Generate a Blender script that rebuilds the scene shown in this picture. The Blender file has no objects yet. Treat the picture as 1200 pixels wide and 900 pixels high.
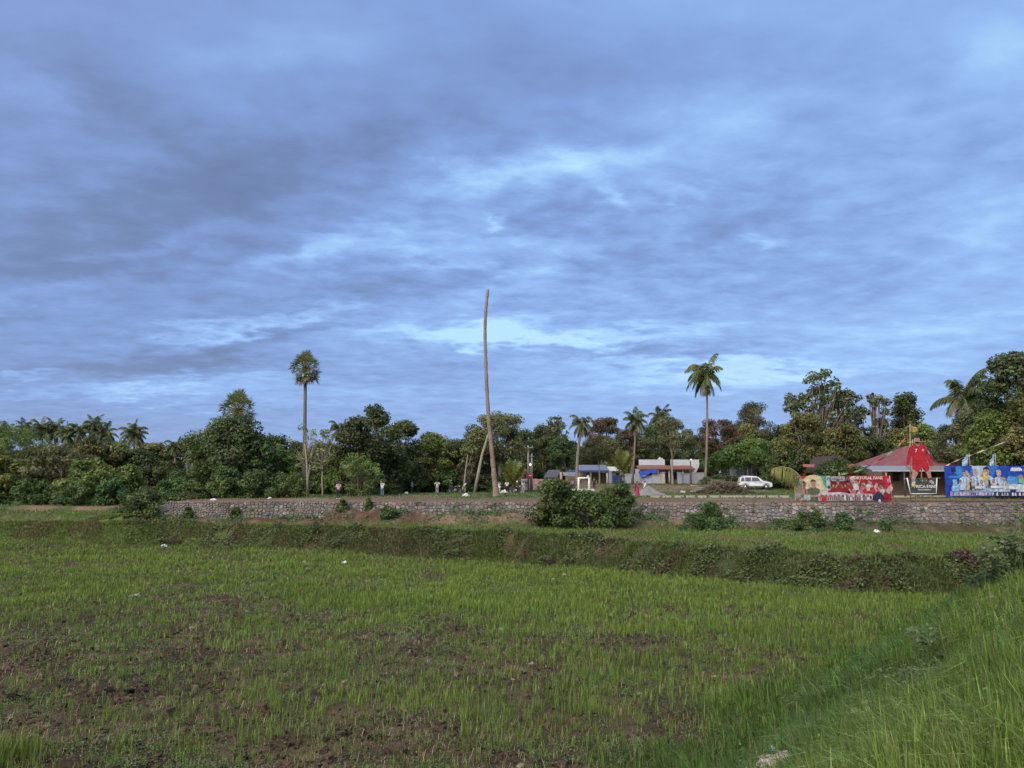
import bpy, math, random
import numpy as np
from mathutils import Vector, Matrix
R = math.radians
scene = bpy.context.scene
COL = scene.collection

# ------------------------------------------------------------------ camera
CAM_Z = 2.3
F = 900.0                       # focal length in photo pixels (1200 wide)
PITCH = math.atan(107 / F)
cd = bpy.data.cameras.new("camera")
cd.sensor_width = 36.0
cd.lens = 27.0
cd.clip_start = 0.05
cd.clip_end = 20000
cam = bpy.data.objects.new("camera", cd)
COL.objects.link(cam)
cam.location = (0, 0, CAM_Z)
cam.rotation_euler = (math.pi / 2 + PITCH, 0, 0)
scene.camera = cam
cp, sp = math.cos(PITCH), math.sin(PITCH)


def ray(X, Y):
    dx, dy = (X - 600) / F, (450 - Y) / F
    return np.array([dx, cp - sp * dy, sp + cp * dy])


def at(X, Y, depth):
    """point seen at photo pixel X, Y whose forward distance is depth"""
    r = ray(X, Y)
    return np.array([0, 0, CAM_Z]) + r * (depth / r[1])


def on(X, Y, z):
    r = ray(X, Y)
    return np.array([0, 0, CAM_Z]) + r * ((z - CAM_Z) / r[2])


# ------------------------------------------------------------------ sky, sun, exposure
SUN_EL, SUN_AZ = 38.0, 212.0     # azimuth clockwise from +Y: behind the camera, to its left
sun_dir = Vector((math.sin(R(SUN_AZ)) * math.cos(R(SUN_EL)), math.cos(R(SUN_AZ)) * math.cos(R(SUN_EL)), math.sin(R(SUN_EL))))
sl = bpy.data.lights.new("sun", 'SUN')
sl.energy = 1.25
sl.angle = R(35)
sl.color = (1.0, 0.95, 0.88)
so = bpy.data.objects.new("sun", sl)
COL.objects.link(so)
so.rotation_euler = sun_dir.to_track_quat('Z', 'Y').to_euler()
so.location = (-30, -40, 60)

vs = scene.view_settings
vs.view_transform = 'Standard'
vs.look = 'None'
vs.gamma = 1
vs.use_curve_mapping = False
vs.exposure = 0.85

world = bpy.data.worlds.new("World")
scene.world = world
world.use_nodes = True
wt = world.node_tree
wt.nodes.clear()


class NG:
    """tiny helper for wiring shader nodes"""
    def __init__(self, tree): self.t = tree
    def n(self, kind, **kw):
        nd = self.t.nodes.new(kind)
        for k, v in kw.items(): setattr(nd, k, v)
        return nd
    def put(self, sock, v):
        if hasattr(v, 'is_linked') or hasattr(v, 'links'): self.t.links.new(v, sock)
        else: sock.default_value = v
    def m(self, op, a, b=0.0, c=None, clamp=False):
        nd = self.n('ShaderNodeMath', operation=op); nd.use_clamp = clamp
        self.put(nd.inputs[0], a); self.put(nd.inputs[1], b)
        if c is not None: self.put(nd.inputs[2], c)
        return nd.outputs[0]
    def v(self, op, a, b=(0, 0, 0), out=0):
        nd = self.n('ShaderNodeVectorMath', operation=op)
        self.put(nd.inputs[0], a); self.put(nd.inputs[1], b)
        return nd.outputs[out]
    def mix(self, f, a, b, blend='MIX'):
        nd = self.n('ShaderNodeMix', data_type='RGBA', blend_type=blend)
        self.put(nd.inputs[0], f); self.put(nd.inputs[6], a); self.put(nd.inputs[7], b)
        return nd.outputs[2]
    def noise(self, vec, scale, detail=5, rough=0.55, dist=0.0, dims='3D'):
        nd = self.n('ShaderNodeTexNoise', noise_dimensions=dims)
        self.put(nd.inputs['Vector'], vec)
        nd.inputs['Scale'].default_value = scale; nd.inputs['Detail'].default_value = detail
        nd.inputs['Roughness'].default_value = rough; nd.inputs['Distortion'].default_value = dist
        return nd.outputs[0]
    def ramp(self, f, stops):
        nd = self.n('ShaderNodeValToRGB')
        el = nd.color_ramp.elements
        while len(el) < len(stops): el.new(0.5)
        for e, (p, c) in zip(el, stops):
            e.position = p; e.color = (*c, 1) if len(c) == 3 else c
        self.put(nd.inputs[0], f)
        return nd.outputs[0]
    def rng(self, v, a, b, c=0.0, d=1.0, kind='SMOOTHSTEP'):
        nd = self.n('ShaderNodeMapRange', interpolation_type=kind)
        self.put(nd.inputs[0], v)
        for i, x in enumerate((a, b, c, d)): nd.inputs[i + 1].default_value = x
        return nd.outputs[0]


def build_world():
    g = NG(wt)
    sky = g.n('ShaderNodeTexSky', sky_type='NISHITA')
    sky.sun_disc = False
    sky.sun_elevation = R(SUN_EL)
    sky.sun_rotation = R(SUN_AZ)
    sky.air_density = 1.0; sky.dust_density = 1.0; sky.ozone_density = 2.0
    tc = g.n('ShaderNodeTexCoord')
    d = g.v('NORMALIZE', tc.outputs['Generated'])
    sx = g.n('ShaderNodeSeparateXYZ'); g.put(sx.inputs[0], d)
    z = g.m('MAXIMUM', sx.outputs[2], 0.0)
    inv = g.m('DIVIDE', 1.0, g.m('ADD', z, 0.13))
    cx = g.n('ShaderNodeCombineXYZ')
    g.put(cx.inputs[0], g.m('MULTIPLY', sx.outputs[0], inv)); g.put(cx.inputs[1], g.m('MULTIPLY', sx.outputs[1], inv))
    p = cx.outputs[0]
    mp = g.n('ShaderNodeMapping'); g.put(mp.inputs[0], p)
    mp.inputs['Rotation'].default_value = (0, 0, R(-14)); mp.inputs['Scale'].default_value = (0.8, 1.0, 1)
    warp = mp.outputs[0]
    n_big = g.noise(warp, 0.9, 3, 0.5, 0.2)
    n_mid = g.noise(warp, 2.8, 6, 0.54, 0.2)
    n_fine = g.noise(warp, 8.5, 6, 0.58, 0.15)
    # where the openings and the heavy banks of cloud stand in the sky north of the field:
    # (bearing, height) of each, its breadth, depth and tilt; their edges are torn by noise
    yy = g.m('MAXIMUM', sx.outputs[1], 0.05)
    front = g.rng(sx.outputs[1], 0.0, 0.25)
    ae = g.n('ShaderNodeCombineXYZ'); g.put(ae.inputs[0], g.m('DIVIDE', sx.outputs[0], yy)); g.put(ae.inputs[1], g.m('DIVIDE', sx.outputs[2], yy))
    wn = g.n('ShaderNodeTexNoise'); g.put(wn.inputs['Vector'], warp); wn.inputs['Scale'].default_value = 3.2; wn.inputs['Detail'].default_value = 6; wn.inputs['Roughness'].default_value = .6
    sw = g.v('SUBTRACT', wn.outputs['Color'], (.5, .5, .5))
    sw = g.v('MULTIPLY', sw, (.22, .10, 0))
    wn2 = g.n('ShaderNodeTexNoise'); g.put(wn2.inputs['Vector'], warp); wn2.inputs['Scale'].default_value = 14; wn2.inputs['Detail'].default_value = 5
    sw2 = g.v('MULTIPLY', g.v('SUBTRACT', wn2.outputs['Color'], (.5, .5, .5)), (.06, .030, 0))
    ae = g.v('ADD', g.v('ADD', ae.outputs[0], sw), sw2)
    def blob(X, Y, wx, wy, ang, amp):
        r = ray(X, Y)
        m_ = g.n('ShaderNodeMapping', vector_type='TEXTURE'); g.put(m_.inputs[0], ae)
        m_.inputs['Location'].default_value = (r[0] / r[1], r[2] / r[1], 0); m_.inputs['Rotation'].default_value = (0, 0, R(ang)); m_.inputs['Scale'].default_value = (wx / F, wy / F, 1)
        q = g.v('DOT_PRODUCT', m_.outputs[0], m_.outputs[0], out=1)
        return g.m('MULTIPLY', g.m('EXPONENT', g.m('MULTIPLY', q, -1.0)), amp)
    tot = None
    for b in [(130, 270, 230, 70, 14, -.24), (330, 190, 180, 50, 10, -.20), (520, 130, 200, 60, 8, -.15), (140, 110, 170, 55, -35, -.16), (720, 60, 260, 50, 0, -.13), (870, 245, 110, 26, 2, -.08),
              (225, 415, 120, 15, 4, -.32), (330, 390, 70, 10, 6, -.2), (462, 401, 60, 8, 5, -.34), (110, 432, 100, 12, 0, -.14), (700, 412, 230, 8, 1, -.2), (600, 432, 160, 8, 0, -.16), (870, 420, 110, 7, 0, -.18), (1040, 440, 110, 8, 2, -.18),
              (430, 342, 110, 14, 10, -.16), (60, 470, 160, 40, 0, -.06), (270, 300, 120, 20, 8, -.08), (960, 330, 170, 30, 5, -.08), (1130, 170, 70, 18, 10, -.1), (640, 250, 60, 16, 10, -.1), (760, 300, 140, 22, 8, -.1),
              (400, 290, 110, 13, 10, .34), (490, 300, 60, 10, 0, .26), (340, 372, 100, 8, 4, .30), (250, 385, 70, 7, 5, .28), (510, 392, 130, 17, 5, .46), (610, 400, 100, 20, 0, .30), (560, 258, 22, 8, 0, .34), (570, 286, 70, 14, 0, .30),
              (625, 320, 80, 22, 18, .24), (655, 195, 90, 22, 8, .34), (560, 215, 60, 14, 15, .28), (705, 180, 70, 14, 10, .2), (170, 460, 130, 9, 2, .40), (260, 442, 110, 8, 0, .26), (20, 440, 40, 6, 0, .26), (700, 392, 190, 10, 3, .28), (720, 430, 230, 11, 0, .24),
              (870, 130, 110, 48, 30, .20), (1165, 60, 60, 70, 40, .24), (1165, 265, 55, 40, 20, .22), (722, 225, 24, 10, -40, .26), (800, 222, 26, 8, -30, .18), (895, 292, 18, 9, -10, .26), (900, 440, 230, 13, 2, .28), (1060, 395, 220, 20, 8, .16),
              (320, 60, 130, 36, 10, .12), (60, 110, 70, 24, -40, .12), (40, 352, 120, 10, 6, .14), (150, 297, 80, 9, 8, .14), (400, 470, 260, 14, 0, .16), (560, 350, 60, 14, 10, .14), (1050, 130, 40, 60, 60, .12)]:
        q = blob(*b[:5], b[5] * (.72 if b[5] < 0 else .9)); tot = q if tot is None else g.m('ADD', tot, q)
    c = g.m('MULTIPLY', tot, front)
    c = g.m('ADD', c, g.m('MULTIPLY', g.m('SUBTRACT', n_big, 0.5), 0.24))
    c = g.m('ADD', c, g.m('MULTIPLY', g.m('SUBTRACT', n_mid, 0.5), 0.29))
    ripple = blob(700, 265, 330, 150, 5, .34)
    c = g.m('ADD', c, g.m('MULTIPLY', g.m('SUBTRACT', n_fine, 0.5), ripple))
    c = g.m('ADD', c, g.m('MULTIPLY', g.m('SUBTRACT', n_fine, 0.5), g.rng(z, 0.62, 0.26, 0.10, 0.46)))
    c = g.m('ADD', c, g.rng(sx.outputs[0], -.6, .5, .41, .635, 'LINEAR'))
    K = SKY_K
    cloud = g.ramp(c, [(0.0, (.112, .158, .305)), (0.27, (.150, .222, .430)), (0.50, (.210, .334, .670)), (0.72, (.290, .485, .860)), (1.0, (.46, .73, .96))])
    # air towards the horizon is paler and less blue
    hz = g.rng(z, 0.0, 0.16, 1.0, 0.0)
    cloud = g.mix(g.m('MULTIPLY', hz, 0.35), cloud, (.27, .40, .72, 1))
    # warm sky glow added round the sun, behind the camera, to light the ground
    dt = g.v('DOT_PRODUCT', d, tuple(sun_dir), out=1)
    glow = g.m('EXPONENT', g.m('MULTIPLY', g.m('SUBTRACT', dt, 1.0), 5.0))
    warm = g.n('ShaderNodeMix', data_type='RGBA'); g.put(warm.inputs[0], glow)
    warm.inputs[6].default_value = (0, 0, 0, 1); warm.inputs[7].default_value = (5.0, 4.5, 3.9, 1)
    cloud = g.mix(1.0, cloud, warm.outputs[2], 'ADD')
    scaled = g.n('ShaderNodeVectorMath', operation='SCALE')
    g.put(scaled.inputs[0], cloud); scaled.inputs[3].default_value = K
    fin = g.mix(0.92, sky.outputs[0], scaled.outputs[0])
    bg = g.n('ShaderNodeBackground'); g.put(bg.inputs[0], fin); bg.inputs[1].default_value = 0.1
    out = g.n('ShaderNodeOutputWorld'); wt.links.new(bg.outputs[0], out.inputs[0])


SKY_K = 6.0
build_world()


# ------------------------------------------------------------------ helpers
def tag(o, label=None, cat=None, group=None, kind=None):
    if label: o["label"] = label
    if cat: o["category"] = cat
    if group: o["group"] = group
    if kind: o["kind"] = kind
    return o


def empty(name, loc=(0, 0, 0), rz=0.0, parent=None):
    o = bpy.data.objects.new(name, None)
    COL.objects.link(o)
    o.location = tuple(float(q) for q in loc)
    o.rotation_euler = (0, 0, rz)
    o.empty_display_size = 0.2
    if parent: o.parent = parent
    return o


def link(name, me, parent=None):
    o = bpy.data.objects.new(name, me)
    COL.objects.link(o)
    if parent: o.parent = parent
    return o


def np_mesh(name, V, faces, mats, tint=None, fmat=None, smooth=False):
    """V (N,3); faces: list of int arrays (M,k); tint (N,3) linear colours"""
    me = bpy.data.meshes.new(name)
    V = np.asarray(V, dtype=np.float32)
    me.vertices.add(len(V)); me.vertices.foreach_set('co', V.ravel())
    loops = np.concatenate([np.asarray(f).ravel() for f in faces]).astype(np.int32)
    sizes = np.concatenate([np.full(len(f), np.asarray(f).shape[1], dtype=np.int32) for f in faces])
    starts = np.concatenate([[0], np.cumsum(sizes)[:-1]]).astype(np.int32)
    me.loops.add(len(loops)); me.loops.foreach_set('vertex_index', loops)
    me.polygons.add(len(sizes)); me.polygons.foreach_set('loop_start', starts)
    me.polygons.foreach_set('loop_total', sizes)
    if fmat is not None: me.polygons.foreach_set('material_index', np.asarray(fmat, dtype=np.int32))
    me.polygons.foreach_set('use_smooth', np.full(len(sizes), bool(smooth)))
    for m in (mats if isinstance(mats, (list, tuple)) else [mats]): me.materials.append(m)
    if tint is not None:
        at_ = me.color_attributes.new('tint', 'FLOAT_COLOR', 'POINT')
        c4 = np.ones((len(V), 4), dtype=np.float32); c4[:, :3] = tint
        at_.data.foreach_set('color', c4.ravel())
    me.update(calc_edges=True)
    return me


def hash2(ix, iy, seed):
    h = (ix.astype(np.int64) * 374761393 + iy.astype(np.int64) * 668265263 + seed * 974711) & 0x7fffffff
    h = ((h ^ (h >> 13)) * 1274126177) & 0x7fffffff
    h = h ^ (h >> 16)
    return (h & 0xffffff) / float(0xffffff)


def vnoise(x, y, seed=0):
    ix, iy = np.floor(x), np.floor(y)
    fx, fy = x - ix, y - iy
    fx = fx * fx * (3 - 2 * fx); fy = fy * fy * (3 - 2 * fy)
    a = hash2(ix, iy, seed); b = hash2(ix + 1, iy, seed); c = hash2(ix, iy + 1, seed); d = hash2(ix + 1, iy + 1, seed)
    return (a * (1 - fx) + b * fx) * (1 - fy) + (c * (1 - fx) + d * fx) * fy


def fbm(x, y, scale, octv=4, seed=0, gain=0.5):
    s, amp, tot = 0.0, 1.0, 0.0
    x = np.asarray(x, float) / scale; y = np.asarray(y, float) / scale
    for i in range(octv):
        s = s + amp * vnoise(x + 17.3 * i, y - 9.1 * i, seed + i); tot += amp
        amp *= gain; x = x * 2.03; y = y * 2.03
    return s / tot


def sstep(a, b, x):
    t = np.clip((x - a) / (b - a), 0, 1)
    return t * t * (3 - 2 * t)


class MB:
    """collects simple solids into ONE mesh"""
    def __init__(self): self.v = []; self.f = []; self.m = []; self.sm = []
    def add(self, V, Fs, mat=0, smooth=False):
        o = len(self.v)
        self.v += [tuple(float(q) for q in p) for p in V]
        for f in Fs:
            self.f.append([i + o for i in f]); self.m.append(mat); self.sm.append(smooth)
        return self
    def box(self, c, s, mat=0, rz=0.0, taper=(1, 1), bev=0.0):
        x, y, z = s[0] / 2, s[1] / 2, s[2] / 2
        ca, sa = math.cos(rz), math.sin(rz)
        P = []
        for k, (tx) in ((-1, 1.0), (1, None)):
            for (a, b) in ((-1, -1), (1, -1), (1, 1), (-1, 1)):
                fx, fy = (1, 1) if k < 0 else taper
                px, py = a * x * fx, b * y * fy
                P.append((c[0] + px * ca - py * sa, c[1] + px * sa + py * ca, c[2] + k * z))
        return self.add(P, [(3, 2, 1, 0), (4, 5, 6, 7), (0, 1, 5, 4), (1, 2, 6, 5), (2, 3, 7, 6), (3, 0, 4, 7)], mat)
    def tube(self, path, radii, n=8, mat=0, cap=True, smooth=True):
        V, Fs = tube_geo(path, radii, n, cap)
        return self.add(V, Fs, mat, smooth)
    def prism(self, pts, y0, y1, mat=0):
        """polygon pts (x, z) extruded along y"""
        n = len(pts)
        V = [(p[0], y0, p[1]) for p in pts] + [(p[0], y1, p[1]) for p in pts]
        Fs = [tuple(range(n)), tuple(range(2 * n - 1, n - 1, -1))] + [(i, n + i, n + (i + 1) % n, (i + 1) % n) for i in range(n)]
        return self.add(V, Fs, mat)
    def ell(self, c, r, mat=0, nu=10, nv=6):
        V = [(c[0], c[1], c[2] - r[2])]
        for j in range(1, nv):
            ph = -math.pi / 2 + math.pi * j / nv
            for i in range(nu):
                a = 2 * math.pi * i / nu
                V.append((c[0] + r[0] * math.cos(ph) * math.cos(a), c[1] + r[1] * math.cos(ph) * math.sin(a), c[2] + r[2] * math.sin(ph)))
        V.append((c[0], c[1], c[2] + r[2]))
        Fs = [(0, 1 + (i + 1) % nu, 1 + i) for i in range(nu)]
        for j in range(nv - 2):
            for i in range(nu):
                a = 1 + j * nu
                Fs.append((a + i, a + (i + 1) % nu, a + nu + (i + 1) % nu, a + nu + i))
        a = 1 + (nv - 2) * nu
        Fs += [(a + i, a + (i + 1) % nu, len(V) - 1) for i in range(nu)]
        return self.add(V, Fs, mat, True)
    def torus(self, c, R_, r_, axis='y', mat=0, nu=20, nv=8):
        V = []
        for i in range(nu):
            a = 2 * math.pi * i / nu
            for j in range(nv):
                b = 2 * math.pi * j / nv
                q = R_ + r_ * math.cos(b)
                if axis == 'y': V.append((c[0] + q * math.cos(a), c[1] + r_ * math.sin(b), c[2] + q * math.sin(a)))
                else: V.append((c[0] + r_ * math.sin(b), c[1] + q * math.cos(a), c[2] + q * math.sin(a)))
        Fs = [(i * nv + j, ((i + 1) % nu) * nv + j, ((i + 1) % nu) * nv + (j + 1) % nv, i * nv + (j + 1) % nv) for i in range(nu) for j in range(nv)]
        return self.add(V, Fs, mat, True)
    def mesh(self, name, mats):
        me = bpy.data.meshes.new(name)
        me.from_pydata(self.v, [], self.f)
        for m in (mats if isinstance(mats, (list, tuple)) else [mats]): me.materials.append(m)
        me.polygons.foreach_set('material_index', self.m)
        me.polygons.foreach_set('use_smooth', self.sm)
        me.update()
        return me
    def obj(self, name, mats, parent=None, loc=None):
        o = link(name, self.mesh(name, mats), parent)
        if loc is not None: o.location = tuple(float(q) for q in loc)
        return o


def tube_geo(path, radii, n=8, cap=True):
    P = [np.array(p, float) for p in path]
    if not hasattr(radii, '__len__'): radii = [radii] * len(P)
    V, Fs = [], []
    ref = np.array([0.31, 0.95, 0.05])
    for i, p in enumerate(P):
        t = P[min(i + 1, len(P) - 1)] - P[max(i - 1, 0)]
        t = t / (np.linalg.norm(t) + 1e-9)
        a = np.cross(t, ref); la = np.linalg.norm(a)
        if la < 0.1: a = np.cross(t, np.array([1.0, 0, 0])); la = np.linalg.norm(a)
        a = a / la; b = np.cross(t, a)
        for k in range(n):
            th = 2 * math.pi * k / n
            V.append(tuple(p + radii[i] * (math.cos(th) * a + math.sin(th) * b)))
    for i in range(len(P) - 1):
        for k in range(n):
            Fs.append((i * n + k, i * n + (k + 1) % n, (i + 1) * n + (k + 1) % n, (i + 1) * n + k))
    if cap:
        Fs.append(tuple(range(n - 1, -1, -1))); Fs.append(tuple(range((len(P) - 1) * n, len(P) * n)))
    return V, Fs


# ------------------------------------------------------------------ materials
MATS = {}


def mat(name, color, rough=0.75, spec=0.3, metal=0.0, var=0.25, scale=6.0, bump=0.0, bscale=30.0, coat=0.0):
    """plain surface with a little procedural unevenness in colour"""
    if name in MATS: return MATS[name]
    m = bpy.data.materials.new(name); m.use_nodes = True
    t = m.node_tree; g = NG(t); bs = t.nodes['Principled BSDF']
    tc = g.n('ShaderNodeTexCoord')
    n1 = g.noise(tc.outputs['Object'], scale, 6, 0.6)
    f = g.rng(n1, 0.25, 0.75, 1 - var, 1 + var, 'LINEAR')
    sc = g.n('ShaderNodeVectorMath', operation='SCALE'); sc.inputs[0].default_value = color[:3]; g.put(sc.inputs[3], f)
    g.put(bs.inputs['Base Color'], sc.outputs[0])
    bs.inputs['Roughness'].default_value = rough; bs.inputs['Specular IOR Level'].default_value = spec
    bs.inputs['Metallic'].default_value = metal
    if coat: bs.inputs['Coat Weight'].default_value = coat
    if bump:
        bn = g.n('ShaderNodeBump'); bn.inputs['Strength'].default_value = bump; bn.inputs['Distance'].default_value = 0.05
        g.put(bn.inputs['Height'], g.noise(tc.outputs['Object'], bscale, 5, 0.6)); g.put(bs.inputs['Normal'], bn.outputs[0])
    MATS[name] = m
    return m


def leaf_mat(name, rough=0.55, trans=0.3, spec=0.25, gain=1.0, hue=0.03):
    """foliage: colour per leaf from the mesh's tint, thin-leaf translucency, small shift per plant"""
    if name in MATS: return MATS[name]
    m = bpy.data.materials.new(name); m.use_nodes = True
    t = m.node_tree; g = NG(t); bs = t.nodes['Principled BSDF']; out = t.nodes['Material Output']
    a = g.n('ShaderNodeAttribute', attribute_name='tint')
    oi = g.n('ShaderNodeObjectInfo')
    hs = g.n('ShaderNodeHueSaturation')
    hs.inputs['Saturation'].default_value = 1.0
    g.put(hs.inputs['Hue'], g.rng(oi.outputs['Random'], 0, 1, 0.5 - hue, 0.5 + hue, 'LINEAR'))
    g.put(hs.inputs['Value'], g.rng(oi.outputs['Random'], 0, 1, gain * 0.85, gain * 1.15, 'LINEAR'))
    g.put(hs.inputs['Color'], a.outputs['Color'])
    g.put(bs.inputs['Base Color'], hs.outputs[0])
    bs.inputs['Roughness'].default_value = rough; bs.inputs['Specular IOR Level'].default_value = spec
    tr = g.n('ShaderNodeBsdfTranslucent')
    g.put(tr.inputs[0], g.mix(1.0, hs.outputs[0], (1.25, 1.2, .6, 1), 'MULTIPLY'))
    mx = g.n('ShaderNodeMixShader'); mx.inputs[0].default_value = trans
    t.links.new(bs.outputs[0], mx.inputs[1]); t.links.new(tr.outputs[0], mx.inputs[2]); t.links.new(mx.outputs[0], out.inputs[0])
    MATS[name] = m
    return m


def tint_mat(name, rough=0.95, spec=0.15, bump=0.6, bscale=14.0, var=0.35, vscale=9.0):
    """ground and stone: colour from the mesh's tint, broken up by noise"""
    if name in MATS: return MATS[name]
    m = bpy.data.materials.new(name); m.use_nodes = True
    t = m.node_tree; g = NG(t); bs = t.nodes['Principled BSDF']
    a = g.n('ShaderNodeAttribute', attribute_name='tint')
    tc = g.n('ShaderNodeTexCoord')
    n1 = g.noise(tc.outputs['Object'], vscale, 7, 0.65); n2 = g.noise(tc.outputs['Object'], vscale * 0.13, 5, 0.6)
    f = g.m('MULTIPLY', g.rng(n1, 0.25, 0.75, 1 - var, 1 + var, 'LINEAR'), g.rng(n2, 0.3, 0.7, 0.85, 1.15, 'LINEAR'))
    sc = g.n('ShaderNodeVectorMath', operation='SCALE'); g.put(sc.inputs[0], a.outputs['Color']); g.put(sc.inputs[3], f)
    g.put(bs.inputs['Base Color'], sc.outputs[0])
    bs.inputs['Roughness'].default_value = rough; bs.inputs['Specular IOR Level'].default_value = spec
    bn = g.n('ShaderNodeBump'); bn.inputs['Strength'].default_value = bump; bn.inputs['Distance'].default_value = 0.06
    g.put(bn.inputs['Height'], g.noise(tc.outputs['Object'], bscale, 7, 0.65)); g.put(bs.inputs['Normal'], bn.outputs[0])
    MATS[name] = m
    return m


# ------------------------------------------------------------------ lie of the land
WALL_A, WALL_B = np.array([-30.9, 69.0]), np.array([62.0, 63.6])


def wall_y(x): return WALL_A[1] + (np.asarray(x, float) - WALL_A[0]) * (WALL_B[1] - WALL_A[1]) / (WALL_B[0] - WALL_A[0])


def terr_z(x): return np.clip(-1.7 - (np.asarray(x, float) + 30) * 0.0089, -2.5, -1.55)
def base_z(x): return np.clip(-1.38 - (np.asarray(x, float) + 31) * 0.0050, -1.9, -1.38)


def _solve():
    tops = [(-250, 613), (-150, 612), (0, 612), (200, 611), (300, 616), (400, 620), (500, 622), (600, 625), (700, 632), (800, 640), (900, 648), (1000, 655), (1100, 656), (1250, 656)]
    bots = [(-250, 632), (-150, 632), (0, 632), (200, 640), (300, 644), (400, 646), (500, 655), (600, 661), (700, 668), (800, 678), (900, 687), (1000, 696), (1100, 700), (1250, 700)]
    T, B = [], []
    for (X, Y), (X2, Y2) in zip(tops, bots):
        x = 0.0
        for _ in range(12):
            p = on(X, Y, float(terr_z(x))); x = p[0]
        T.append(p)
        q = at(X2, Y2, p[1] - 1.9)
        B.append(q)
    return np.array(T), np.array(B)


BT, BB = _solve()
def bank_top(x): return np.interp(x, BT[:, 0], BT[:, 1])
def bank_bot(x): return np.interp(x, BB[:, 0], BB[:, 1])
def bank_bz(x): return np.interp(x, BB[:, 0], BB[:, 2])


def emb_s(x, y): return 0.8 * x - 0.6 * y


def emb_z(x, y):
    s = emb_s(x, y)
    s = s + (fbm(x, y, 2.6, 3, 301) - .5) * 1.3 * sstep(0.2, -2.5, s)
    slope = 0.66 + 0.012 * np.clip(y - 12, 0, 30)
    q = -0.6 - s
    soft = np.where(q > 0, np.sqrt(q * q + 0.5) - 0.7 + 0.0, 0) + np.where(q > 0, 0, 0)
    soft = 0.5 * (q + np.sqrt(q * q + 0.6))
    return 0.66 - slope * soft - sstep(36, 52, y) * 3.2


def land(x, y, fine=True):
    """height of the ground at x, y"""
    x = np.asarray(x, float); y = np.asarray(y, float)
    yb, yt, yw = bank_bot(x), bank_top(x), wall_y(x)
    yt = yt + (fbm(x, x * 0, 3.2, 4, 351) - .5) * 1.7; yb = yb + (fbm(x, x * 0, 2.1, 3, 353) - .5) * .9
    yt = np.maximum(yt, yb + .7)
    zb, zt, zw = bank_bz(x), terr_z(x), base_z(x)
    near = -2.2
    tf = np.clip((y - 12) / np.maximum(yb - 12, 1), -0.4, 1)
    zf = near + (zb - near) * tf
    z = zf
    tb = np.clip((y - yb) / (yt - yb), 0, 1)
    z = np.where(y > yb, zb + (zt - zb) * sstep(0.0, 0.9, tb), z)
    z = np.where(y > yt, zt, z)
    apron = zt + (zw - zt) * sstep(yw - 2.6, yw - 0.3, y)
    z = np.where(y > yt, np.maximum(z, apron), z)
    # soil that slid down where the wall is broken, and mounds beside it
    px = x / np.maximum(y, 1) * F + 600
    slip = sstep(372, 400, px) * sstep(512, 470, px) * 0.95 + sstep(470, 510, px) * sstep(612, 580, px) * 0.45
    slip = slip * .85 * (0.55 + 0.9 * fbm(x, y, 1.3, 4, 5))
    z = z + np.where((y > yw - 3.2) & (y < yw + 0.3), slip * sstep(yw - 3.2, yw - 0.4, y), 0)
    def mound(X, dep, rx, h): 
        cx = (X - 600) / F * dep
        return h * np.exp(-((x - cx) / rx) ** 2 - ((y - dep) / (rx * 0.8)) ** 2)
    z = z + np.where(y < yw + 0.3, mound(604, 65.6, 1.7, 0.85) + mound(735, 65.0, 1.9, 0.6) + mound(790, 64.6, 2.2, 0.35) + mound(1010, 64, 5, 0.2) + mound(540, 66, 2.0, .3), 0)
    # upper ground behind the wall; left of the wall it rises in two small steps
    up = 0.03 * (fbm(x, y, 6, 3, 3) - 0.5) + 1.0 * sstep(97, 125, y) * sstep(625, 680, px)
    z = np.where(y > yw + 0.3, up, z)
    leftz = zt + (0.55 + 0.0 * x) * sstep(66.5, 67.6, y + 0.6 * np.sin(x * 0.5)) + 0.35 * sstep(73, 74, y + 0.8 * np.sin(x * 0.31)) + 0.75 * sstep(78, 96, y)
    w = sstep(-30.2, -31.6, x - 0.2 * np.sin(y))
    z = np.where(y > yt, z * (1 - w) + leftz * w, z)
    ez = emb_z(x, y)
    h = np.clip(0.5 + (ez - z) / 0.9, 0, 1)
    z = np.where(y < 60, z * (1 - h) + ez * h + 0.9 * 0.5 * h * (1 - h), z)
    if fine:
        yy = np.maximum(y, 1)
        clod = (fbm(x, y, 0.42, 5, 21, 0.68) - 0.5) * 0.20 * sstep(60, 20, yy) + (fbm(x, y, 2.2, 3, 27) - 0.5) * 0.16
        infield = (y < yb) & (ez < zf - 0.2)
        z = z + np.where(infield, clod, (fbm(x, y, 0.9, 3, 31) - 0.5) * 0.12 * (y < yw - 0.1))
        onb = (y > yb) & (y < yt)
        z = z + np.where(onb, (fbm(x, y, 0.9, 4, 77) - 0.5) * 0.5 * np.sin(np.pi * np.clip(tb, 0, 1)), 0)
    return z


def density(x, y):
    """how thickly the rice stands (0 bare soil .. 1)"""
    px = x / y * F + 600
    py = 557 + (CAM_Z + 2.6) * F / y
    n = fbm(x, y, 2.4, 4, 41, 0.6)
    n2 = fbm(x, y, 0.8, 3, 47)
    b = 0.32 + 0.33 * sstep(250, 900, px) - 0.20 * sstep(300, 0, px) * sstep(22, 14, y) + 0.20 * sstep(22, 34, y)
    b = b - 0.12 * sstep(700, 1000, px) * sstep(16, 12, y)
    return np.clip((n - 0.5) * 1.9 + (n2 - 0.5) * 0.9 + b + .05, 0, 1)


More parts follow.
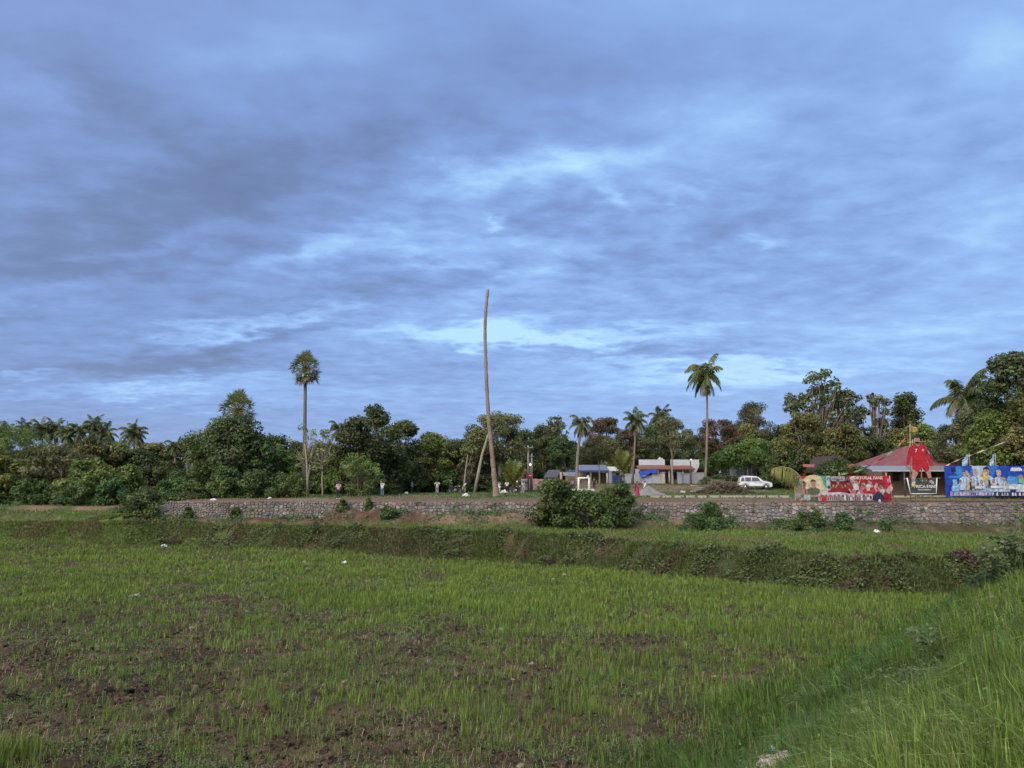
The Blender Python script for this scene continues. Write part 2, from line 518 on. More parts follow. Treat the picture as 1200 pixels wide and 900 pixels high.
def build_ground():
    t = np.concatenate([np.linspace(-2.2, -0.78, 60)[:-1], np.linspace(-0.78, 0.78, 780), np.linspace(0.78, 2.2, 60)[1:]])
    y1 = np.geomspace(2.0, 80, 560)
    y2 = np.geomspace(80, 3500, 60)[1:]
    ys = np.concatenate([y1, y2])
    Tm, Ym = np.meshgrid(t, ys)
    X = Tm * Ym; Y = Ym
    Z = land(X, Y)
    nr, nc = X.shape
    V = np.stack([X, Y, Z], -1).reshape(-1, 3)
    idx = np.arange(nr * nc).reshape(nr, nc)
    Fq = np.stack([idx[:-1, :-1], idx[:-1, 1:], idx[1:, 1:], idx[1:, :-1]], -1).reshape(-1, 4)
    # what covers the ground where
    yb, yt, yw = bank_bot(X), bank_top(X), wall_y(X)
    C = np.empty(X.shape + (3,))
    soil = np.array([.036, .022, .0135]); soil2 = np.array([.076, .049, .030]); red = np.array([.064, .032, .022]); dirt = np.array([.112, .076, .050])
    grass = np.array([.040, .062, .018]); dk = np.array([.028, .040, .014]); grey = np.array([.30, .26, .20])
    def lerp(a, b, k): return a * (1 - k[..., None]) + b * k[..., None]
    n1 = fbm(X, Y, 1.1, 4, 61); n2 = fbm(X, Y, 5.0, 4, 67); n3 = fbm(X, Y, 0.35, 3, 71)
    cs = lerp(soil + 0 * C, soil2, sstep(0.42, 0.68, n1))
    cs = lerp(cs, red * .8, sstep(0.55, 0.75, n2) * 0.5)
    cs = lerp(cs, np.array([.036, .042, .016]), density(X, np.maximum(Y, 1)) * 0.45)
    C[:] = cs
    ct = lerp(grass + 0 * C, np.array([.11, .10, .05]), sstep(0.5, 0.75, n1) * 0.7)
    cb = lerp(dk + 0 * C, np.array([.060, .034, .024]), sstep(0.44, 0.58, n2 * 0.5 + n1 * 0.5) * 0.85)
    cb = cb * (.55 + .9 * n3[..., None])
    cb = lerp(cb, grass * 1.5, sstep(380, 200, X / np.maximum(Y, 1) * F + 600))
    k_b = ((Y > yb) & (Y < yt)).astype(float)
    C = lerp(C, cb, k_b); C = lerp(C, ct, (Y >= yt).astype(float))
    # apron at the foot of the wall: red soil, lighter on the mounds
    px = X / np.maximum(Y, 1) * F + 600
    ap = sstep(-3.4, -1.8, Y - yw) * (Y < yw + 0.4) * (X > -32.5)
    ca = lerp(red + 0 * C, dirt, sstep(0.45, 0.7, n1)); ca = lerp(ca, np.array([.17, .11, .075]), sstep(480, 530, px) * sstep(830, 780, px) * .7)
    ca = lerp(ca, dk, sstep(820, 900, px) * 0.55)
    C = lerp(C, ca, ap)
    upg = (Y > yw + 0.3) & (X > -31)
    cu = lerp(dirt * .95 + 0 * C, grass * 1.1, sstep(9.0, 15.0, Y - yw + 8 * (n2 - 0.5)))
    cu = lerp(cu, np.array([.15, .11, .075]), sstep(0.5, 0.62, n2) * 0.8 * sstep(0, 4, Y - yw))
    cu = lerp(cu, np.array([.14, .095, .06]), sstep(104, 112, Y) * sstep(126, 118, Y) * sstep(640, 720, px) * sstep(830, 800, px) * .9)
    C = lerp(C, cu, upg.astype(float))
    lf = ((X <= -31) & (Y > yt + 3)).astype(float)
    cl = lerp(grass * 1.0 + 0 * C, np.array([.13, .085, .05]), sstep(0.48, 0.62, n2))
    C = lerp(C, cl, lf)
    em = sstep(-0.15, 0.25, emb_z(X, Y) - np.where(Y < yb, -2.2 + (bank_bz(X) + 2.2) * np.clip((Y - 12) / (yb - 12), -.4, 1), terr_z(X))) * (Y < 56)
    C = lerp(C, np.array([.035, .052, .016]) + 0 * C, em)
    me = np_mesh("ground", V, [Fq], tint_mat("ground_cover"), tint=C.reshape(-1, 3), smooth=True)
    o = link("ground", me); o["kind"] = "structure"
    # the land carries on behind the camera and far out to the sides
    b = MB()
    b.add([(-6000, -3000, -5.6), (6000, -3000, -5.6), (6000, 6000, -5.6), (-6000, 6000, -5.6)], [(0, 1, 2, 3)])
    o = b.obj("terrain", mat("far_land", (.05, .065, .025), 0.95)); o["kind"] = "structure"
    b = MB()
    pts = []
    ysr = [-60, -30, -10, -3, 0.5, 2.05]
    for yy in ysr:
        pts += [(-1.4 + (yy - 2.05) * 0.75, yy, 0.60), (40, yy, 0.60)]
    b.add(pts, [(2 * i, 2 * i + 1, 2 * i + 3, 2 * i + 2) for i in range(len(ysr) - 1)])
    o = b.obj("roadside", mat("roadside_grass", (.045, .065, .02), 0.95)); o["kind"] = "structure"


build_ground()


# ------------------------------------------------------------------ grass and crops
def blades(P, h, w, yaw, lean, tint, tipmul=1.25, curve=0.5):
    """P (N,3) roots; each blade is a bent strip: 5 vertices, one quad and one tip triangle"""
    n = len(P)
    side = np.stack([np.cos(yaw), np.sin(yaw), np.zeros(n)], -1)
    fw = np.stack([-np.sin(yaw), np.cos(yaw), np.zeros(n)], -1)
    up = np.array([0, 0, 1.0])
    h = h[:, None]; w = w[:, None]; lean = lean[:, None]
    mid = P + up * h * 0.55 * np.sqrt(np.maximum(1 - (lean * .6) ** 2, .1)) + fw * h * 0.55 * lean * 0.55
    tip = P + up * h * np.sqrt(np.maximum(1 - np.minimum(lean, .97) ** 2, .03)) * (1 - 0.15 * curve) + fw * h * lean
    V = np.stack([P - side * w / 2, P + side * w / 2, mid + side * w * 0.42, mid - side * w * 0.42, tip], 1)
    base = np.arange(n)[:, None] * 5
    Q = base + np.array([[0, 1, 2, 3]]); T = base + np.array([[3, 2, 4]])
    C = np.repeat(tint[:, None, :], 5, 1)
    C[:, 2:4] *= 1.0; C[:, 4] *= tipmul
    return V.reshape(-1, 3), Q, T, C.reshape(-1, 3)


def leafquads(P, nrm, size, aspect, rng, tint):
    """P (N,3) leaf centres; pointed leaf: a 4-vertex kite"""
    n = len(P)
    r = rng.normal(size=(n, 3)); nrm = nrm / (np.linalg.norm(nrm, axis=1, keepdims=True) + 1e-9)
    a = np.cross(nrm, r); a /= np.linalg.norm(a, axis=1, keepdims=True) + 1e-9
    b = np.cross(nrm, a)
    s = size[:, None]
    V = np.stack([P - a * s * .5, P - b * s * .5 * aspect + a * s * .05, P + a * s * .5 - nrm * s * .12, P + b * s * .5 * aspect + a * s * .05], 1)
    Q = np.arange(n)[:, None] * 4 + np.array([[0, 1, 2, 3]])
    return V.reshape(-1, 3), Q, np.repeat(tint[:, None, :], 4, 1).reshape(-1, 3)


def scatter(rng, n, y0, y1, t0, t1, a):
    """n points between distances y0..y1 and sideways slopes t0..t1, thinning out with distance as y**(a-1)"""
    u = rng.random(n)
    if abs(a + 1) < 1e-6: y = y0 * (y1 / y0) ** u
    else: y = (y0 ** (a + 1) + u * (y1 ** (a + 1) - y0 ** (a + 1))) ** (1 / (a + 1))
    t = rng.uniform(t0, t1, n)
    return t * y, y


GRASS = leaf_mat("grass_blades", 0.5, 0.3, 0.25)


def stuff(name, parts, mats, label=None):
    """join blade / leaf arrays into one object"""
    V, Fs, C, o = [], {}, [], 0
    for v, fl, c in parts:
        V.append(v); C.append(c)
        for f in fl: Fs.setdefault(f.shape[1], []).append(f + o)
        o += len(v)
    me = np_mesh(name, np.concatenate(V), [np.concatenate(f) for f in Fs.values()], mats, tint=np.concatenate(C))
    ob = link(name, me); ob["kind"] = "stuff"
    if label: ob["label"] = label
    return ob


def vcol(rng, n, c, dv=0.22, dh=0.12):
    c = np.array(c)[None, :] * (1 + dv * rng.normal(size=(n, 1)))
    c = c * (1 + dh * rng.normal(size=(n, 3)) * np.array([1, .3, .6]))
    return np.clip(c, .003, .6)


def ez_minus_field(x, y):
    yb = bank_bot(x)
    zf = -2.2 + (bank_bz(x) + 2.2) * np.clip((y - 12) / np.maximum(yb - 12, 1), -.4, 1)
    zz = np.where(y < yb, zf, np.where(y < bank_top(x), zf, terr_z(x)))
    return emb_z(x, y) - zz


def build_rice():
    rng = np.random.default_rng(7)
    x, y = scatter(rng, 330000, 8.5, 64, -0.86, 0.72, -0.55)
    keep = (y < bank_bot(x) - 0.1) & (ez_minus_field(x, y) < -0.1)
    x, y = x[keep], y[keep]
    d = density(x, y)
    keep = rng.random(len(x)) < np.clip(d * (0.118 + 0.25 * sstep(13, 36, y)), 0.02, 1)
    x, y, d = x[keep], y[keep], d[keep]
    ex = rng.normal((20 - 600) / F * 12.9, .42, 230); ey = rng.normal(12.9, .28, 230)
    x, y, d = np.concatenate([x, ex]), np.concatenate([y, ey]), np.concatenate([d, np.ones(230)])
    nt = len(x)
    k = rng.integers(3, 9, nt)
    rep = np.repeat(np.arange(nt), k)
    n = len(rep)
    px_, py_ = x[rep] + rng.normal(size=n) * 0.035, y[rep] + rng.normal(size=n) * 0.035
    z = land(x, y)[rep] - 0.03
    hh = (0.15 + 0.15 * rng.random(nt) + 0.13 * np.clip(d, 0, 1) ** 2)[rep] * rng.uniform(0.6, 1.15, n)
    # a tall tuft at the left edge of the plot
    cx, cy = (20 - 600) / F * 12.9, 12.9
    tuft = np.exp(-(((x - cx) / 0.75) ** 2 + ((y - cy) / 0.5) ** 2))[rep]
    hh = hh * (1 + 0.7 * tuft)
    w = np.maximum(0.0075, 0.00062 * py_) * rng.uniform(0.7, 1.3, n)
    patch = fbm(x, y, 4.0, 3, 91)[rep][:, None]
    c = vcol(rng, n, (.099, .178, .033), 0.30, 0.15)
    c = c * (0.75 + 0.5 * patch) * np.where(rng.random((n, 1)) < 0.08, np.array([[1.7, 1.2, 1.2]]), 1.0)
    V, Q, T, C = blades(np.stack([px_, py_, z], -1), hh, w, rng.uniform(0, 2 * np.pi, n), np.abs(rng.normal(0.22, 0.17, n)), c)
    stuff("rice_seedlings", [(V, [Q, T], C)], GRASS, "bright green young rice standing in the ploughed field")

    # low broad-leaved weeds and dry straw between the rice
    x, y = scatter(rng, 120000, 8.5, 45, -0.82, 0.7, -0.8)
    wn = fbm(x, y, 1.7, 3, 103)
    keep = (y < bank_bot(x)) & (ez_minus_field(x, y) < 0.0) & (rng.random(len(x)) < sstep(0.45, 0.62, wn) * .7 + 0.20)
    x, y = x[keep], y[keep]; nt = len(x)
    rep = np.repeat(np.arange(nt), 5); n = len(rep)
    sz = np.maximum(0.030, 0.0017 * y)[rep] * rng.uniform(.7, 1.4, n)
    P = np.stack([x[rep] + rng.normal(size=n) * .06, y[rep] + rng.normal(size=n) * .06, land(x, y)[rep] + rng.uniform(.0, .09, n)], -1)
    nrm = np.stack([rng.normal(size=n) * .5, rng.normal(size=n) * .5, np.ones(n)], -1)
    V, Q, C = leafquads(P, nrm, sz, 0.55, rng, vcol(rng, n, (.074, .118, .032), .32))
    stuff("field_weeds", [(V, [Q], C)], leaf_mat("weed_leaves", .6, .2), "low broad-leaved weeds on the brown soil")

    x, y = scatter(rng, 60000, 8.5, 60, -0.82, 0.7, -0.9)
    keep = (y < bank_bot(x)) & (ez_minus_field(x, y) < 0.1)
    wn = fbm(x, y, 2.0, 3, 113); keep &= rng.random(len(x)) < sstep(.4, .7, wn) + .1
    x, y = x[keep], y[keep]; n = len(x)
    P = np.stack([x, y, land(x, y) + 0.015], -1)
    h = rng.uniform(.05, .26, n); w = np.maximum(.005, .0005 * y)
    c = vcol(rng, n, (.22, .17, .11), .4)
    V, Q, T, C = blades(P, h, w, rng.uniform(0, 6.28, n), rng.uniform(.80, .97, n), c, 1.0)
    stuff("dry_straw", [(V, [Q, T], C)], GRASS, "pale dry straw scattered over the field")

    # loose clods of ploughed earth
    x, y = scatter(rng, 60000, 8.5, 34, -0.8, 0.6, -0.8)
    keep = (y < bank_bot(x)) & (ez_minus_field(x, y) < -.1) & (rng.random(len(x)) < (1.05 - density(x, y)) * (.25 + .9 * sstep(.38, .6, fbm(x, y, .7, 3, 97))))
    x, y = x[keep], y[keep]; n = len(x)
    r = rng.gamma(1.6, .011, n) + .008
    cube = np.array([[-1, -1, -1], [1, -1, -1], [1, 1, -1], [-1, 1, -1], [-1, -1, 1], [1, -1, 1], [1, 1, 1], [-1, 1, 1]], float)
    V = cube[None] * rng.uniform(.45, 1.0, (n, 8, 3)) * r[:, None, None]
    ang = rng.uniform(0, 6.28, n); ca, sa = np.cos(ang)[:, None], np.sin(ang)[:, None]
    Vx = V[..., 0] * ca - V[..., 1] * sa; Vy = V[..., 0] * sa + V[..., 1] * ca
    V = np.stack([Vx + x[:, None], Vy + y[:, None], V[..., 2] * .75 + (land(x, y) + r * .35)[:, None]], -1).reshape(-1, 3)
    fb = np.array([[3, 2, 1, 0], [4, 5, 6, 7], [0, 1, 5, 4], [1, 2, 6, 5], [2, 3, 7, 6], [3, 0, 4, 7]])
    Q = (np.arange(n)[:, None, None] * 8 + fb[None]).reshape(-1, 4)
    C = np.repeat(vcol(rng, n, (.052, .035, .024), .4), 8, 0)
    stuff("soil_clods", [(V, [Q], C)], tint_mat("ground_cover"), "brown clods of ploughed soil")


def build_embankment_grass():
    rng = np.random.default_rng(11)
    x, y = scatter(rng, 56000, 3.0, 50, -0.25, 1.0, -0.8)
    e = ez_minus_field(x, y)
    cl = fbm(x, y, 0.8, 4, 131, .6)
    keep = (e > -1.5) & (y < bank_top(x) + 6) & (rng.random(len(x)) < sstep(-1.4, .15, e + 1.6 * (fbm(x, y, 1.6, 3, 143) - .5)) ** 1.2 * (.3 + .8 * sstep(.32, .58, cl)))
    x, y = x[keep], y[keep]
    nt = len(x)
    k = rng.integers(5, 16, nt)
    rep = np.repeat(np.arange(nt), k); n = len(rep)
    s = emb_s(x, y); cl = fbm(x, y, .8, 4, 131, .6); cl2 = fbm(x, y, 2.3, 3, 137); cl3 = fbm(x, y, .5, 3, 139)
    spread = (.03 + .05 * rng.random(nt)) * (1 + .04 * y)
    ang = rng.uniform(0, 2 * np.pi, n); rad = np.sqrt(rng.random(n)) * spread[rep]
    bx, by = x[rep] + rad * np.cos(ang), y[rep] + rad * np.sin(ang)
    z = land(x, y)[rep] - .03 - .02 * rng.random(n)
    crest = sstep(-3.2, -1.2, s)
    h = ((.16 + .34 * cl + .14 * cl2) * rng.uniform(.7, 1.35, nt))[rep] * rng.uniform(.45, 1.15, n)
    w = np.maximum(.0105, .00108 * by) * rng.uniform(.5, 1.5, n)
    # each blade leans out of its tussock; the whole tussock is pushed over by the wind
    wind = np.pi / 2 + (.5 + 1.6 * (cl3 - .5) + rng.normal(0, .5, nt))[rep]
    ox, oy = np.cos(ang) * .5 - np.sin(wind) * .75, np.sin(ang) * .5 + np.cos(wind) * .75
    yaw = np.arctan2(-ox, oy) + rng.normal(0, .25, n)
    lean = np.clip(np.hypot(ox, oy) * rng.normal(.55, .22, n), .03, .95)
    low = np.array([.074, .126, .028]); hi = np.array([.155, .205, .046]); dry = np.array([.24, .21, .11])
    kk = np.clip(crest * (.5 + 1.1 * (cl2 - .3)), 0, 1)[:, None]
    ct = (low * (1 - kk) + hi * kk) * rng.uniform(.6, 1.4, (nt, 1))
    c = ct[rep] * (1 + .30 * rng.normal(size=(n, 1)))
    dr = (rng.random(n) < .11)[:, None]
    c = np.where(dr, dry * rng.uniform(.5, 1.1, (n, 1)), np.clip(c, .004, .5))
    V, Q, T, C = blades(np.stack([bx, by, z], -1), h, w, yaw, lean, c, 1.3)
    stuff("tall_grass", [(V, [Q, T], C)], GRASS, "tall green grass bending over on the embankment slope")
    # broad leaves low in the grass
    x, y = scatter(rng, 11000, 3.4, 42, 0.0, .95, -.8)
    wn = fbm(x, y, 1.1, 3, 151)
    keep = (ez_minus_field(x, y) > -.2) & (emb_s(x, y) < 2) & (rng.random(len(x)) < sstep(.5, .66, wn))
    x, y = x[keep], y[keep]
    rep = np.repeat(np.arange(len(x)), 5); n = len(rep)
    P = np.stack([x[rep] + rng.normal(size=n) * .09, y[rep] + rng.normal(size=n) * .09, land(x, y)[rep] + rng.uniform(.03, .3, n)], -1)
    nrm = np.stack([rng.normal(size=n) * .6, rng.normal(size=n) * .6 - .3, np.ones(n)], -1)
    V, Q, C = leafquads(P, nrm, np.maximum(.035, .0024 * y)[rep] * rng.uniform(.6, 1.5, n), .6, rng, vcol(rng, n, (.060, .092, .028), .35))
    stuff("slope_weeds", [(V, [Q], C)], leaf_mat("weed_leaves", .6, .2), "broad-leaved weeds among the grass of the slope")


def build_bank_plants():
    rng = np.random.default_rng(13)
    n = 330000
    t = rng.uniform(-.85, .8, n)
    yy = rng.uniform(36, 68, n); x = t * yy
    u = rng.random(n) ** .9 * 1.13 - .10
    y = bank_bot(x) + u * (bank_top(x) - bank_bot(x))
    x = x + 0
    cov = fbm(x, y * 2 + u * 2, 1.5, 4, 171, .6)
    leftish = sstep(300, 100, x / y * F + 600)
    keep = (rng.random(n) < .10 + .9 * sstep(.36, .54, cov + .12 * (u < .35) + .14 * leftish)) & (ez_minus_field(x, y) < .6)
    x, y, u, cov = x[keep], y[keep], u[keep], cov[keep]
    z = land(x, y)
    isb = rng.random(len(x)) < .34 + .25 * sstep(.8, 1.0, u) + .9 * sstep(400, 0, x / y * F + 600)
    n1 = int((~isb).sum())
    hump = .55 * sstep(.48, .72, fbm(x, y, 1.1, 3, 361)) * (1 - .6 * sstep(.75, 1.0, u))
    P = np.stack([x, y, z + rng.uniform(0, 1, len(x)) * (.12 + hump)], -1)[~isb]
    nrm = np.stack([rng.normal(size=n1) * .6, rng.normal(size=n1) * .6 - .6, np.ones(n1)], -1)
    c = vcol(rng, n1, (.056, .086, .028), .38); c *= (0.45 + 1.1 * fbm(P[:, 0], P[:, 1] * 3, 1.0, 4, 181, .65))[:, None]; brn = (sstep(.56, .68, fbm(P[:, 0], P[:, 1] * 3, 2.2, 3, 185)) * (rng.random(n1) < .7))[:, None]; c = c * (1 - brn) + np.array([[.075, .05, .032]]) * brn * rng.uniform(.6, 1.4, (n1, 1))
    V1, Q1, C1 = leafquads(P, nrm, rng.uniform(.07, .22, n1), .55, rng, c)
    xb, yb_, zb = x[isb], y[isb], z[isb]; nb = len(xb)
    lf = sstep(400, 220, xb / yb_ * F + 600)[:, None]
    gcol = np.where((fbm(xb, yb_, 3.0, 3, 191) > .58)[:, None] & (rng.random(nb) < .6)[:, None], np.array([[.13, .10, .055]]), np.array([[.064, .10, .028]]) * (1 - lf) + np.array([[.100, .162, .036]]) * lf)
    cb = gcol * (1 + .25 * rng.normal(size=(nb, 1)))
    V2, Q2, T2, C2 = blades(np.stack([xb, yb_, zb - .03], -1), rng.uniform(.16, .42, nb) * (1 - .45 * lf[:, 0]) * (.5 + 1.0 * fbm(xb, yb_, 1.4, 3, 371)), rng.uniform(.03, .055, nb), rng.uniform(0, 6.28, nb), np.abs(rng.normal(.35, .2, nb)), np.clip(cb, .004, .5))
    stuff("bank_weeds", [(V1, [Q1], C1), (V2, [Q2, T2], C2)], leaf_mat("bank_leaves", .6, .22), "tangle of dark green creepers and weeds covering the earth bank")

    # grass of the upper terrace
    n = 230000
    t = rng.uniform(-.9, .85, n); yy = rng.uniform(39, 70, n); x = t * yy; y = yy
    keep = (y > bank_top(x) - .3) & (y < wall_y(x) - 1.6 - 1.6 * sstep(0, 40, x) - .8 * fbm(x, y, 3, 2, 400)) & (ez_minus_field(x, y) < .2)
    keep |= (x < -31.5) & (y > bank_top(x)) & (y < 70)
    x, y = x[keep], y[keep]
    nn = fbm(x, y, 1.3, 4, 201)
    keep = rng.random(len(x)) < .3 + .7 * sstep(.34, .55, nn)
    x, y, nn = x[keep], y[keep], nn[keep]; n = len(x)
    c = vcol(rng, n, (.090, .150, .030), .22, .14) * (.7 + .6 * fbm(x, y, 5, 3, 207))[:, None]
    brown = (sstep(.55, .7, fbm(x, y, 2.4, 3, 211)) * .8)[:, None]
    c = c * (1 - brown) + np.array([[.15, .125, .06]]) * brown
    V, Q, T, C = blades(np.stack([x, y, land(x, y) - .03], -1), rng.uniform(.14, .32, n), rng.uniform(.03, .055, n), rng.uniform(0, 6.28, n), np.abs(rng.normal(.3, .2, n)), c)
    stuff("terrace_grass", [(V, [Q, T], C)], GRASS, "short light green grass on the narrow terrace below the stone wall")

    # thin turf on the playground and weeds at the foot of the wall
    n = 150000
    t = rng.uniform(-.85, .85, n); yy = rng.uniform(64, 118, n); x = t * yy; y = yy
    nn = fbm(x, y, 5.0, 4, 67); n1 = fbm(x, y, 1.5, 3, 223)
    d = sstep(8.0, 14.0, y - wall_y(x) + 9 * (nn - .5)) * (1 - .8 * sstep(.5, .62, nn)) + .05
    d = np.where((x < -31) & (y > 69), .6 - .5 * sstep(.48, .62, nn), d)
    d = d + .9 * sstep(740, 775, x / y * F + 600) * sstep(82, 83.5, y) * sstep(103, 97, y)
    keep = ((y > wall_y(x) + .5) | (x < -31)) & (rng.random(n) < d * (.35 + .65 * sstep(.35, .55, n1)))
    x, y = x[keep], y[keep]; n = len(x)
    c = vcol(rng, n, (.075, .110, .032), .25, .15)
    V1, Q1, T1, C1 = blades(np.stack([x, y, land(x, y) - .03], -1), rng.uniform(.10, .30, n), rng.uniform(.05, .09, n), rng.uniform(0, 6.28, n), np.abs(rng.normal(.4, .2, n)), c)
    n = 34000
    x = rng.uniform(-33, 60, n); y = wall_y(x) - np.abs(rng.normal(0, 1.1, n)) - .25
    nn = fbm(x, y, 2.0, 3, 229); px = x / y * F + 600
    keep = rng.random(n) < sstep(.46, .64, nn) * (.45 + .55 * sstep(700, 830, px)) * (1 - .9 * sstep(1000, 1060, px))
    x, y = x[keep], y[keep]; n = len(x)
    P = np.stack([x, y, land(x, y) + rng.uniform(0, .35, n)], -1)
    nrm = np.stack([rng.normal(size=n) * .6, rng.normal(size=n) * .6 - .6, np.ones(n)], -1)
    m_ = 900; q = rng.integers(0, 150, m_); xs = rng.uniform(-30, 60, 150); zs = rng.random(150) ** 1.5
    xx = xs[q] + rng.normal(size=m_) * .14; zz = base_z(xx) + .1 + (zs[q] * 1.0) * (-base_z(xx) - .1) + rng.normal(size=m_) * .10
    P = np.concatenate([P, np.stack([xx, wall_y(xx) - .27 - rng.uniform(0, .12, m_), zz], -1)]); nrm = np.concatenate([nrm, np.stack([rng.normal(size=m_) * .5, -np.ones(m_), rng.normal(size=m_) * .5 + .5], -1)]); n = len(P)
    V2, Q2, C2 = leafquads(P, nrm, rng.uniform(.12, .28, n), .6, rng, vcol(rng, n, (.05, .085, .028), .35))
    stuff("turf", [(V1, [Q1, T1], C1), (V2, [Q2], C2)], leaf_mat("bank_leaves", .6, .22), "thin worn turf and weeds round the playground and wall foot")


build_rice()
build_embankment_grass()
build_bank_plants()


# ------------------------------------------------------------------ rubble retaining wall
def build_wall():
    rng = np.random.default_rng(17)
    A, B = WALL_A, WALL_B
    L = float(np.linalg.norm(B - A)); dirv = (B - A) / L; nout = np.array([dirv[1], -dirv[0]])
    if nout[1] > 0: nout = -nout
    nu, nv = 2300, 62
    u = np.linspace(0, L, nu); v = np.linspace(0, 1, nv)
    U, Vv = np.meshgrid(u, v, indexing='ij')
    xw = A[0] + dirv[0] * U
    top = .10 * (fbm(U, U * 0, 1.1, 3, 381) - .55) + .07 * (hash2(np.floor(U / .33), U * 0, 19) - .6)
    bot = base_z(xw) - .35
    Z = bot + (top - bot) * Vv
    # rubble: nearest of jittered stone centres
    cell = .24 + 0 * U; cell = np.where(hash2(np.floor(U / 2.9 + Z * .2), U * 0, 63) > .5, .36, .25)
    iu, iz = np.floor(U / cell), np.floor(Z / (cell * .8))
    d1 = np.full(U.shape, 9.0); d2 = np.full(U.shape, 9.0); sid = np.zeros(U.shape)
    for a in (-1, 0, 1):
        for b in (-1, 0, 1):
            ci, cj = iu + a, iz + b
            cu = (ci + .15 + .7 * hash2(ci, cj, 5)) * cell; cz = (cj + .15 + .7 * hash2(ci, cj, 9)) * cell * .8
            dd = np.sqrt((U - cu) ** 2 + ((Z - cz) * 1.2) ** 2) * (.8 + .5 * hash2(ci, cj, 15))
            m = dd < d1
            d2 = np.where(m, d1, np.minimum(d2, dd)); sid = np.where(m, hash2(ci, cj, 33), sid); d1 = np.where(m, dd, d1)
    edge = d2 - d1
    bulge = sstep(0, .09, edge)
    off = .02 + .11 * bulge * (.5 + .8 * sid) + .02 * fbm(U, Z, .1, 3, 3) + (1 - Vv) * .14
    X = A[0] + dirv[0] * U + nout[0] * off; Y = A[1] + dirv[1] * U + nout[1] * off
    pal = np.array([[.17, .155, .15], [.22, .195, .18], [.12, .115, .115], [.27, .235, .215], [.17, .13, .115], [.15, .15, .155]])
    C = pal[(np.floor(hash2(np.floor(sid * 9999), iz * 0, 77) * 5.999)).astype(int)]
    C = C * .80
    mort = np.array([.125, .10, .085])
    C = C * bulge[..., None] + mort * (1 - bulge[..., None])
    mp_ = (sstep(.52, .66, fbm(U, Z * 1.5, 1.7, 4, 57, .6)) * .75)[..., None]; C = C * (1 - mp_) + np.array([.15, .125, .105]) * mp_
    n2 = fbm(U, Z, 3.0, 3, 55)[..., None]; C = C * (.6 + .8 * n2)
    redk = (sstep(.45, .0, (Z - bot)) * .7 + sstep(.8, 1, Vv) * .25)[..., None]
    C = C * (1 - redk) + np.array([.15, .085, .06]) * redk
    V = np.stack([X, Y, Z], -1)
    # cap and back
    cap = V[:, -1:, :].copy(); cap[..., 0] -= nout[0] * .55; cap[..., 1] -= nout[1] * .55; cap[..., 2] += .01
    bk = cap.copy(); bk[..., 2] = -1.0
    V = np.concatenate([V, cap, bk], 1); C = np.concatenate([C, np.broadcast_to(np.array([.15, .11, .075]), cap.shape), np.broadcast_to(np.array([.2, .14, .1]), cap.shape)], 1)
    # the wall has fallen in beside the slipped soil: lower its face there
    nvv = V.shape[1]
    idx = np.arange(nu * nvv).reshape(nu, nvv)
    Q = np.stack([idx[:-1, :-1], idx[1:, :-1], idx[1:, 1:], idx[:-1, 1:]], -1).reshape(-1, 4)
    ends = [np.array([list(idx[0, ::-1])]), np.array([list(idx[-1, :])])]
    me = np_mesh("stone_wall", V.reshape(-1, 3), [Q] + ends, tint_mat("rubble_stone", .9, .2, .5, 22, .25, 14), tint=C.reshape(-1, 3), smooth=False)
    o = link("stone_wall", me)
    tag(o, "long low retaining wall of grey rubble stones below the playground", "wall")


build_wall()


# ------------------------------------------------------------------ trees
LEAF = leaf_mat("tree_leaves", 0.55, 0.32, 0.25, gain=1.22)
BARK = mat("bark", (.12, .095, .07), 0.9, var=.4, scale=8, bump=.5)
PALEBARK = mat("pale_bark", (.20, .17, .13), 0.9, var=.35, scale=8, bump=.4)
PALMBARK = mat("palm_bark", (.15, .125, .095), 0.9, var=.35, scale=10, bump=.6, bscale=18)


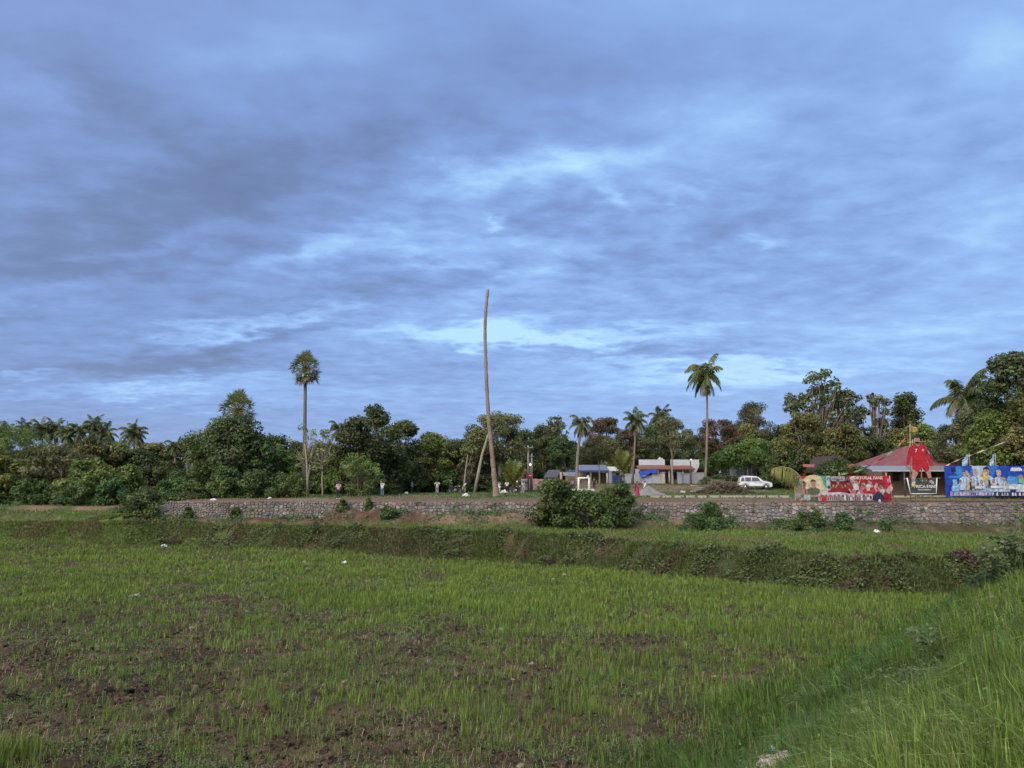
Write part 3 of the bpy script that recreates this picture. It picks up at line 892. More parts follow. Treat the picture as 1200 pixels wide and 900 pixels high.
def tree_variant(seed, kind, wd=8.0, h=8.5, dens=1.0, cb=None):
    """crown and trunk meshes of one tree, wd metres wide and h metres tall"""
    rng = np.random.default_rng(seed)
    K = dict(
        dense=dict(zb=.16, n=66, cr=.135, ls=.33, sq=.72, shape='egg', pal=[(.038, .055, .018), (.052, .072, .021), (.029, .044, .016), (.046, .058, .024)], limb=9, cover=1.5),
        olive=dict(zb=.20, n=56, cr=.135, ls=.30, sq=.60, shape='egg', pal=[(.090, .098, .030), (.070, .082, .026), (.105, .108, .036)], limb=9, cover=1.5),
        light=dict(zb=.10, n=62, cr=.125, ls=.30, sq=.75, shape='egg', pal=[(.078, .112, .026), (.062, .092, .024), (.100, .128, .032)], limb=9, cover=1.5),
        umbrella=dict(zb=.42, n=84, cr=.12, ls=.27, sq=.55, shape='umb', pal=[(.082, .084, .036), (.096, .088, .044), (.064, .070, .028)], limb=12, cover=1.0),
        open=dict(zb=.26, n=88, cr=.065, ls=.44, sq=.9, shape='tall', pal=[(.072, .080, .038), (.054, .066, .026), (.092, .092, .048)], limb=26, cover=.55),
        flame=dict(zb=.42, n=74, cr=.105, ls=.30, sq=.55, shape='umb', pal=[(.115, .062, .038), (.085, .070, .038), (.058, .066, .028), (.062, .068, .03), (.07, .055, .034)], limb=12, cover=.8),
        shrub=dict(zb=.02, n=52, cr=.165, ls=.27, sq=.8, shape='dome', pal=[(.050, .082, .025), (.038, .064, .021), (.066, .096, .029)], limb=6, cover=2.0),
        airy=dict(zb=.24, n=70, cr=.095, ls=.22, sq=.8, shape='egg', pal=[(.074, .082, .038), (.058, .068, .030), (.090, .092, .044)], limb=16, cover=1.0),
        bamboo=dict(zb=.03, n=72, cr=.11, ls=.34, sq=1.0, shape='fan', pal=[(.092, .125, .034), (.076, .104, .030), (.110, .138, .042)], limb=14, cover=1.2),
        bare=dict(zb=.38, n=30, cr=.08, ls=.26, sq=.8, shape='tall', pal=[(.095, .105, .045), (.12, .12, .055)], limb=18, cover=.14),
    )[kind]
    zb = K['zb'] if cb is None else cb; C = []
    lob = rng.uniform(0, 6.28, 3); amp = rng.uniform(.06, .16, 3)
    asym = rng.normal(0, .10, 2)
    guard = 0
    while len(C) < K['n'] and guard < 9000:
        guard += 1
        z = rng.uniform(zb, 1); q = (z - zb) / (1 - zb)
        if K['shape'] == 'egg': r = .5 * math.sin(math.pi * min(1, .20 + .76 * q) ** 1.05) ** .85
        elif K['shape'] == 'umb': r = .5 * max(0, 1 - (max(0, q - .25) / .78) ** 2.0) ** .5 * (.40 + .60 * min(1, q / .25))
        elif K['shape'] == 'tall': r = .5 * (math.sin(math.pi * (.12 + .8 * q))) ** .8
        elif K['shape'] == 'dome': r = .5 * math.sqrt(max(0, 1 - (q * .95) ** 2))
        else: r = .18 + .32 * math.sin(math.pi * min(1, .1 + .75 * q))
        th = rng.uniform(0, 2 * math.pi)
        r *= .90 + amp[0] * math.sin(2 * th + lob[0] + 5 * z) + amp[1] * math.sin(3 * th + lob[1] - 7 * z) + amp[2] * math.sin(5 * th + lob[2] + 11 * z)
        rad = r * math.sqrt(rng.uniform(.15 if K['shape'] != 'tall' else .02, 1))
        C.append((rad * math.cos(th) + asym[0] * (q - .4), rad * math.sin(th) + asym[1] * (q - .4), z - K['cr'] * .4 * q))
    C = np.array(C) * np.array([wd, wd, h])
    big = min(.5 * (wd + h), 1.5 * min(wd, h))
    cr = K['cr'] * big * rng.uniform(.5, 1.35, len(C))
    ls = K['ls'] * (1.0 if kind != 'shrub' else min(.85, .45 + .10 * big))
    total = K['cover'] * dens * math.pi * wd * h / (ls * ls * .31)
    total = min(total, 24000)
    wgt = cr ** 2 * rng.uniform(.6, 1.3, len(C)); wgt /= wgt.sum()
    lv = np.maximum((total * wgt).astype(int), 5)
    rep = np.repeat(np.arange(len(C)), lv); n = len(rep)
    dv = rng.normal(size=(n, 3)); dv /= np.linalg.norm(dv, axis=1, keepdims=True)
    rr = cr[rep] * rng.random(n) ** .42
    P = C[rep] + dv * rr[:, None] * np.array([1, 1, K['sq']])
    nrm = dv * .8 + rng.normal(size=(n, 3)) * .55 + np.array([0, 0, .45])
    pal = np.array(K['pal']); cl = pal[rng.integers(0, len(pal), len(C))] * rng.uniform(.7, 1.35, (len(C), 1))
    tint = cl[rep] * rng.uniform(.68, 1.35, (n, 1)) * (1 + .08 * rng.normal(size=(n, 3)))
    P[:, 2] = np.maximum(P[:, 2], .03)
    V, Q, T = leafquads(P, nrm, ls * rng.uniform(.6, 1.5, n), .62 if kind != 'bamboo' else .3, rng, np.clip(tint, .004, .5))
    crown = np_mesh(kind + "_crown", V, [Q], LEAF, tint=T)
    # trunk with limbs that reach into the leaf clumps
    b = MB()
    bark = PALEBARK if kind in ('bare', 'umbrella', 'airy') else BARK
    tr = {'bamboo': .05, 'bare': .012 * h, 'shrub': .05, 'open': .017 * h, 'airy': .018 * h}.get(kind, .022 * h)
    S = np.array([wd, wd, h])
    if kind == 'bamboo':
        for i in range(26):
            a = rng.uniform(0, 6.28); r0 = rng.uniform(.02, .3)
            tgt = C[rng.integers(len(C))]
            p0 = np.array([r0 * math.cos(a) * wd, r0 * math.sin(a) * wd, -.2]); p2 = np.array([tgt[0], tgt[1], max(tgt[2], .4 * h)])
            p1 = np.array([p0[0] * .8 + p2[0] * .2, p0[1] * .8 + p2[1] * .2, p2[2] * .6])
            b.tube([p0, p1, p2], [tr, tr * .8, tr * .3], 5)
    else:
        fork = (max(zb * .95, .16) if kind != 'bare' else .45) * h
        lean = rng.normal(0, .035, 2) * wd
        top = np.array([lean[0], lean[1], fork])
        b.tube([(0, 0, -.25), (lean[0] * .3, lean[1] * .3, fork * .1), (lean[0] * .4 + .08, lean[1] * .5, fork * .55), top], [tr * 1.5, tr * 1.05, tr * .9, tr * .8], 8)
        order = np.argsort(-C[:, 2] / h + rng.uniform(0, .5, len(C)))[:K['limb']]
        for i in order:
            e = C[i]; m_ = top * .45 + e * .55 + np.array([0, 0, -.02 * h]) + rng.normal(0, .02, 3) * S
            m1 = top * .8 + e * .2 + np.array([0, 0, .02 * h])
            b.tube([top - np.array([0, 0, .02 * h]), m1, m_, e], [tr * .55, tr * .45, tr * .3, tr * .1], 5)
            for _ in range(2):
                j = int(np.argmin(np.linalg.norm(C - e, axis=1) + (np.arange(len(C)) == i) * 99 + rng.uniform(0, .12, len(C)) * big))
                b.tube([m_, m_ * .4 + C[j] * .6 + np.array([0, 0, .012 * h]), C[j]], [tr * .24, tr * .16, tr * .06], 4)
    trunk = b.mesh(kind + "_trunk", bark)
    return crown, trunk


VAR = {('dense', i): tree_variant(40 + i, 'dense', 9.5, 8.0) for i in range(3)}
VAR.update({('olive', i): tree_variant(50 + i, 'olive', 9.5, 8.0) for i in range(2)})
VAR.update({('shrub', i): tree_variant(60 + i, 'shrub', 4.0, 2.8) for i in range(3)})

NAMES = dict(dense="dense_tree", olive="broad_tree", light="leafy_tree", umbrella="umbrella_tree", open="sparse_tree", flame="flame_tree", shrub="shrub", airy="airy_tree", bamboo="bamboo_clump", bare="thin_tree")
trng = np.random.default_rng(23)
_count = {}


def tree(kind, X, top, width, depth, label, group=None, v=None, zb=None, rz=None, cat=None, lean=0.0, dens=1.0, cb=None):
    """a tree whose top is seen at pixel row top, width pixels wide, standing depth metres away"""
    i = _count.get(kind, 0); _count[kind] = i + 1
    p = at(X, 557, depth)
    z = float(land(np.array([p[0]]), np.array([depth]), False)[0]) if zb is None else zb
    h = at(X, top, depth)[2] - z
    wd = width / F * depth * 1.04
    if group:                                  # look-alikes of the far rows share a few meshes
        n = sum(1 for q in VAR if q[0] == kind)
        (crown, trunk), sc = VAR[(kind, i % n)], ((wd / 9.5, wd / 9.5, h / 8.0) if kind != 'shrub' else (wd / 4, wd / 4, h / 2.8))
    else:
        (crown, trunk), sc = tree_variant(500 + 13 * i + sum(map(ord, kind)), kind, wd, h, dens, cb), (1, 1, 1)
    o = empty(NAMES[kind], (p[0], depth, z), float(trng.uniform(0, 6.28)) if rz is None else rz)
    o.scale = sc
    if lean: o.rotation_euler = (0, lean, 0)
    link("trunk" if kind not in ("shrub", "bamboo") else "stem", trunk, o)
    link("crown" if kind != "shrub" else "foliage", crown, o)
    tag(o, label, cat or ("bush" if kind == "shrub" else "bamboo" if kind == "bamboo" else "tree"), group)
    return o


# (kind, X, top, width, depth, label)
TREES = [
    ('bamboo', 14, 497, 66, 96, "pale feathery bamboo clump at the far left end of the tree line"),
    ('light', 10, 536, 64, 80, "yellow-green low-branched tree at the left picture edge over deep shade"),
    ('umbrella', 66, 522, 92, 82, "brown-tinged umbrella-shaped tree near the left end of the tree line"),
    ('bamboo', 46, 505, 44, 99, "feathery light green clump behind the brown umbrella tree"),
    ('light', 112, 536, 74, 81, "mid green spreading tree just right of the brown umbrella tree"),
    ('olive', 104, 511, 72, 97, "round olive-green tree below the left coconut palms"),
    ('olive', 134, 516, 60, 99, "round olive-green tree left of the lone left coconut palm"),
    ('light', 148, 546, 56, 84, "low bright green tree in front of the lone left coconut palm"),
    ('dense', 172, 528, 50, 100, "dark tree in the dip between lone coconut palm and big dense tree"),
    ('dense', 196, 540, 52, 93, "dark low tree at the left foot of the big dense tree"),
    ('bamboo', 238, 500, 46, 97, "pale feathery clump against the left side of the big dense tree"),
    ('dense', 272, 490, 104, 91, "big round dark dense tree with a palmyra crown poking out above it"),
    ('dense', 304, 505, 50, 90, "dark dense tree joining the big dense tree on its right"),
    ('light', 328, 522, 46, 96, "mid green tree right of the big dense tree"),
    ('light', 352, 530, 44, 100, "leafy green tree behind the tall palmyra trunk"),
    ('bare', 361, 497, 44, 86, "thin leaning pale tree with few leaves beside the tall palmyra"),
    ('bare', 379, 503, 42, 85, "thin pale-trunked tree with sparse crown right of the tall palmyra"),
    ('light', 392, 520, 50, 92, "yellowish green tree left of the tall dark grove"),
    ('dense', 421, 488, 54, 91, "tall dark tree with layered leaves, left in the central grove"),
    ('dense', 449, 474, 62, 95, "tallest dark tree of the grove left of the bare pole"),
    ('dense', 471, 490, 50, 101, "dark tree with an arching side branch at the grove's right"),
    ('bamboo', 420, 532, 58, 86, "light green thicket with many thin stems under the dark grove"),
    ('bamboo', 455, 536, 56, 99, "light green thicket behind the standing people"),
    ('light', 507, 508, 62, 107, "soft olive-green round tree between the dark grove and the bare pole"),
    ('dense', 534, 517, 50, 110, "dark green tree behind the first parked motorbike"),
    ('airy', 549, 530, 34, 104.5, "small forked tree with pale bare limbs left of the bare pole"),
    ('umbrella', 584, 484, 84, 108, "wide flat-topped umbrella tree behind the bare pole"),
    ('dense', 560, 502, 50, 114, "dark tree under the flat umbrella tree by the pole"),
    ('dense', 612, 505, 52, 134, "dark green tree right behind the two utility poles"),
    ('dense', 638, 498, 46, 146, "dark tree rising behind the small dark-roofed hut"),
    ('open', 650, 487, 34, 150, "tall see-through tree above the small dark-roofed hut"),
    ('dense', 664, 510, 46, 142, "dark tree left of the leaning coconut palm"),
    ('flame', 707, 489, 58, 150, "rust-red flat-topped flame tree right of the leaning coconut palm"),
    ('airy', 703, 511, 56, 121, "grey-green rounded tree in front of the blue-roofed shed", dict(cb=.50)),
    ('light', 726, 519, 40, 144, "yellow-green tree behind the cream flat-roofed house"),
    ('flame', 738, 501, 44, 141, "brownish flat-topped tree behind the middle coconut palm"),
    ('dense', 765, 500, 60, 146, "dark tree between the two middle coconut palms"),
    ('airy', 788, 489, 66, 118, "rounded thin-leaved tree standing before the orange-tiled house", dict(cb=.42)),
    ('dense', 822, 508, 46, 144, "dark tree behind the tall coconut palm's trunk"),
    ('flame', 846, 490, 58, 130, "rusty-leaved flame tree right of the tall coconut palm"),
    ('airy', 882, 470, 60, 140, "hazy grey-green tree rising right of the rusty flame tree"),
    ('olive', 868, 496, 66, 138, "olive-brown round tree above the white car"),
    ('light', 876, 517, 92, 124, "low wide green tree shading the pale house behind the white car", dict(cb=.40)),
    ('dense', 913, 500, 52, 125, "dark tree left of the thin-trunked palm"),
    ('open', 962, 432, 74, 112, "tallest see-through broad-leaved tree left of the red-roofed house"),
    ('open', 996, 452, 56, 115, "open-crowned dark tree right of the tallest see-through tree"),
    ('open', 1027, 458, 46, 113, "slim open-crowned tree left of the footballer figure"),
    ('olive', 948, 482, 66, 108, "olive-brown lower tree under the tallest see-through tree"),
    ('olive', 985, 497, 62, 104, "olive-green tree behind the red football banner"),
    ('dense', 925, 525, 60, 108, "dark undergrowth tree above the left end of the red banner"),
    ('dense', 968, 520, 70, 107, "dark low tree behind the middle of the red banner"),
    ('dense', 1018, 512, 56, 110, "dark low tree behind the red-roofed house's left eave"),
    ('dense', 1064, 460, 40, 117, "narrow dark tree rising behind the footballer figure"),
    ('light', 1086, 496, 46, 108, "yellowish tree behind the ridge of the red-roofed house"),
    ('olive', 1054, 500, 44, 112, "brownish green tree behind the footballer figure's shoulders"),
    ('airy', 1146, 476, 96, 84, "wide feathery green tree above the blue football banner"),
    ('dense', 1196, 408, 72, 79, "tall dark tree at the right picture edge"),
    ('light', 1188, 470, 66, 82, "mid green tree below the tall dark tree at the right edge"),
    ('airy', 1112, 498, 56, 92, "feathery tree between red-roofed house and big right palm"),
    ('dense', 1180, 512, 76, 84, "dark low tree behind the right end of the blue banner"),
    ('dense', 1140, 520, 60, 88, "dark low tree behind the blue-and-white flags"),
    ('light', 1163, 482, 74, 77, "pale green rounded tree right above the blue banner's middle"),
    ('olive', 1206, 458, 62, 75, "olive tree filling the lower right of the tall dark edge tree"),
    ('light', 1240, 440, 110, 80, "large green tree just beyond the right picture edge"),
    ('light', -40, 505, 90, 86, "large green tree just beyond the left picture edge"),
    ('dense', -20, 560, 60, 78, "dark low tree at the left picture edge, under the yellow-green one"),
]
for a in TREES: tree(*a[:6], **(a[6] if len(a) > 6 else {}))

BUSHES = [
    (170, 573, 54, 69.0, "rounded dark green bush on the terrace left of the stone wall's end"),
    (262, 549, 52, 80, "pale green bush in front of the big dense tree"),
    (300, 553, 46, 79, "light green bush right of the pale one under the big dense tree"),
    (226, 566, 38, 77, "small low bush near the left end of the stone wall"),
    (338, 556, 46, 81, "green bush left of the thin pale trees"),
    (205, 560, 44, 82, "dark bush above the stone wall's left end"),
    (88, 566, 42, 77, "low bush in the shade of the brown umbrella tree"),
    (130, 562, 52, 79, "low green bush on the dirt under the left trees"),
    (40, 562, 56, 79, "dark bush in the shade at the left end of the tree line"),
    (402, 585, 16, 67.2, "small leafy bush growing on top of the broken wall"),
    (433, 583, 9, 67.6, "tiny bush growing out of the broken wall top"),
    (458, 593, 28, 66.4, "dark creeper bush hanging over the red slipped soil"),
    (834, 590, 36, 63.6, "dark green bush against the wall right of the gravel heap"),
    (944, 599, 44, 62.4, "flat dark bush at the wall foot below the red banner"),
    (986, 601, 26, 62, "small round bush at the wall foot below the red banner's right end"),
    (818, 602, 46, 62.6, "low grassy bush on the dirt left of the dark wall bush"),
    (277, 594, 12, 68.2, "small weed bush against the left part of the stone wall"),
    (222, 594, 12, 68.2, "small weed bush near the left end of the stone wall"),
    (972, 537, 42, 88, "dark bush before the brown gabled house, behind the red banner's middle"),
    (1003, 545, 34, 87, "dark bush between the brown gabled house and the red roof's left eave"),
    (1035, 611, 16, 61.5, "little weed bush at the wall foot beside white litter"),
]
for X, tp, w, dep, lb in BUSHES:
    x = (X - 600) / F * dep
    tree('shrub', X, tp, w, dep, lb)
# the big double bush swallowing part of the wall
for j, (X, tp, w, dep, lb) in enumerate([
    (654, 562, 58, 63.6, "tallest left lump of the big dark bush in front of the stone wall"),
    (690, 576, 66, 63.4, "low middle lump of the big dark bush in front of the stone wall"),
    (721, 567, 50, 63.5, "right-hand lump of the big dark bush beside the stone wall")]):
    tree('shrub', X, tp, w, dep, lb, dens=1.3)

# understorey and far rows that close the gaps between the named trees
for i in range(34):
    X = -70 + i * 39 + float(trng.uniform(-12, 12))
    tree('dense' if i % 3 else 'olive', X, float(trng.uniform(509, 524)), float(trng.uniform(52, 78)), float(trng.uniform(150, 175)),
         "dark crown in the far row of trees closing the horizon", "far row of dark trees behind the clearing", zb=0.0)
for i in range(22):
    X = 205 + i * 18.5 + float(trng.uniform(-6, 6))
    if 605 < X: break
    tree('shrub', X, float(trng.uniform(549, 562)), float(trng.uniform(28, 44)), float(trng.uniform(91, 95)) if X < 462 else float(trng.uniform(104, 108)),
         "green undergrowth bush along the foot of the tree line behind the playground", "undergrowth bushes behind the playground")
for i, X in enumerate((842, 858, 905, 925, 1000, 1022, 1046, 1068, 1090, 1110, 1150, 1186)):
    tree('shrub', X, float(trng.uniform(546, 558)), float(trng.uniform(34, 52)), float(trng.uniform(128, 134)) if X < 700 else float(trng.uniform(112, 120)) if X < 940 else float(trng.uniform(104, 110)) if X < 1120 else 90.0,
         "dark bush in the shade under the right-hand trees", "dark bushes under the right-hand trees")

# dead standing stems among the undergrowth
def dead_stem(X, Yb, Yt, dep, dx, r, label):
    b = MB(); p = at(X, 557, dep); z = 0.0
    h = at(X + dx, Yt, dep)[2]
    q = dx / F * dep
    b.tube([(0, 0, -.1), (q * .3, 0, h * .35), (q * .55, .1, h * .65), (q, 0, h)], [r, r * .9, r * .7, r * .4], 7)
    b.tube([(q * .55, .1, h * .64), (q * .55 + .5, .1, h * .8), (q * .55 + .7, 0, h * .98)], [r * .5, r * .35, r * .15], 5)
    o = b.obj("dead_tree", PALEBARK, None, (p[0], dep, z)); tag(o, label, "dead tree")
dead_stem(556, 574, 508, 101.5, 16, .24, "pale leaning trunk rising left of the bare pole into the umbrella tree")
dead_stem(362, 575, 520, 84, -6, .13, "thin white leaning stem at the tall palmyra's foot")
dead_stem(543, 573, 533, 102.5, 5, .13, "thin pale stem left of the leaning trunk by the pole")


# ------------------------------------------------------------------ palms
def frond_geo(rng, az, el, L, droop, npair=24, ll=.62, wide=.055, ragged=0.0):
    """leaf of a coconut palm: returns rachis path and leaflet arrays"""
    d = np.array([math.cos(az) * math.cos(el), math.sin(az) * math.cos(el), math.sin(el)])
    pts = []; p = np.zeros(3); n = 14
    for i in range(n + 1):
        pts.append(p.copy())
        p = p + d * L / n
        d = d + np.array([0, 0, -droop / n * (.4 + 1.6 * i / n)])
        d /= np.linalg.norm(d)
    pts = np.array(pts)
    return pts


def leaflets(rng, pts, npair, ll, wide, pal, hang=.55, ragged=.1):
    V, Q, T, C = [], [], [], []
    n = len(pts) - 1; o = 0
    for s in range(npair):
        t = .12 + .88 * (s + .5) / npair
        f = t * n; i = min(int(f), n - 1); p = pts[i] * (1 - (f - i)) + pts[i + 1] * (f - i)
        tg = pts[i + 1] - pts[i]; tg /= np.linalg.norm(tg)
        sd = np.cross(tg, np.array([0, 0, 1.0])); sd /= np.linalg.norm(sd) + 1e-6
        L = ll * (math.sin(math.pi * (.12 + .80 * t)) ** .7) * rng.uniform(.85, 1.1)
        for sg in (-1, 1):
            if rng.random() < ragged: continue
            dr = tg * .55 + sd * sg * .8 + np.array([0, 0, -hang * rng.uniform(.3, 1.3)]); dr /= np.linalg.norm(dr)
            dn = dr + np.array([0, 0, -.7]) * rng.uniform(.4, 1.2); dn /= np.linalg.norm(dn)
            m = p + dr * L * .55; e = m + dn * L * .5
            wv = tg * wide
            V += [p - wv * .4, p + wv * .4, m + wv * .5, m - wv * .5, e]
            Q.append((o, o + 1, o + 2, o + 3)); T.append((o + 3, o + 2, o + 4)); o += 5
            c = np.array(pal) * rng.uniform(.7, 1.3)
            C += [c, c, c, c, c * 1.15]
    return V, Q, T, C


def palm_crown(seed, nf=22, L=3.6, el0=80, el1=-45, pal=(.060, .078, .026), pal2=(.12, .105, .045), hang=.9, droop=2.0, npair=40, wind=None):
    rng = np.random.default_rng(seed)
    V, Q, T, C = [], [], [], []
    for i in range(nf):
        q = i / (nf - 1)
        az = i * 2.399963 + rng.uniform(-.25, .25)
        el = R(el0 + (el1 - el0) * q + rng.uniform(-9, 9))
        if wind is not None:
            az = az + .75 * math.sin(wind - az) * (1 - .4 * q)
        pts = frond_geo(rng, az, el, L * rng.uniform(.85, 1.1) * (1 - .15 * q), droop * rng.uniform(.8, 1.2))
        c = np.array(pal) * (1 - q * .25) if q < .84 else np.array(pal2)
        v, qq, tt, cc = leaflets(rng, pts, npair, L * .28, L * .030, c, hang, .04)
        o = len(V)
        V += v; Q += [tuple(k + o for k in f) for f in qq]; T += [tuple(k + o for k in f) for f in tt]; C += cc
        rv, rf = tube_geo(pts, np.linspace(.05, .012, len(pts)) * L / 3.6, 4, False)
        o = len(V); V += rv; Q += [tuple(k + o for k in f) for f in rf]; C += [np.array((.13, .13, .05))] * len(rv)
    # nuts and fibre under the leaves
    b = MB()
    for i in range(9):
        a = rng.uniform(0, 6.28); b.ell((.28 * math.cos(a), .28 * math.sin(a), rng.uniform(-.55, -.2)), (.13, .13, .17), 0, 6, 4)
    o = len(V); V += b.v; C += [np.array((.10, .085, .03))] * len(b.v)
    for f in b.f:
        g_ = tuple(k + o for k in f)
        (Q if len(g_) == 4 else T).append(g_)
    return np_mesh("palm_crown", np.array(V), [np.array(Q), np.array(T)], leaf_mat("palm_leaves", .5, .3, .3, gain=1.25, hue=.012), tint=np.array(C))


PALMS = [palm_crown(1, 26), palm_crown(2, 25, el1=-60), palm_crown(3, 22, el0=70, el1=-62, pal=(.055, .07, .026), hang=.8)]
WINDY = palm_crown(4, 20, 3.7, 76, -62, (.07, .085, .028), (.13, .115, .05), 1.1, 2.1, 46, wind=math.pi * 0.95)
BIGPALM = palm_crown(9, 21, 4.6, 75, -35, (.055, .072, .028), (.09, .085, .04), 1.1, 1.8, 48, wind=-.2)
YOUNG = palm_crown(12, 9, 3.4, 88, 64, (.095, .118, .03), (.12, .12, .035), .6, .9, 34)


def palm(X, Yc, Xb, depth, rpx, label, crown, name="coconut_palm", r=.17, zb=None, group=None, bend=.0, L=3.6):
    p = at(Xb, 557, depth)
    z = float(land(np.array([p[0]]), np.array([depth]), False)[0]) if zb is None else zb
    c = at(X, Yc, depth)
    o = empty(name, (p[0], depth, z))
    dx, h = c[0] - p[0], c[2] - z
    path = []
    for i in range(9):
        t = i / 8
        path.append((dx * (t ** 1.25) + bend * math.sin(math.pi * t), 0, h * t - (.15 if i == 0 else 0)))
    b = MB(); b.tube(path, [r * (1.55 if i == 0 else 1.1 - .42 * i / 8) for i in range(9)], 9)
    b.obj("trunk", PALMBARK, o)
    k = link("crown", crown, o); k.location = (dx, 0, h)
    s = (rpx / F * depth) / (L * .9); k.scale = (s, s, s); k.rotation_euler = (0, 0, float(trng.uniform(0, 6.28)) if name == "coconut_palm" and crown in PALMS else 0)
    tag(o, label, "palm tree", group)
    return o


palm(828, 440, 826, 117, 28, "tall lone windswept coconut palm right of the orange-tiled house", WINDY, r=.20, bend=.25)
palm(157, 509, 158, 110, 19, "lone coconut palm standing clear in the gap left of the big dense tree", PALMS[0])
palm(205, 522, 206, 105, 14, "small coconut palm just left of the big dense tree", PALMS[2])
palm(219, 524, 221, 108, 12, "smaller second palm touching the big dense tree's left side", PALMS[1])
palm(682, 497, 676, 115, 19, "coconut palm with a pale leaning trunk beside the blue-roofed shed", PALMS[2], r=.24, bend=-.2)
palm(745, 494, 741, 120, 18, "coconut palm left of the orange-tiled house", PALMS[0], bend=.1)
palm(774, 492, 772, 142, 19, "coconut palm behind the orange-tiled house", PALMS[1])
palm(398, 503, 400, 104, 17, "coconut palm half hidden at the left of the dark central grove", PALMS[2])
palm(929, 473, 932, 124, 15, "thin-trunked palm left of the tallest see-through tree", PALMS[2], r=.2)
palm(1127, 467, 1122, 88, 40, "large wind-blown coconut palm above the blue banner", BIGPALM, L=4.6, r=.24)
palm(1075, 505, 1078, 112, 16, "small dark palm behind the red-roofed house", PALMS[1])
palm(600, 520, 602, 108, 1.0 * 12, "small palm in the trees right of the bare pole", PALMS[1]) if False else None
for X, Y in ((6, 505), (30, 502), (49, 500), (64, 501), (80, 505), (93, 500), (110, 497), (123, 505), (134, 519)):
    palm(X, Y + 4, X + 2, 118 + (X * 7) % 13, 17, "coconut palm in the row rising behind the left trees", PALMS[(X + Y) % 3], group="row of coconut palms behind the left trees")
# young yellow palms
palm(729, 554, 731, 116, 26, "young yellow-green palm with upright fronds before the blue gate", YOUNG, "young_palm", r=.16, L=3.4)
palm(601, 570, 601, 104, 30, "young yellowish palm just right of the bare pole", YOUNG, "young_palm", r=.12, L=3.4)


def palmyra_crown(seed, n=50, rad=1.55):
    rng = np.random.default_rng(seed)
    V, Q, T, C = [], [], [], []
    for i in range(n):
        q = (i + .5) / n
        el = math.asin(1 - 1.93 * q); az = i * 2.399963
        d = np.array([math.cos(az) * math.cos(el), math.sin(az) * math.cos(el), math.sin(el)])
        base = d * rad * rng.uniform(.55, .86)
        side = np.cross(d, [0, 0, 1.0]); side /= np.linalg.norm(side) + 1e-6
        up = np.cross(side, d)
        tw = rng.uniform(-.6, .6); s2 = side * math.cos(tw) + up * math.sin(tw); u2 = np.cross(s2, d)
        L = rad * rng.uniform(.42, .60); c = np.array((.10, .112, .042)) * rng.uniform(.65, 1.35)
        if el < R(-25): c = np.array((.13, .11, .05)) * rng.uniform(.6, 1.1)
        o = len(V); rv, rf = tube_geo([(0, 0, 0), base * .5, base], [.05, .04, .03], 4, False)
        V += rv; Q += [tuple(k + o for k in f) for f in rf]; C += [np.array((.12, .11, .05))] * len(rv)
        for a in np.linspace(-1.75, 1.75, 15):
            dr = d * math.cos(a) + s2 * math.sin(a) + u2 * rng.normal(0, .12); e = base + dr * L * rng.uniform(.85, 1.1)
            m = base + dr * L * .55; w = np.cross(dr, u2) * L * .06
            o = len(V); V += [base - w * .2, base + w * .2, m + w, m - w, e - u2 * 0 - np.array([0, 0, .08 * L])]
            Q.append((o, o + 1, o + 2, o + 3)); T.append((o + 3, o + 2, o + 4)); C += [c, c, c, c, c * 1.2]
    return np_mesh("palmyra_crown", np.array(V), [np.array(Q), np.array(T)], leaf_mat("palm_leaves", .5, .3, .3, gain=1.25, hue=.012), tint=np.array(C))


PALMYRA = palmyra_crown(5)


def palmyra(X, Yc, Xb, depth, rpx, label, r=.24):
    p = at(Xb, 557, depth); c = at(X, Yc, depth)
    z = float(land(np.array([p[0]]), np.array([depth]), False)[0])
    o = empty("palmyra_palm", (p[0], depth, z))
    dx, h = c[0] - p[0], c[2] - z
    b = MB(); b.tube([(0, 0, -.2), (dx * .02, 0, h * .04), (dx * .35, 0, h * .35), (dx * .7, 0, h * .7), (dx, 0, h)], [r * 1.9, r * 1.25, r, r * .85, r * .8], 10)
    b.obj("trunk", mat("dark_palm_bark", (.10, .085, .07), .9, bump=.6, bscale=16), o)
    k = link("crown", PALMYRA, o); k.location = (dx, 0, h); s = rpx / F * depth / 1.55 / 1.02; k.scale = (s, s, s * 1.22)
    tag(o, label, "palm tree")


palmyra(358, 432, 357, 97, 16.5, "tall lone palmyra palm with a ball-shaped crown on a bare trunk")
palmyra(279, 481, 280, 96, 19, "palmyra crown showing just above the big dense tree")


# ------------------------------------------------------------------ the tall bare pole
def ground_at(x, y): return float(land(np.array([x]), np.array([y]), False)[0])


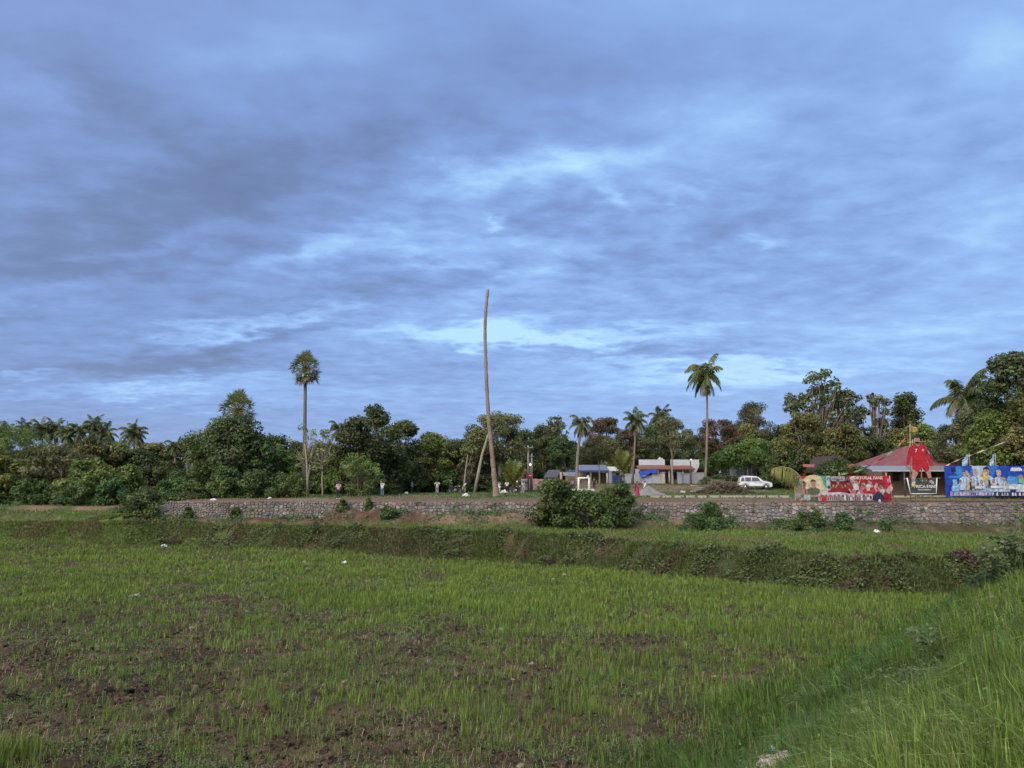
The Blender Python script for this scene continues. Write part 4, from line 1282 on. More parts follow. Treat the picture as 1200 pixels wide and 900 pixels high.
def bare_pole():
    dep = 84.0
    pts = [(581.5, 583), (581, 575), (579.5, 562), (577.5, 540), (575, 515), (572.5, 490), (571, 465), (569.8, 440), (569, 415), (568.3, 390), (568.8, 372), (570, 356), (571.8, 339)]
    w = [13, 10, 8.4, 7.4, 6.9, 6.4, 5.9, 5.6, 5.3, 5.2, 5.1, 5.0, 4.6]
    P = [at(X, Y, dep) for X, Y in pts]
    # smooth the hand-placed points
    t = np.arange(len(P)); tt = np.linspace(0, len(P) - 1, 60)
    P = np.array([np.interp(tt, t, np.array(P)[:, k]) for k in range(3)]).T
    rr = np.interp(tt, t, np.array(w)) * dep / F / 2 * .72 * (1 + .09 * np.sin(np.arange(60) * 1.9) + .05 * np.sin(np.arange(60) * 4.1 + 1))
    for _ in range(2): P[1:-1] = P[1:-1] * .5 + (P[:-2] + P[2:]) * .25
    base = P[0].copy(); base[2] = 0
    P[0, 2] = -.3
    b = MB(); b.tube([p - base for p in P], rr, 14)
    m = bpy.data.materials.new("pole_bark"); m.use_nodes = True
    t_ = m.node_tree; g = NG(t_); bs = t_.nodes['Principled BSDF']
    tc = g.n('ShaderNodeTexCoord'); mp = g.n('ShaderNodeMapping'); g.put(mp.inputs[0], tc.outputs['Object']); mp.inputs['Scale'].default_value = (1, 1, 2.4)
    n1 = g.noise(mp.outputs[0], 2.2, 7, .65); n2 = g.noise(tc.outputs['Object'], .35, 4, .6)
    col = g.ramp(n1, [(.30, (.04, .028, .021)), (.5, (.125, .083, .054)), (.72, (.22, .155, .105))])
    g.put(bs.inputs['Base Color'], g.mix(g.rng(n2, .35, .65), col, (.16, .125, .095, 1)))
    bs.inputs['Roughness'].default_value = .8
    bn = g.n('ShaderNodeBump'); bn.inputs['Strength'].default_value = .6; g.put(bn.inputs['Height'], n1); g.put(bs.inputs['Normal'], bn.outputs[0])
    o = b.obj("bare_pole", m, None, base)
    tag(o, "very tall wavy bare tree trunk planted upright on the playground", "pole")


bare_pole()

# ------------------------------------------------------------------ buildings
WHITEW = mat("white_wall", (.40, .41, .45), .85, var=.18, scale=1.2)
GREYW = mat("grey_wall", (.36, .36, .37), .9, var=.25, scale=1.5)
CREAMW = mat("cream_wall", (.46, .41, .33), .9, var=.2, scale=1.5)
PINKW = mat("pink_wall", (.50, .26, .28), .9, var=.2, scale=2)
DARKIN = mat("dark_interior", (.035, .032, .03), .95)
BLUEMET = mat("blue_sheet", (.105, .125, .175), .5, .4, var=.15)
NAVY = mat("navy_gate", (.045, .075, .16), .6, var=.2)
TARP = mat("blue_tarp", (.015, .05, .30), .5, .4, var=.2, bump=.4, bscale=5)
TILE = mat("orange_tile", (.18, .075, .048), .85, var=.3, scale=3)
REDROOF = None
WOOD = mat("weathered_wood", (.22, .17, .12), .85, var=.3)
BAMBOO = mat("bamboo_pole", (.24, .19, .11), .6, var=.2)
METAL = mat("zinc_sheet", (.20, .215, .235), .45, .5, metal=.3, var=.15)
CONC = mat("concrete", (.38, .36, .33), .9, var=.2, scale=3)
DARKROOF = mat("dark_roof", (.055, .055, .065), .7, var=.3)
BROWNW = mat("brown_wall", (.17, .12, .085), .9, var=.3)


def roof_mat():
    m = bpy.data.materials.new("red_tile_roof"); m.use_nodes = True
    t = m.node_tree; g = NG(t); bs = t.nodes['Principled BSDF']
    tc = g.n('ShaderNodeTexCoord'); wv = g.n('ShaderNodeTexWave', bands_direction='X'); g.put(wv.inputs[0], tc.outputs['Object'])
    wv.inputs['Scale'].default_value = 1.6; wv.inputs['Distortion'].default_value = .2
    n = g.noise(tc.outputs['Object'], 1.3, 6, .65)
    c = g.ramp(n, [(.25, (.09, .028, .027)), (.5, (.145, .042, .040)), (.75, (.19, .07, .063))])
    g.put(bs.inputs['Base Color'], g.mix(g.m('MULTIPLY', wv.outputs['Fac'], .3), c, (.13, .05, .045, 1)))
    bs.inputs['Roughness'].default_value = .7
    bn = g.n('ShaderNodeBump'); bn.inputs['Strength'].default_value = .6; bn.inputs['Distance'].default_value = .08
    g.put(bn.inputs['Height'], wv.outputs['Fac']); g.put(bs.inputs['Normal'], bn.outputs[0])
    return m


REDROOF = roof_mat()


class Site:
    """a building whose front stands depth metres away; pixel rows and columns become metres at that depth"""
    def __init__(self, name, X, depth, label, cat):
        self.d = depth; self.x0 = float(at(X, 557, depth)[0])
        self.o = empty(name, (self.x0, depth, 0)); tag(self.o, label, cat)
    def x(self, X): return (float(at(X, 557, self.d)[0])) - self.x0
    def z(self, Y): return float(at(600, Y, self.d)[2])
    def box(self, name, m, X0, X1, Y0, Y1, back=0.0, thick=.2, parent=None, floor=False):
        x0, x1 = self.x(X0), self.x(X1); z1, z0 = self.z(Y0), (-.1 if floor else self.z(Y1))
        b = MB(); b.box(((x0 + x1) / 2, back + thick / 2, (z0 + z1) / 2), (x1 - x0, thick, z1 - z0))
        return b.obj(name, m, parent or self.o)
    def slope(self, name, m, X0, X1, Ylo, Yhi, y0, y1, t=.08, parent=None, inset=0.0):
        """one roof slope rising from (y0, Ylo) to (y1, Yhi)"""
        xa, xb = self.x(X0), self.x(X1); za, zb = self.z(Ylo), self.z(Yhi)
        b = MB()
        V = [(xa, y0, za), (xb, y0, za), (xb - inset, y1, zb), (xa + inset, y1, zb)]
        V += [(p[0], p[1], p[2] - t) for p in V]
        b.add(V, [(0, 1, 2, 3), (7, 6, 5, 4), (0, 4, 5, 1), (1, 5, 6, 2), (2, 6, 7, 3), (3, 7, 4, 0)])
        return b.obj(name, m, parent or self.o)


def hip_roof(site, name, m, X0, X1, R0, R1, Yeave, Yridge, y0, y1, t=.12):
    xa, xb, ra, rb = site.x(X0), site.x(X1), site.x(R0), site.x(R1); ze, zr = site.z(Yeave), site.z(Yridge); ym = (y0 + y1) / 2
    b = MB()
    b.add([(xa, y0, ze), (xb, y0, ze), (xb, y1, ze), (xa, y1, ze), (ra, ym, zr), (rb, ym, zr), (xa, y0, ze - t), (xb, y0, ze - t), (xb, y1, ze - t), (xa, y1, ze - t)],
          [(0, 1, 5, 4), (1, 2, 5), (2, 3, 4, 5), (3, 0, 4), (9, 8, 7, 6), (0, 6, 7, 1), (1, 7, 8, 2), (2, 8, 9, 3), (3, 9, 6, 0)])
    return b.obj(name, m, site.o)


def houses():
    # red-roofed house behind the footballer figure
    s = Site("red_roofed_house", 1080, 84, "low house with a hipped red tiled roof and grey metal awning behind the footballer figure", "house")
    hip_roof(s, "roof", REDROOF, 1036, 1146, 1086, 1109, 545, 521, 0, 8.5)
    s.box("wall", BROWNW, 1040, 1140, 545.8, 575, 1.2, 6.0, floor=True)
    s.slope("awning", METAL, 1009, 1110, 551, 545.6, -2.6, -.02, .06)
    s.box("awning_edge", mat("pale_fascia", (.30, .30, .30), .7), 1009, 1110, 551.4, 552.6, -2.68, .06)
    for X in (1012, 1046, 1106):
        b = MB(); b.tube([(s.x(X), -2.5, -.1), (s.x(X), -2.5, s.z(553))], .06, 8); b.obj("post", DARKROOF, s.o)
    s.box("window", DARKIN, 1052, 1060, 554, 564, 1.1, .13); s.box("door", DARKIN, 1094, 1103, 554, 575, 1.1, .13, floor=True)
    # gabled house in the trees
    s = Site("brown_gabled_house", 988, 93, "brown gabled house half hidden in trees above the red banner", "house")
    x0, x1, xm = s.x(968), s.x(1009), s.x(977); b = MB()
    b.prism([(x0, s.z(549)), (xm, s.z(534)), (x1, s.z(549)), (x1, s.z(551)), (xm, s.z(536.5)), (x0, s.z(551))], -.6, 6)
    b.obj("roof", mat("brown_roof", (.045, .032, .028), .8), s.o)
    s.box("fascia", mat("pink_fascia", (.26, .10, .09), .8), 990, 1003, 544, 548, -.75, .14); s.box("wall", DARKROOF, 971, 1006, 549, 575, .4, 4, floor=True)
    s.box("fascia", MATS["pink_fascia"], 943, 956, 544, 547, .3, .14)
    # small hut with a dark roof
    s = Site("dark_roofed_hut", 648, 126, "small hut with a dark sloping roof left of the leaning coconut palm", "hut")
    b = MB(); x0, x1 = s.x(637), s.x(656)
    z0, z1 = s.z(559), s.z(550.5)
    b.add([(x0, -.4, z0), (x1 - .4, -.4, z0), (x1 + .3, 2.2, z1), (x0 + .9, 2.2, z1), (x0, -.4, z0 - .12), (x1 - .4, -.4, z0 - .12), (x1 + .3, 2.2, z1 - .12), (x0 + .9, 2.2, z1 - .12)],
          [(0, 1, 2, 3), (7, 6, 5, 4), (0, 4, 5, 1), (1, 5, 6, 2), (2, 6, 7, 3), (3, 7, 4, 0)])
    b.obj("roof", DARKROOF, s.o)
    s.box("wall", BROWNW, 640, 655, 559.5, 574, 0.2, 2.2, floor=True); s.box("gable_panel", mat("tan_panel", (.33, .24, .16), .85), 656.2, 659, 553, 562, .6, .1)
    s.box("door", DARKIN, 644, 648, 561.5, 574, .1, .12, floor=True)
    # blue-roofed open shed
    s = Site("blue_roofed_shed", 695, 131, "open shed with a blue metal sheet roof behind the white goal frame", "shed")
    s.slope("roof", BLUEMET, 678, 713, 551, 544.5, -.8, 3.2)
    s.box("fascia", mat("blue_fascia", (.03, .06, .2), .7), 664, 713, 551.4, 553.4, -.7, .1)
    s.box("back_wall", BROWNW, 664, 712, 553.6, 575, 2.6, .2, floor=True)
    s.slope("side_roof", METAL, 660, 679, 557, 553.5, -.8, 1.2)
    for X in (664, 679, 692, 702, 711):
        b = MB(); b.tube([(s.x(X), -.5, -.1), (s.x(X), -.5, s.z(553.2))], .10, 7); b.obj("post", CREAMW if X in (711, 702) else WOOD, s.o)
    s.box("counter", mat("counter_boards", (.16, .12, .10), .8), 681, 700, 563, 575, .3, .6, floor=True)
    b = MB(); b.ell((s.x(689), -.1, s.z(559)), (.28, .28, .34)); b.obj("hanging_sack", WHITEW, s.o)
    # cream house with flat roof and blue gate
    s = Site("cream_flat_house", 722, 133, "cream flat-roofed house behind the blue gate", "house")
    s.slope("roof", mat("cream_roof", (.42, .38, .32), .8), 710, 731, 551.5, 546.5, -.8, 3.5)
    s.box("wall", CREAMW, 711, 730, 552.2, 575, .2, 4, floor=True); s.box("window", DARKIN, 722, 726, 554.5, 557.5, .1, .12)
    s = Site("compound_gate", 725, 127, "dark blue sheet metal gate between white wall panels", "gate")
    s.box("leaf", NAVY, 718.6, 725.0, 557, 573, 0, .1, floor=True); s.box("leaf", NAVY, 725.2, 731.6, 557, 573, 0, .1, floor=True)
    s.box("gate_post", mat("blue_post", (.10, .17, .33), .7), 717, 718.4, 554, 573, -.1, .3, floor=True)
    for nm, X0, X1, Yt, lb in (("white_wall_panel", 713.5, 716.8, 553, "narrow white wall panel left of the blue gate"),
                               ("white_wall_panel", 732, 745, 556, "white wall stretch between the blue gate and the young yellow palm")):
        s = Site(nm, (X0 + X1) / 2, 127, lb, "wall")
        s.box("panel", WHITEW, X0, X1, Yt, 573, 0, .2, floor=True); s.box("coping", CONC, X0 - .3, X1 + .3, Yt - .9, Yt - .1, -.05, .3)
        if X1 - X0 > 5: s.box("pillar", mat("bluish_pillar", (.30, .36, .48), .8), 739, 740.5, Yt - .5, 573, -.08, .15, floor=True)
    # orange-tiled house
    s = Site("orange_tiled_house", 785, 128, "white house with an orange tiled porch roof and flat parapet", "house")
    s.box("wall", GREYW, 753, 818, 549, 575, 2.6, 5, floor=True)
    s.box("parapet", WHITEW, 752, 783, 538.2, 545, 2.5, .25); s.box("parapet", WHITEW, 790, 824, 538.2, 545.5, 2.5, .25)
    s.slope("porch_roof", TILE, 748, 814, 549.5, 545.3, -.6, 2.4, .14)
    for X in (755, 771, 784, 800, 812):
        b = MB(); b.box((s.x(X), -.2, s.z(562) / 1), (.25, .25, s.z(549.8) * 2 - s.z(562) * 2 + 0)) if False else b.tube([(s.x(X), -.2, -.1), (s.x(X), -.2, s.z(549.9))], .12, 8); b.obj("porch_post", CREAMW, s.o)
    s.box("door", mat("red_door", (.22, .07, .055), .7), 785, 789, 554, 575, 2.45, .14, floor=True); s.box("window", DARKIN, 760, 767, 553, 562, 2.45, .14)
    s.box("window", DARKIN, 792, 797, 553, 562, 2.45, .14); s.box("door", DARKIN, 779, 784, 554, 575, 2.45, .14, floor=True)
    b = MB(); b.prism([(s.x(813), s.z(545.8)), (s.x(824), s.z(543)), (s.x(821.5), s.z(549)), (s.x(819), s.z(554)), (s.x(815), s.z(554))], 2.0, 2.4); b.obj("stair_wall", WHITEW, s.o)
    b = MB(); b.tube([(s.x(775), 3.2, s.z(544)), (s.x(777), 3.2, s.z(537))], .08, 6); b.ell((s.x(779), 3.1, s.z(538)), (.5, .2, .35)); b.obj("water_tank", WHITEW, s.o)
    for X0, X1, Yt, lb in ((752.5, 764, 558, "white garden wall under the blue tarpaulin"), (764.4, 774.6, 556, "white garden wall left of the porch pillar"), (798.5, 808, 555.5, "white garden wall right of the house entrance"), (811, 825, 554.5, "long white garden wall at the right end of the orange-tiled house")):
        s = Site("white_garden_wall", (X0 + X1) / 2, 125, lb, "wall")
        s.box("panel", WHITEW if X0 < 810 else GREYW, X0, X1, Yt, 573, 0, .2, floor=True); s.box("coping", CONC, X0 - .2, X1 + .2, Yt - .8, Yt - .1, -.05, .3)
    for X, lb in ((777, "pale brick gate pillar left of the house entrance"), (799.2 - 2.6, "pale brick gate pillar right of the house entrance")):
        s = Site("gate_pillar", X, 124.5, lb, "pillar")
        s.box("shaft", CREAMW if X < 790 else WHITEW, X - 2.3, X + 2.3, 554.5, 573, 0, .5, floor=True); s.box("cap", CONC, X - 2.7, X + 2.7, 553.3, 554.4, -.05, .6)
    # tarpaulin
    s = Site("blue_tarpaulin", 762, 124, "bright blue tarpaulin slung from the orange-tiled porch roof", "tarpaulin")
    n = 14; V = []; rg = np.random.default_rng(3)
    for i in range(n):
        for j in range(8):
            u, v = i / (n - 1), j / 7
            X = 752 + 20 * u; Yt = 552.5 - 3.2 * u; Yb = 560 - 8.2 * u + 1.0 * math.sin(u * 9)
            V.append((s.x(X), .5 + 2.5 * (1 - v) + .25 * math.sin(u * 14 + v * 5), s.z(Yt + (Yb - Yt) * v) + .04 * rg.normal()))
    me = np_mesh("blue_tarpaulin", V, [np.array([(i * 8 + j, (i + 1) * 8 + j, (i + 1) * 8 + j + 1, i * 8 + j + 1) for i in range(n - 1) for j in range(7)])], TARP, smooth=True)
    k = link("sheet", me, s.o); sol = k.modifiers.new("thick", 'SOLIDIFY'); sol.thickness = .02
    b = MB()
    for X, Y in ((752.3, 553), (771.6, 549.5)): b.tube([(s.x(X), 2.9, s.z(Y) - .1), (s.x(X), 3.2, s.z(549.8))], .02, 5)
    b.obj("rope", BAMBOO, s.o)
    # painted wall by the poles
    s = Site("painted_compound_wall", 624, 119, "low compound wall painted pink and pale grey beside the utility poles", "wall")
    s.box("panel", mat("lilac_wall", (.48, .42, .47), .9), 610.5, 622, 561, 573, 0, .2, floor=True)["label"] = "pale lilac painted wall panel"
    s.box("panel", PINKW, 623.4, 630, 561, 573, 0, .2, floor=True)["label"] = "pink painted wall panel"; s.box("panel", mat("dull_pink_wall", (.40, .25, .25), .9), 630.3, 636, 561.5, 573, 0, .2, floor=True)["label"] = "dull pink wall panel"
    s.box("coping", DARKROOF, 610, 622.4, 559.9, 560.9, -.05, .3)
    b = MB()
    for X, Y in ((614, 566), (615.5, 564.6), (616.4, 566.8), (617.6, 565.2)): b.box((s.x(X), -.012, s.z(Y)), (.14, .02, .5), rz=0)
    b.obj("graffiti", mat("violet_paint", (.08, .045, .12), .8), s.o)
    # pale house under the trees behind the car
    s = Site("pale_veranda_house", 884, 129, "pale house with a slatted veranda deep in shade behind the white car", "house")
    s.box("wall", GREYW, 866, 902, 541, 575, 1.5, 4, floor=True); s.slope("roof", DARKROOF, 864, 904, 540.5, 533, -.3, 4)
    for i in range(5):
        X = 871 + i * 5
        b = MB(); b.box((s.x(X), 0, s.z(553)), (.18, .18, s.z(541) - s.z(565))); b.obj("veranda_post", WHITEW, s.o)
    b = MB()
    for i in range(6): b.box((s.x(882), .02, s.z(543 + i * 1.7)), (s.x(894) - s.x(870), .08, .10))
    b.obj("slat_screen", mat("grey_slats", (.32, .34, .36), .8), s.o)
    s.slope("porch_roof", METAL, 863, 886, 560, 557.6, -2.2, -.3)
    s.box("door", DARKIN, 866, 871, 560.5, 575, 1.4, .12, floor=True)


houses()

# ------------------------------------------------------------------ poles, lamps, lines
EMIT = bpy.data.materials.new("lamp_glow"); EMIT.use_nodes = True
EMIT.node_tree.nodes['Principled BSDF'].inputs['Emission Color'].default_value = (1, .97, .92, 1)
EMIT.node_tree.nodes['Principled BSDF'].inputs['Emission Strength'].default_value = 1.2


def utility():
    for X, Yt, dep, lb, arm in ((619, 522, 118, "taller grey concrete utility pole with crossarm by the pink wall", True), (623.3, 532, 117, "shorter grey utility pole beside the taller one", False)):
        p = at(X, 557, dep); h = at(X, Yt, dep)[2]
        o = empty("utility_pole", (p[0], dep, 0)); b = MB(); b.tube([(0, 0, -.2), (0, 0, h)], [.17, .12], 10); b.obj("pole", mat("pole_concrete", (.19, .19, .18), .9), o)
        b = MB(); b.box((0, -.14, h - .35), (1.5 if arm else .7, .1, .12)); b.obj("crossarm", METAL, o)
        for q in ((-.6, .6) if arm else (0,)):
            b = MB(); b.tube([(q, -.14, h - .29), (q, -.14, h - .05)], [.05, .03], 6); b.obj("insulator", WHITEW, o)
        tag(o, lb, "utility pole")
    def lamp(X, Yt, Yl, dep, lb, r):
        p = at(X, 557, dep); o = empty("street_lamp", (p[0], dep, 0)); h = at(X, Yt, dep)[2]; hl = at(X, Yl, dep)[2]
        b = MB(); b.tube([(0, 0, -.2), (0, 0, h)], [.10, .07], 8); b.obj("pole", WOOD, o)
        b = MB(); b.tube([(0, 0, hl + .1), (0, -.35, hl + .25)], .035, 6); b.obj("bracket", METAL, o)
        b = MB(); b.ell((0, -.38, hl), (r, r, r)); b.obj("bulb", EMIT, o); tag(o, lb, "street lamp")
    lamp(809.5, 532, 538, 121, "thin wooden lamp post with a lit white bulb before the orange-tiled house", .17)
    lamp(621.4, 541, 544.5, 116.5, "short lamp post with a lit bulb between the two utility poles", .15)
    # small red board
    p = at(620.5, 557, 115); o = empty("red_notice_board", (p[0], 115, 0)); b = MB()
    z = at(620, 557.2, 115)[2]; b.box((0, 0, z), (1.05, .06, .42)); b.obj("board", mat("sign_red", (.45, .03, .03), .6), o)
    b = MB(); b.box((.1, -.045, z), (.4, .03, .2)); b.obj("white_patch", WHITEW, o)
    b = MB(); b.tube([(-.45, .03, -.1), (-.45, .03, z + .2)], .04, 6); b.obj("post", WOOD, o); b = MB(); b.tube([(.45, .03, -.1), (.45, .03, z + .2)], .04, 6); b.obj("post", WOOD, o)
    tag(o, "small red notice board at the foot of the utility poles", "sign")
    def line(Xa, Ya, da, Xb, Yb, db, sag, lb, r=.016):
        A, B = at(Xa, Ya, da), at(Xb, Yb, db)
        pts = [A * (1 - t) + B * t - np.array([0, 0, sag * 4 * t * (1 - t)]) for t in np.linspace(0, 1, 13)]
        b = MB(); b.tube([q - A for q in pts], r, 4); o = b.obj("power_line", mat("cable_black", (.02, .02, .022), .6), None, A); tag(o, lb, "cable")
    line(619, 524, 117.8, 809, 533, 121, .5, "upper black power line from the utility poles to the lamp post")
    line(623, 534, 116.8, 681, 533, 114.7, .25, "black power line from the shorter utility pole to the leaning palm")
    line(619, 524, 117.8, 560, 527, 117, .3, "black power line running left from the taller utility pole")


utility()


# ------------------------------------------------------------------ goal frame, kerb, heaps
def yard_things():
    s = Site("goal_frame", 684, 106, "small white goal-like frame of two posts and a crossbar", "goal")
    wp = mat("white_paint", (.50, .49, .45), .6, var=.1)
    for X in (677.8, 690.2):
        b = MB(); b.tube([(s.x(X), 0, .05), (s.x(X), 0, s.z(560.6))], .13, 10); b.obj("post", wp, s.o)
    b = MB(); b.tube([(s.x(676.8), 0, s.z(560.2)), (s.x(691.2), 0, s.z(560.2))], .12, 10); b.obj("crossbar", wp, s.o)
    b = MB(); p = at(682, 557, 106); b.box((0, 0, .10), (3.2, 1.4, .26)); o = b.obj("concrete_slab", CONC, None, (p[0], 106, ground_at(p[0], 106) - .02)); tag(o, "low concrete slab under the white goal frame", "slab")
    # kerb stones along the path
    rg = random.Random(4)
    for (X0, X1, n) in ((762, 926, 12), (1046, 1106, 4)):
        for i in range(n):
            a = X0 + (X1 - X0) * i / n; c = a + (X1 - X0) / n * rg.uniform(.72, .97)
            dep = 80.5; xa, xb = at(a, 557, dep)[0], at(c, 557, dep)[0]
            b = MB(); b.box(((xb - xa) / 2, 0, .09), (xb - xa, .35, .26), taper=(1, .8)); o = b.obj("kerb_stone", mat("pale_kerb", (.22, .20, .165), .9, var=.25), None, (xa, dep, 0))
            tag(o, "pale concrete kerb stone lying along the track behind the stone wall", "kerb", "pale kerb stones along the track behind the wall")
    # bamboo rail beneath the footballer figure
    A, B = at(1043, 581.5, 67.0), at(1112, 582.5, 67.2); A[2] = .52; B[2] = .50
    o = empty("bamboo_rail", (A[0], A[1], 0)); b = MB(); b.tube([(0, 0, .42), (B[0] - A[0], B[1] - A[1], .40)], .05, 7); b.obj("rail", BAMBOO, o)
    for t in (.03, .5, .97):
        b = MB(); b.tube([((B[0] - A[0]) * t, 0, -.1), ((B[0] - A[0]) * t, 0, .46)], .04, 6); b.obj("post", BAMBOO, o)
    tag(o, "low bamboo rail between the red and the blue banner", "rail")
    # pale beaten track
    b = MB(); A, B = at(486, 557, 97), at(566, 557, 98)
    V = []; n = 24
    for i in range(n + 1):
        t = i / n; x = A[0] + (B[0] - A[0]) * t
        V += [(x, 96.4 + .5 * math.sin(i * 1.3), .022), (x, 98.8 + .5 * math.sin(i * .9 + 1), .024)]
    b.add(V, [(2 * i, 2 * i + 2, 2 * i + 3, 2 * i + 1) for i in range(n)]); o = b.obj("path", mat("beaten_track", (.20, .16, .12), .95, var=.3)); o["kind"] = "structure"
    b = MB(); V = []
    for i in range(n + 1):
        t = i / n; X = 652 + 95 * t; dep = 108 + 10 * math.sin(t * 2.2)
        p = at(X, 557, dep); V += [(p[0], dep - .9, ground_at(p[0], dep - .9) + .03), (p[0], dep + 1.2, ground_at(p[0], dep + 1.2) + .03)]
    b.add(V, [(2 * i, 2 * i + 2, 2 * i + 3, 2 * i + 1) for i in range(n)]); o = b.obj("path", MATS["beaten_track"]); o["kind"] = "structure"
    # gravel heap
    rng = np.random.default_rng(31)
    n = 26; V = [(0, 0, 1.15)]
    for j in range(1, 9):
        q = j / 8
        for i in range(n):
            a = 2 * math.pi * i / n; r = (1.75 + .35 * math.sin(a * 2 + 1)) * q ** 1.1
            V.append((r * math.cos(a) * 1.15, r * math.sin(a) * .8, 1.15 * (1 - q) ** 1.1 + .06 * rng.normal() * (q < .95) - (.05 if j == 8 else 0)))
    Fs = [(0, 1 + i, 1 + (i + 1) % n) for i in range(n)]
    b = MB(); b.add(V, Fs + [(1 + j * n + i, 1 + (j + 1) * n + i, 1 + (j + 1) * n + (i + 1) % n, 1 + j * n + (i + 1) % n) for j in range(7) for i in range(n)], 0, True)
    p = at(760, 557, 88.5); o = b.obj("gravel_heap", mat("gravel_grey", (.145, .145, .14), .95, var=.45, scale=16, bump=1.0, bscale=25), None, (p[0], 88.5, 0)); tag(o, "grey gravel heap beside the woman in the maroon sari", "gravel heap")
    # brush pile
    b = MB(); W = 5.4
    for i in range(230):
        x = rng.normal() * W * .33; hmax = max(.2, 1.55 * math.exp(-(x / (W * .5)) ** 2)); z = rng.uniform(0, hmax); y = rng.normal() * .8
        d = np.array([rng.normal(), rng.normal() * .5, rng.normal() * .3]); d /= np.linalg.norm(d); L = rng.uniform(.5, 1.5)
        q = np.array([x, y, z + .1]); b.tube([q - d * L, q + np.array([0, 0, .1]), q + d * L], [.03, .025, .008], 4, 0 if i % 3 else 1)
    for i in range(5):
        q = np.array([-2.6 + rng.normal() * .5, -1 + rng.normal() * .3, .2 + .2 * i]); d = np.array([1, .2 * rng.normal(), .12 * rng.normal()])
        b.tube([q - d * .9, q + d * .9], [.09, .06], 8, 2)
    p = at(845, 557, 95); o = empty("brush_pile", (p[0], 95, 0)); b.obj("branches", [mat("dead_twigs", (.13, .10, .075), .9, var=.4), BARK, mat("cut_wood", (.20, .165, .13), .85)], o)
    N = 5200; x = rng.normal(size=N) * W * .36; hm = np.maximum(.15, 1.6 * np.exp(-(x / (W * .5)) ** 2)) * (.75 + .5 * fbm(x, x * 0, .9, 3, 8))
    P = np.stack([x, rng.normal(size=N) * .75, rng.random(N) ** .7 * hm], -1)
    pal = np.array([(.12, .095, .06), (.085, .075, .045), (.06, .07, .03)])[rng.integers(0, 3, N)] * rng.uniform(.6, 1.3, (N, 1))
    V, Q, T = leafquads(P, rng.normal(size=(N, 3)) + np.array([0, -.4, .6]), rng.uniform(.12, .3, N), .6, rng, pal)
    link("dry_leaves", np_mesh("dry_leaves", V, [Q], LEAF, tint=T), o); tag(o, "heap of cut branches and dry brush left of the white car", "brush pile")


yard_things()


# ------------------------------------------------------------------ banners
PAINT = {}


def paint(c):
    c = tuple(q * .50 for q in c)
    k = "print_%s" % "_".join("%d" % round(q * 100) for q in c)
    if k not in PAINT:
        m = bpy.data.materials.new("banner_print"); m.use_nodes = True
        bs = m.node_tree.nodes['Principled BSDF']; g = NG(m.node_tree); tc = g.n('ShaderNodeTexCoord')
        f = g.m('MULTIPLY', g.rng(g.noise(tc.outputs['Object'], 5.0, 4, .7), .3, .7, .5, 1.5, 'LINEAR'), g.rng(g.noise(tc.outputs['Object'], 17.0, 3, .7), .3, .7, .68, 1.32, 'LINEAR'))
        sc = g.n('ShaderNodeVectorMath', operation='SCALE'); sc.inputs[0].default_value = c; g.put(sc.inputs[3], f); g.put(bs.inputs['Base Color'], sc.outputs[0]); bs.inputs['Roughness'].default_value = .55; bs.inputs['Specular IOR Level'].default_value = .3
        PAINT[k] = m
    return PAINT[k]


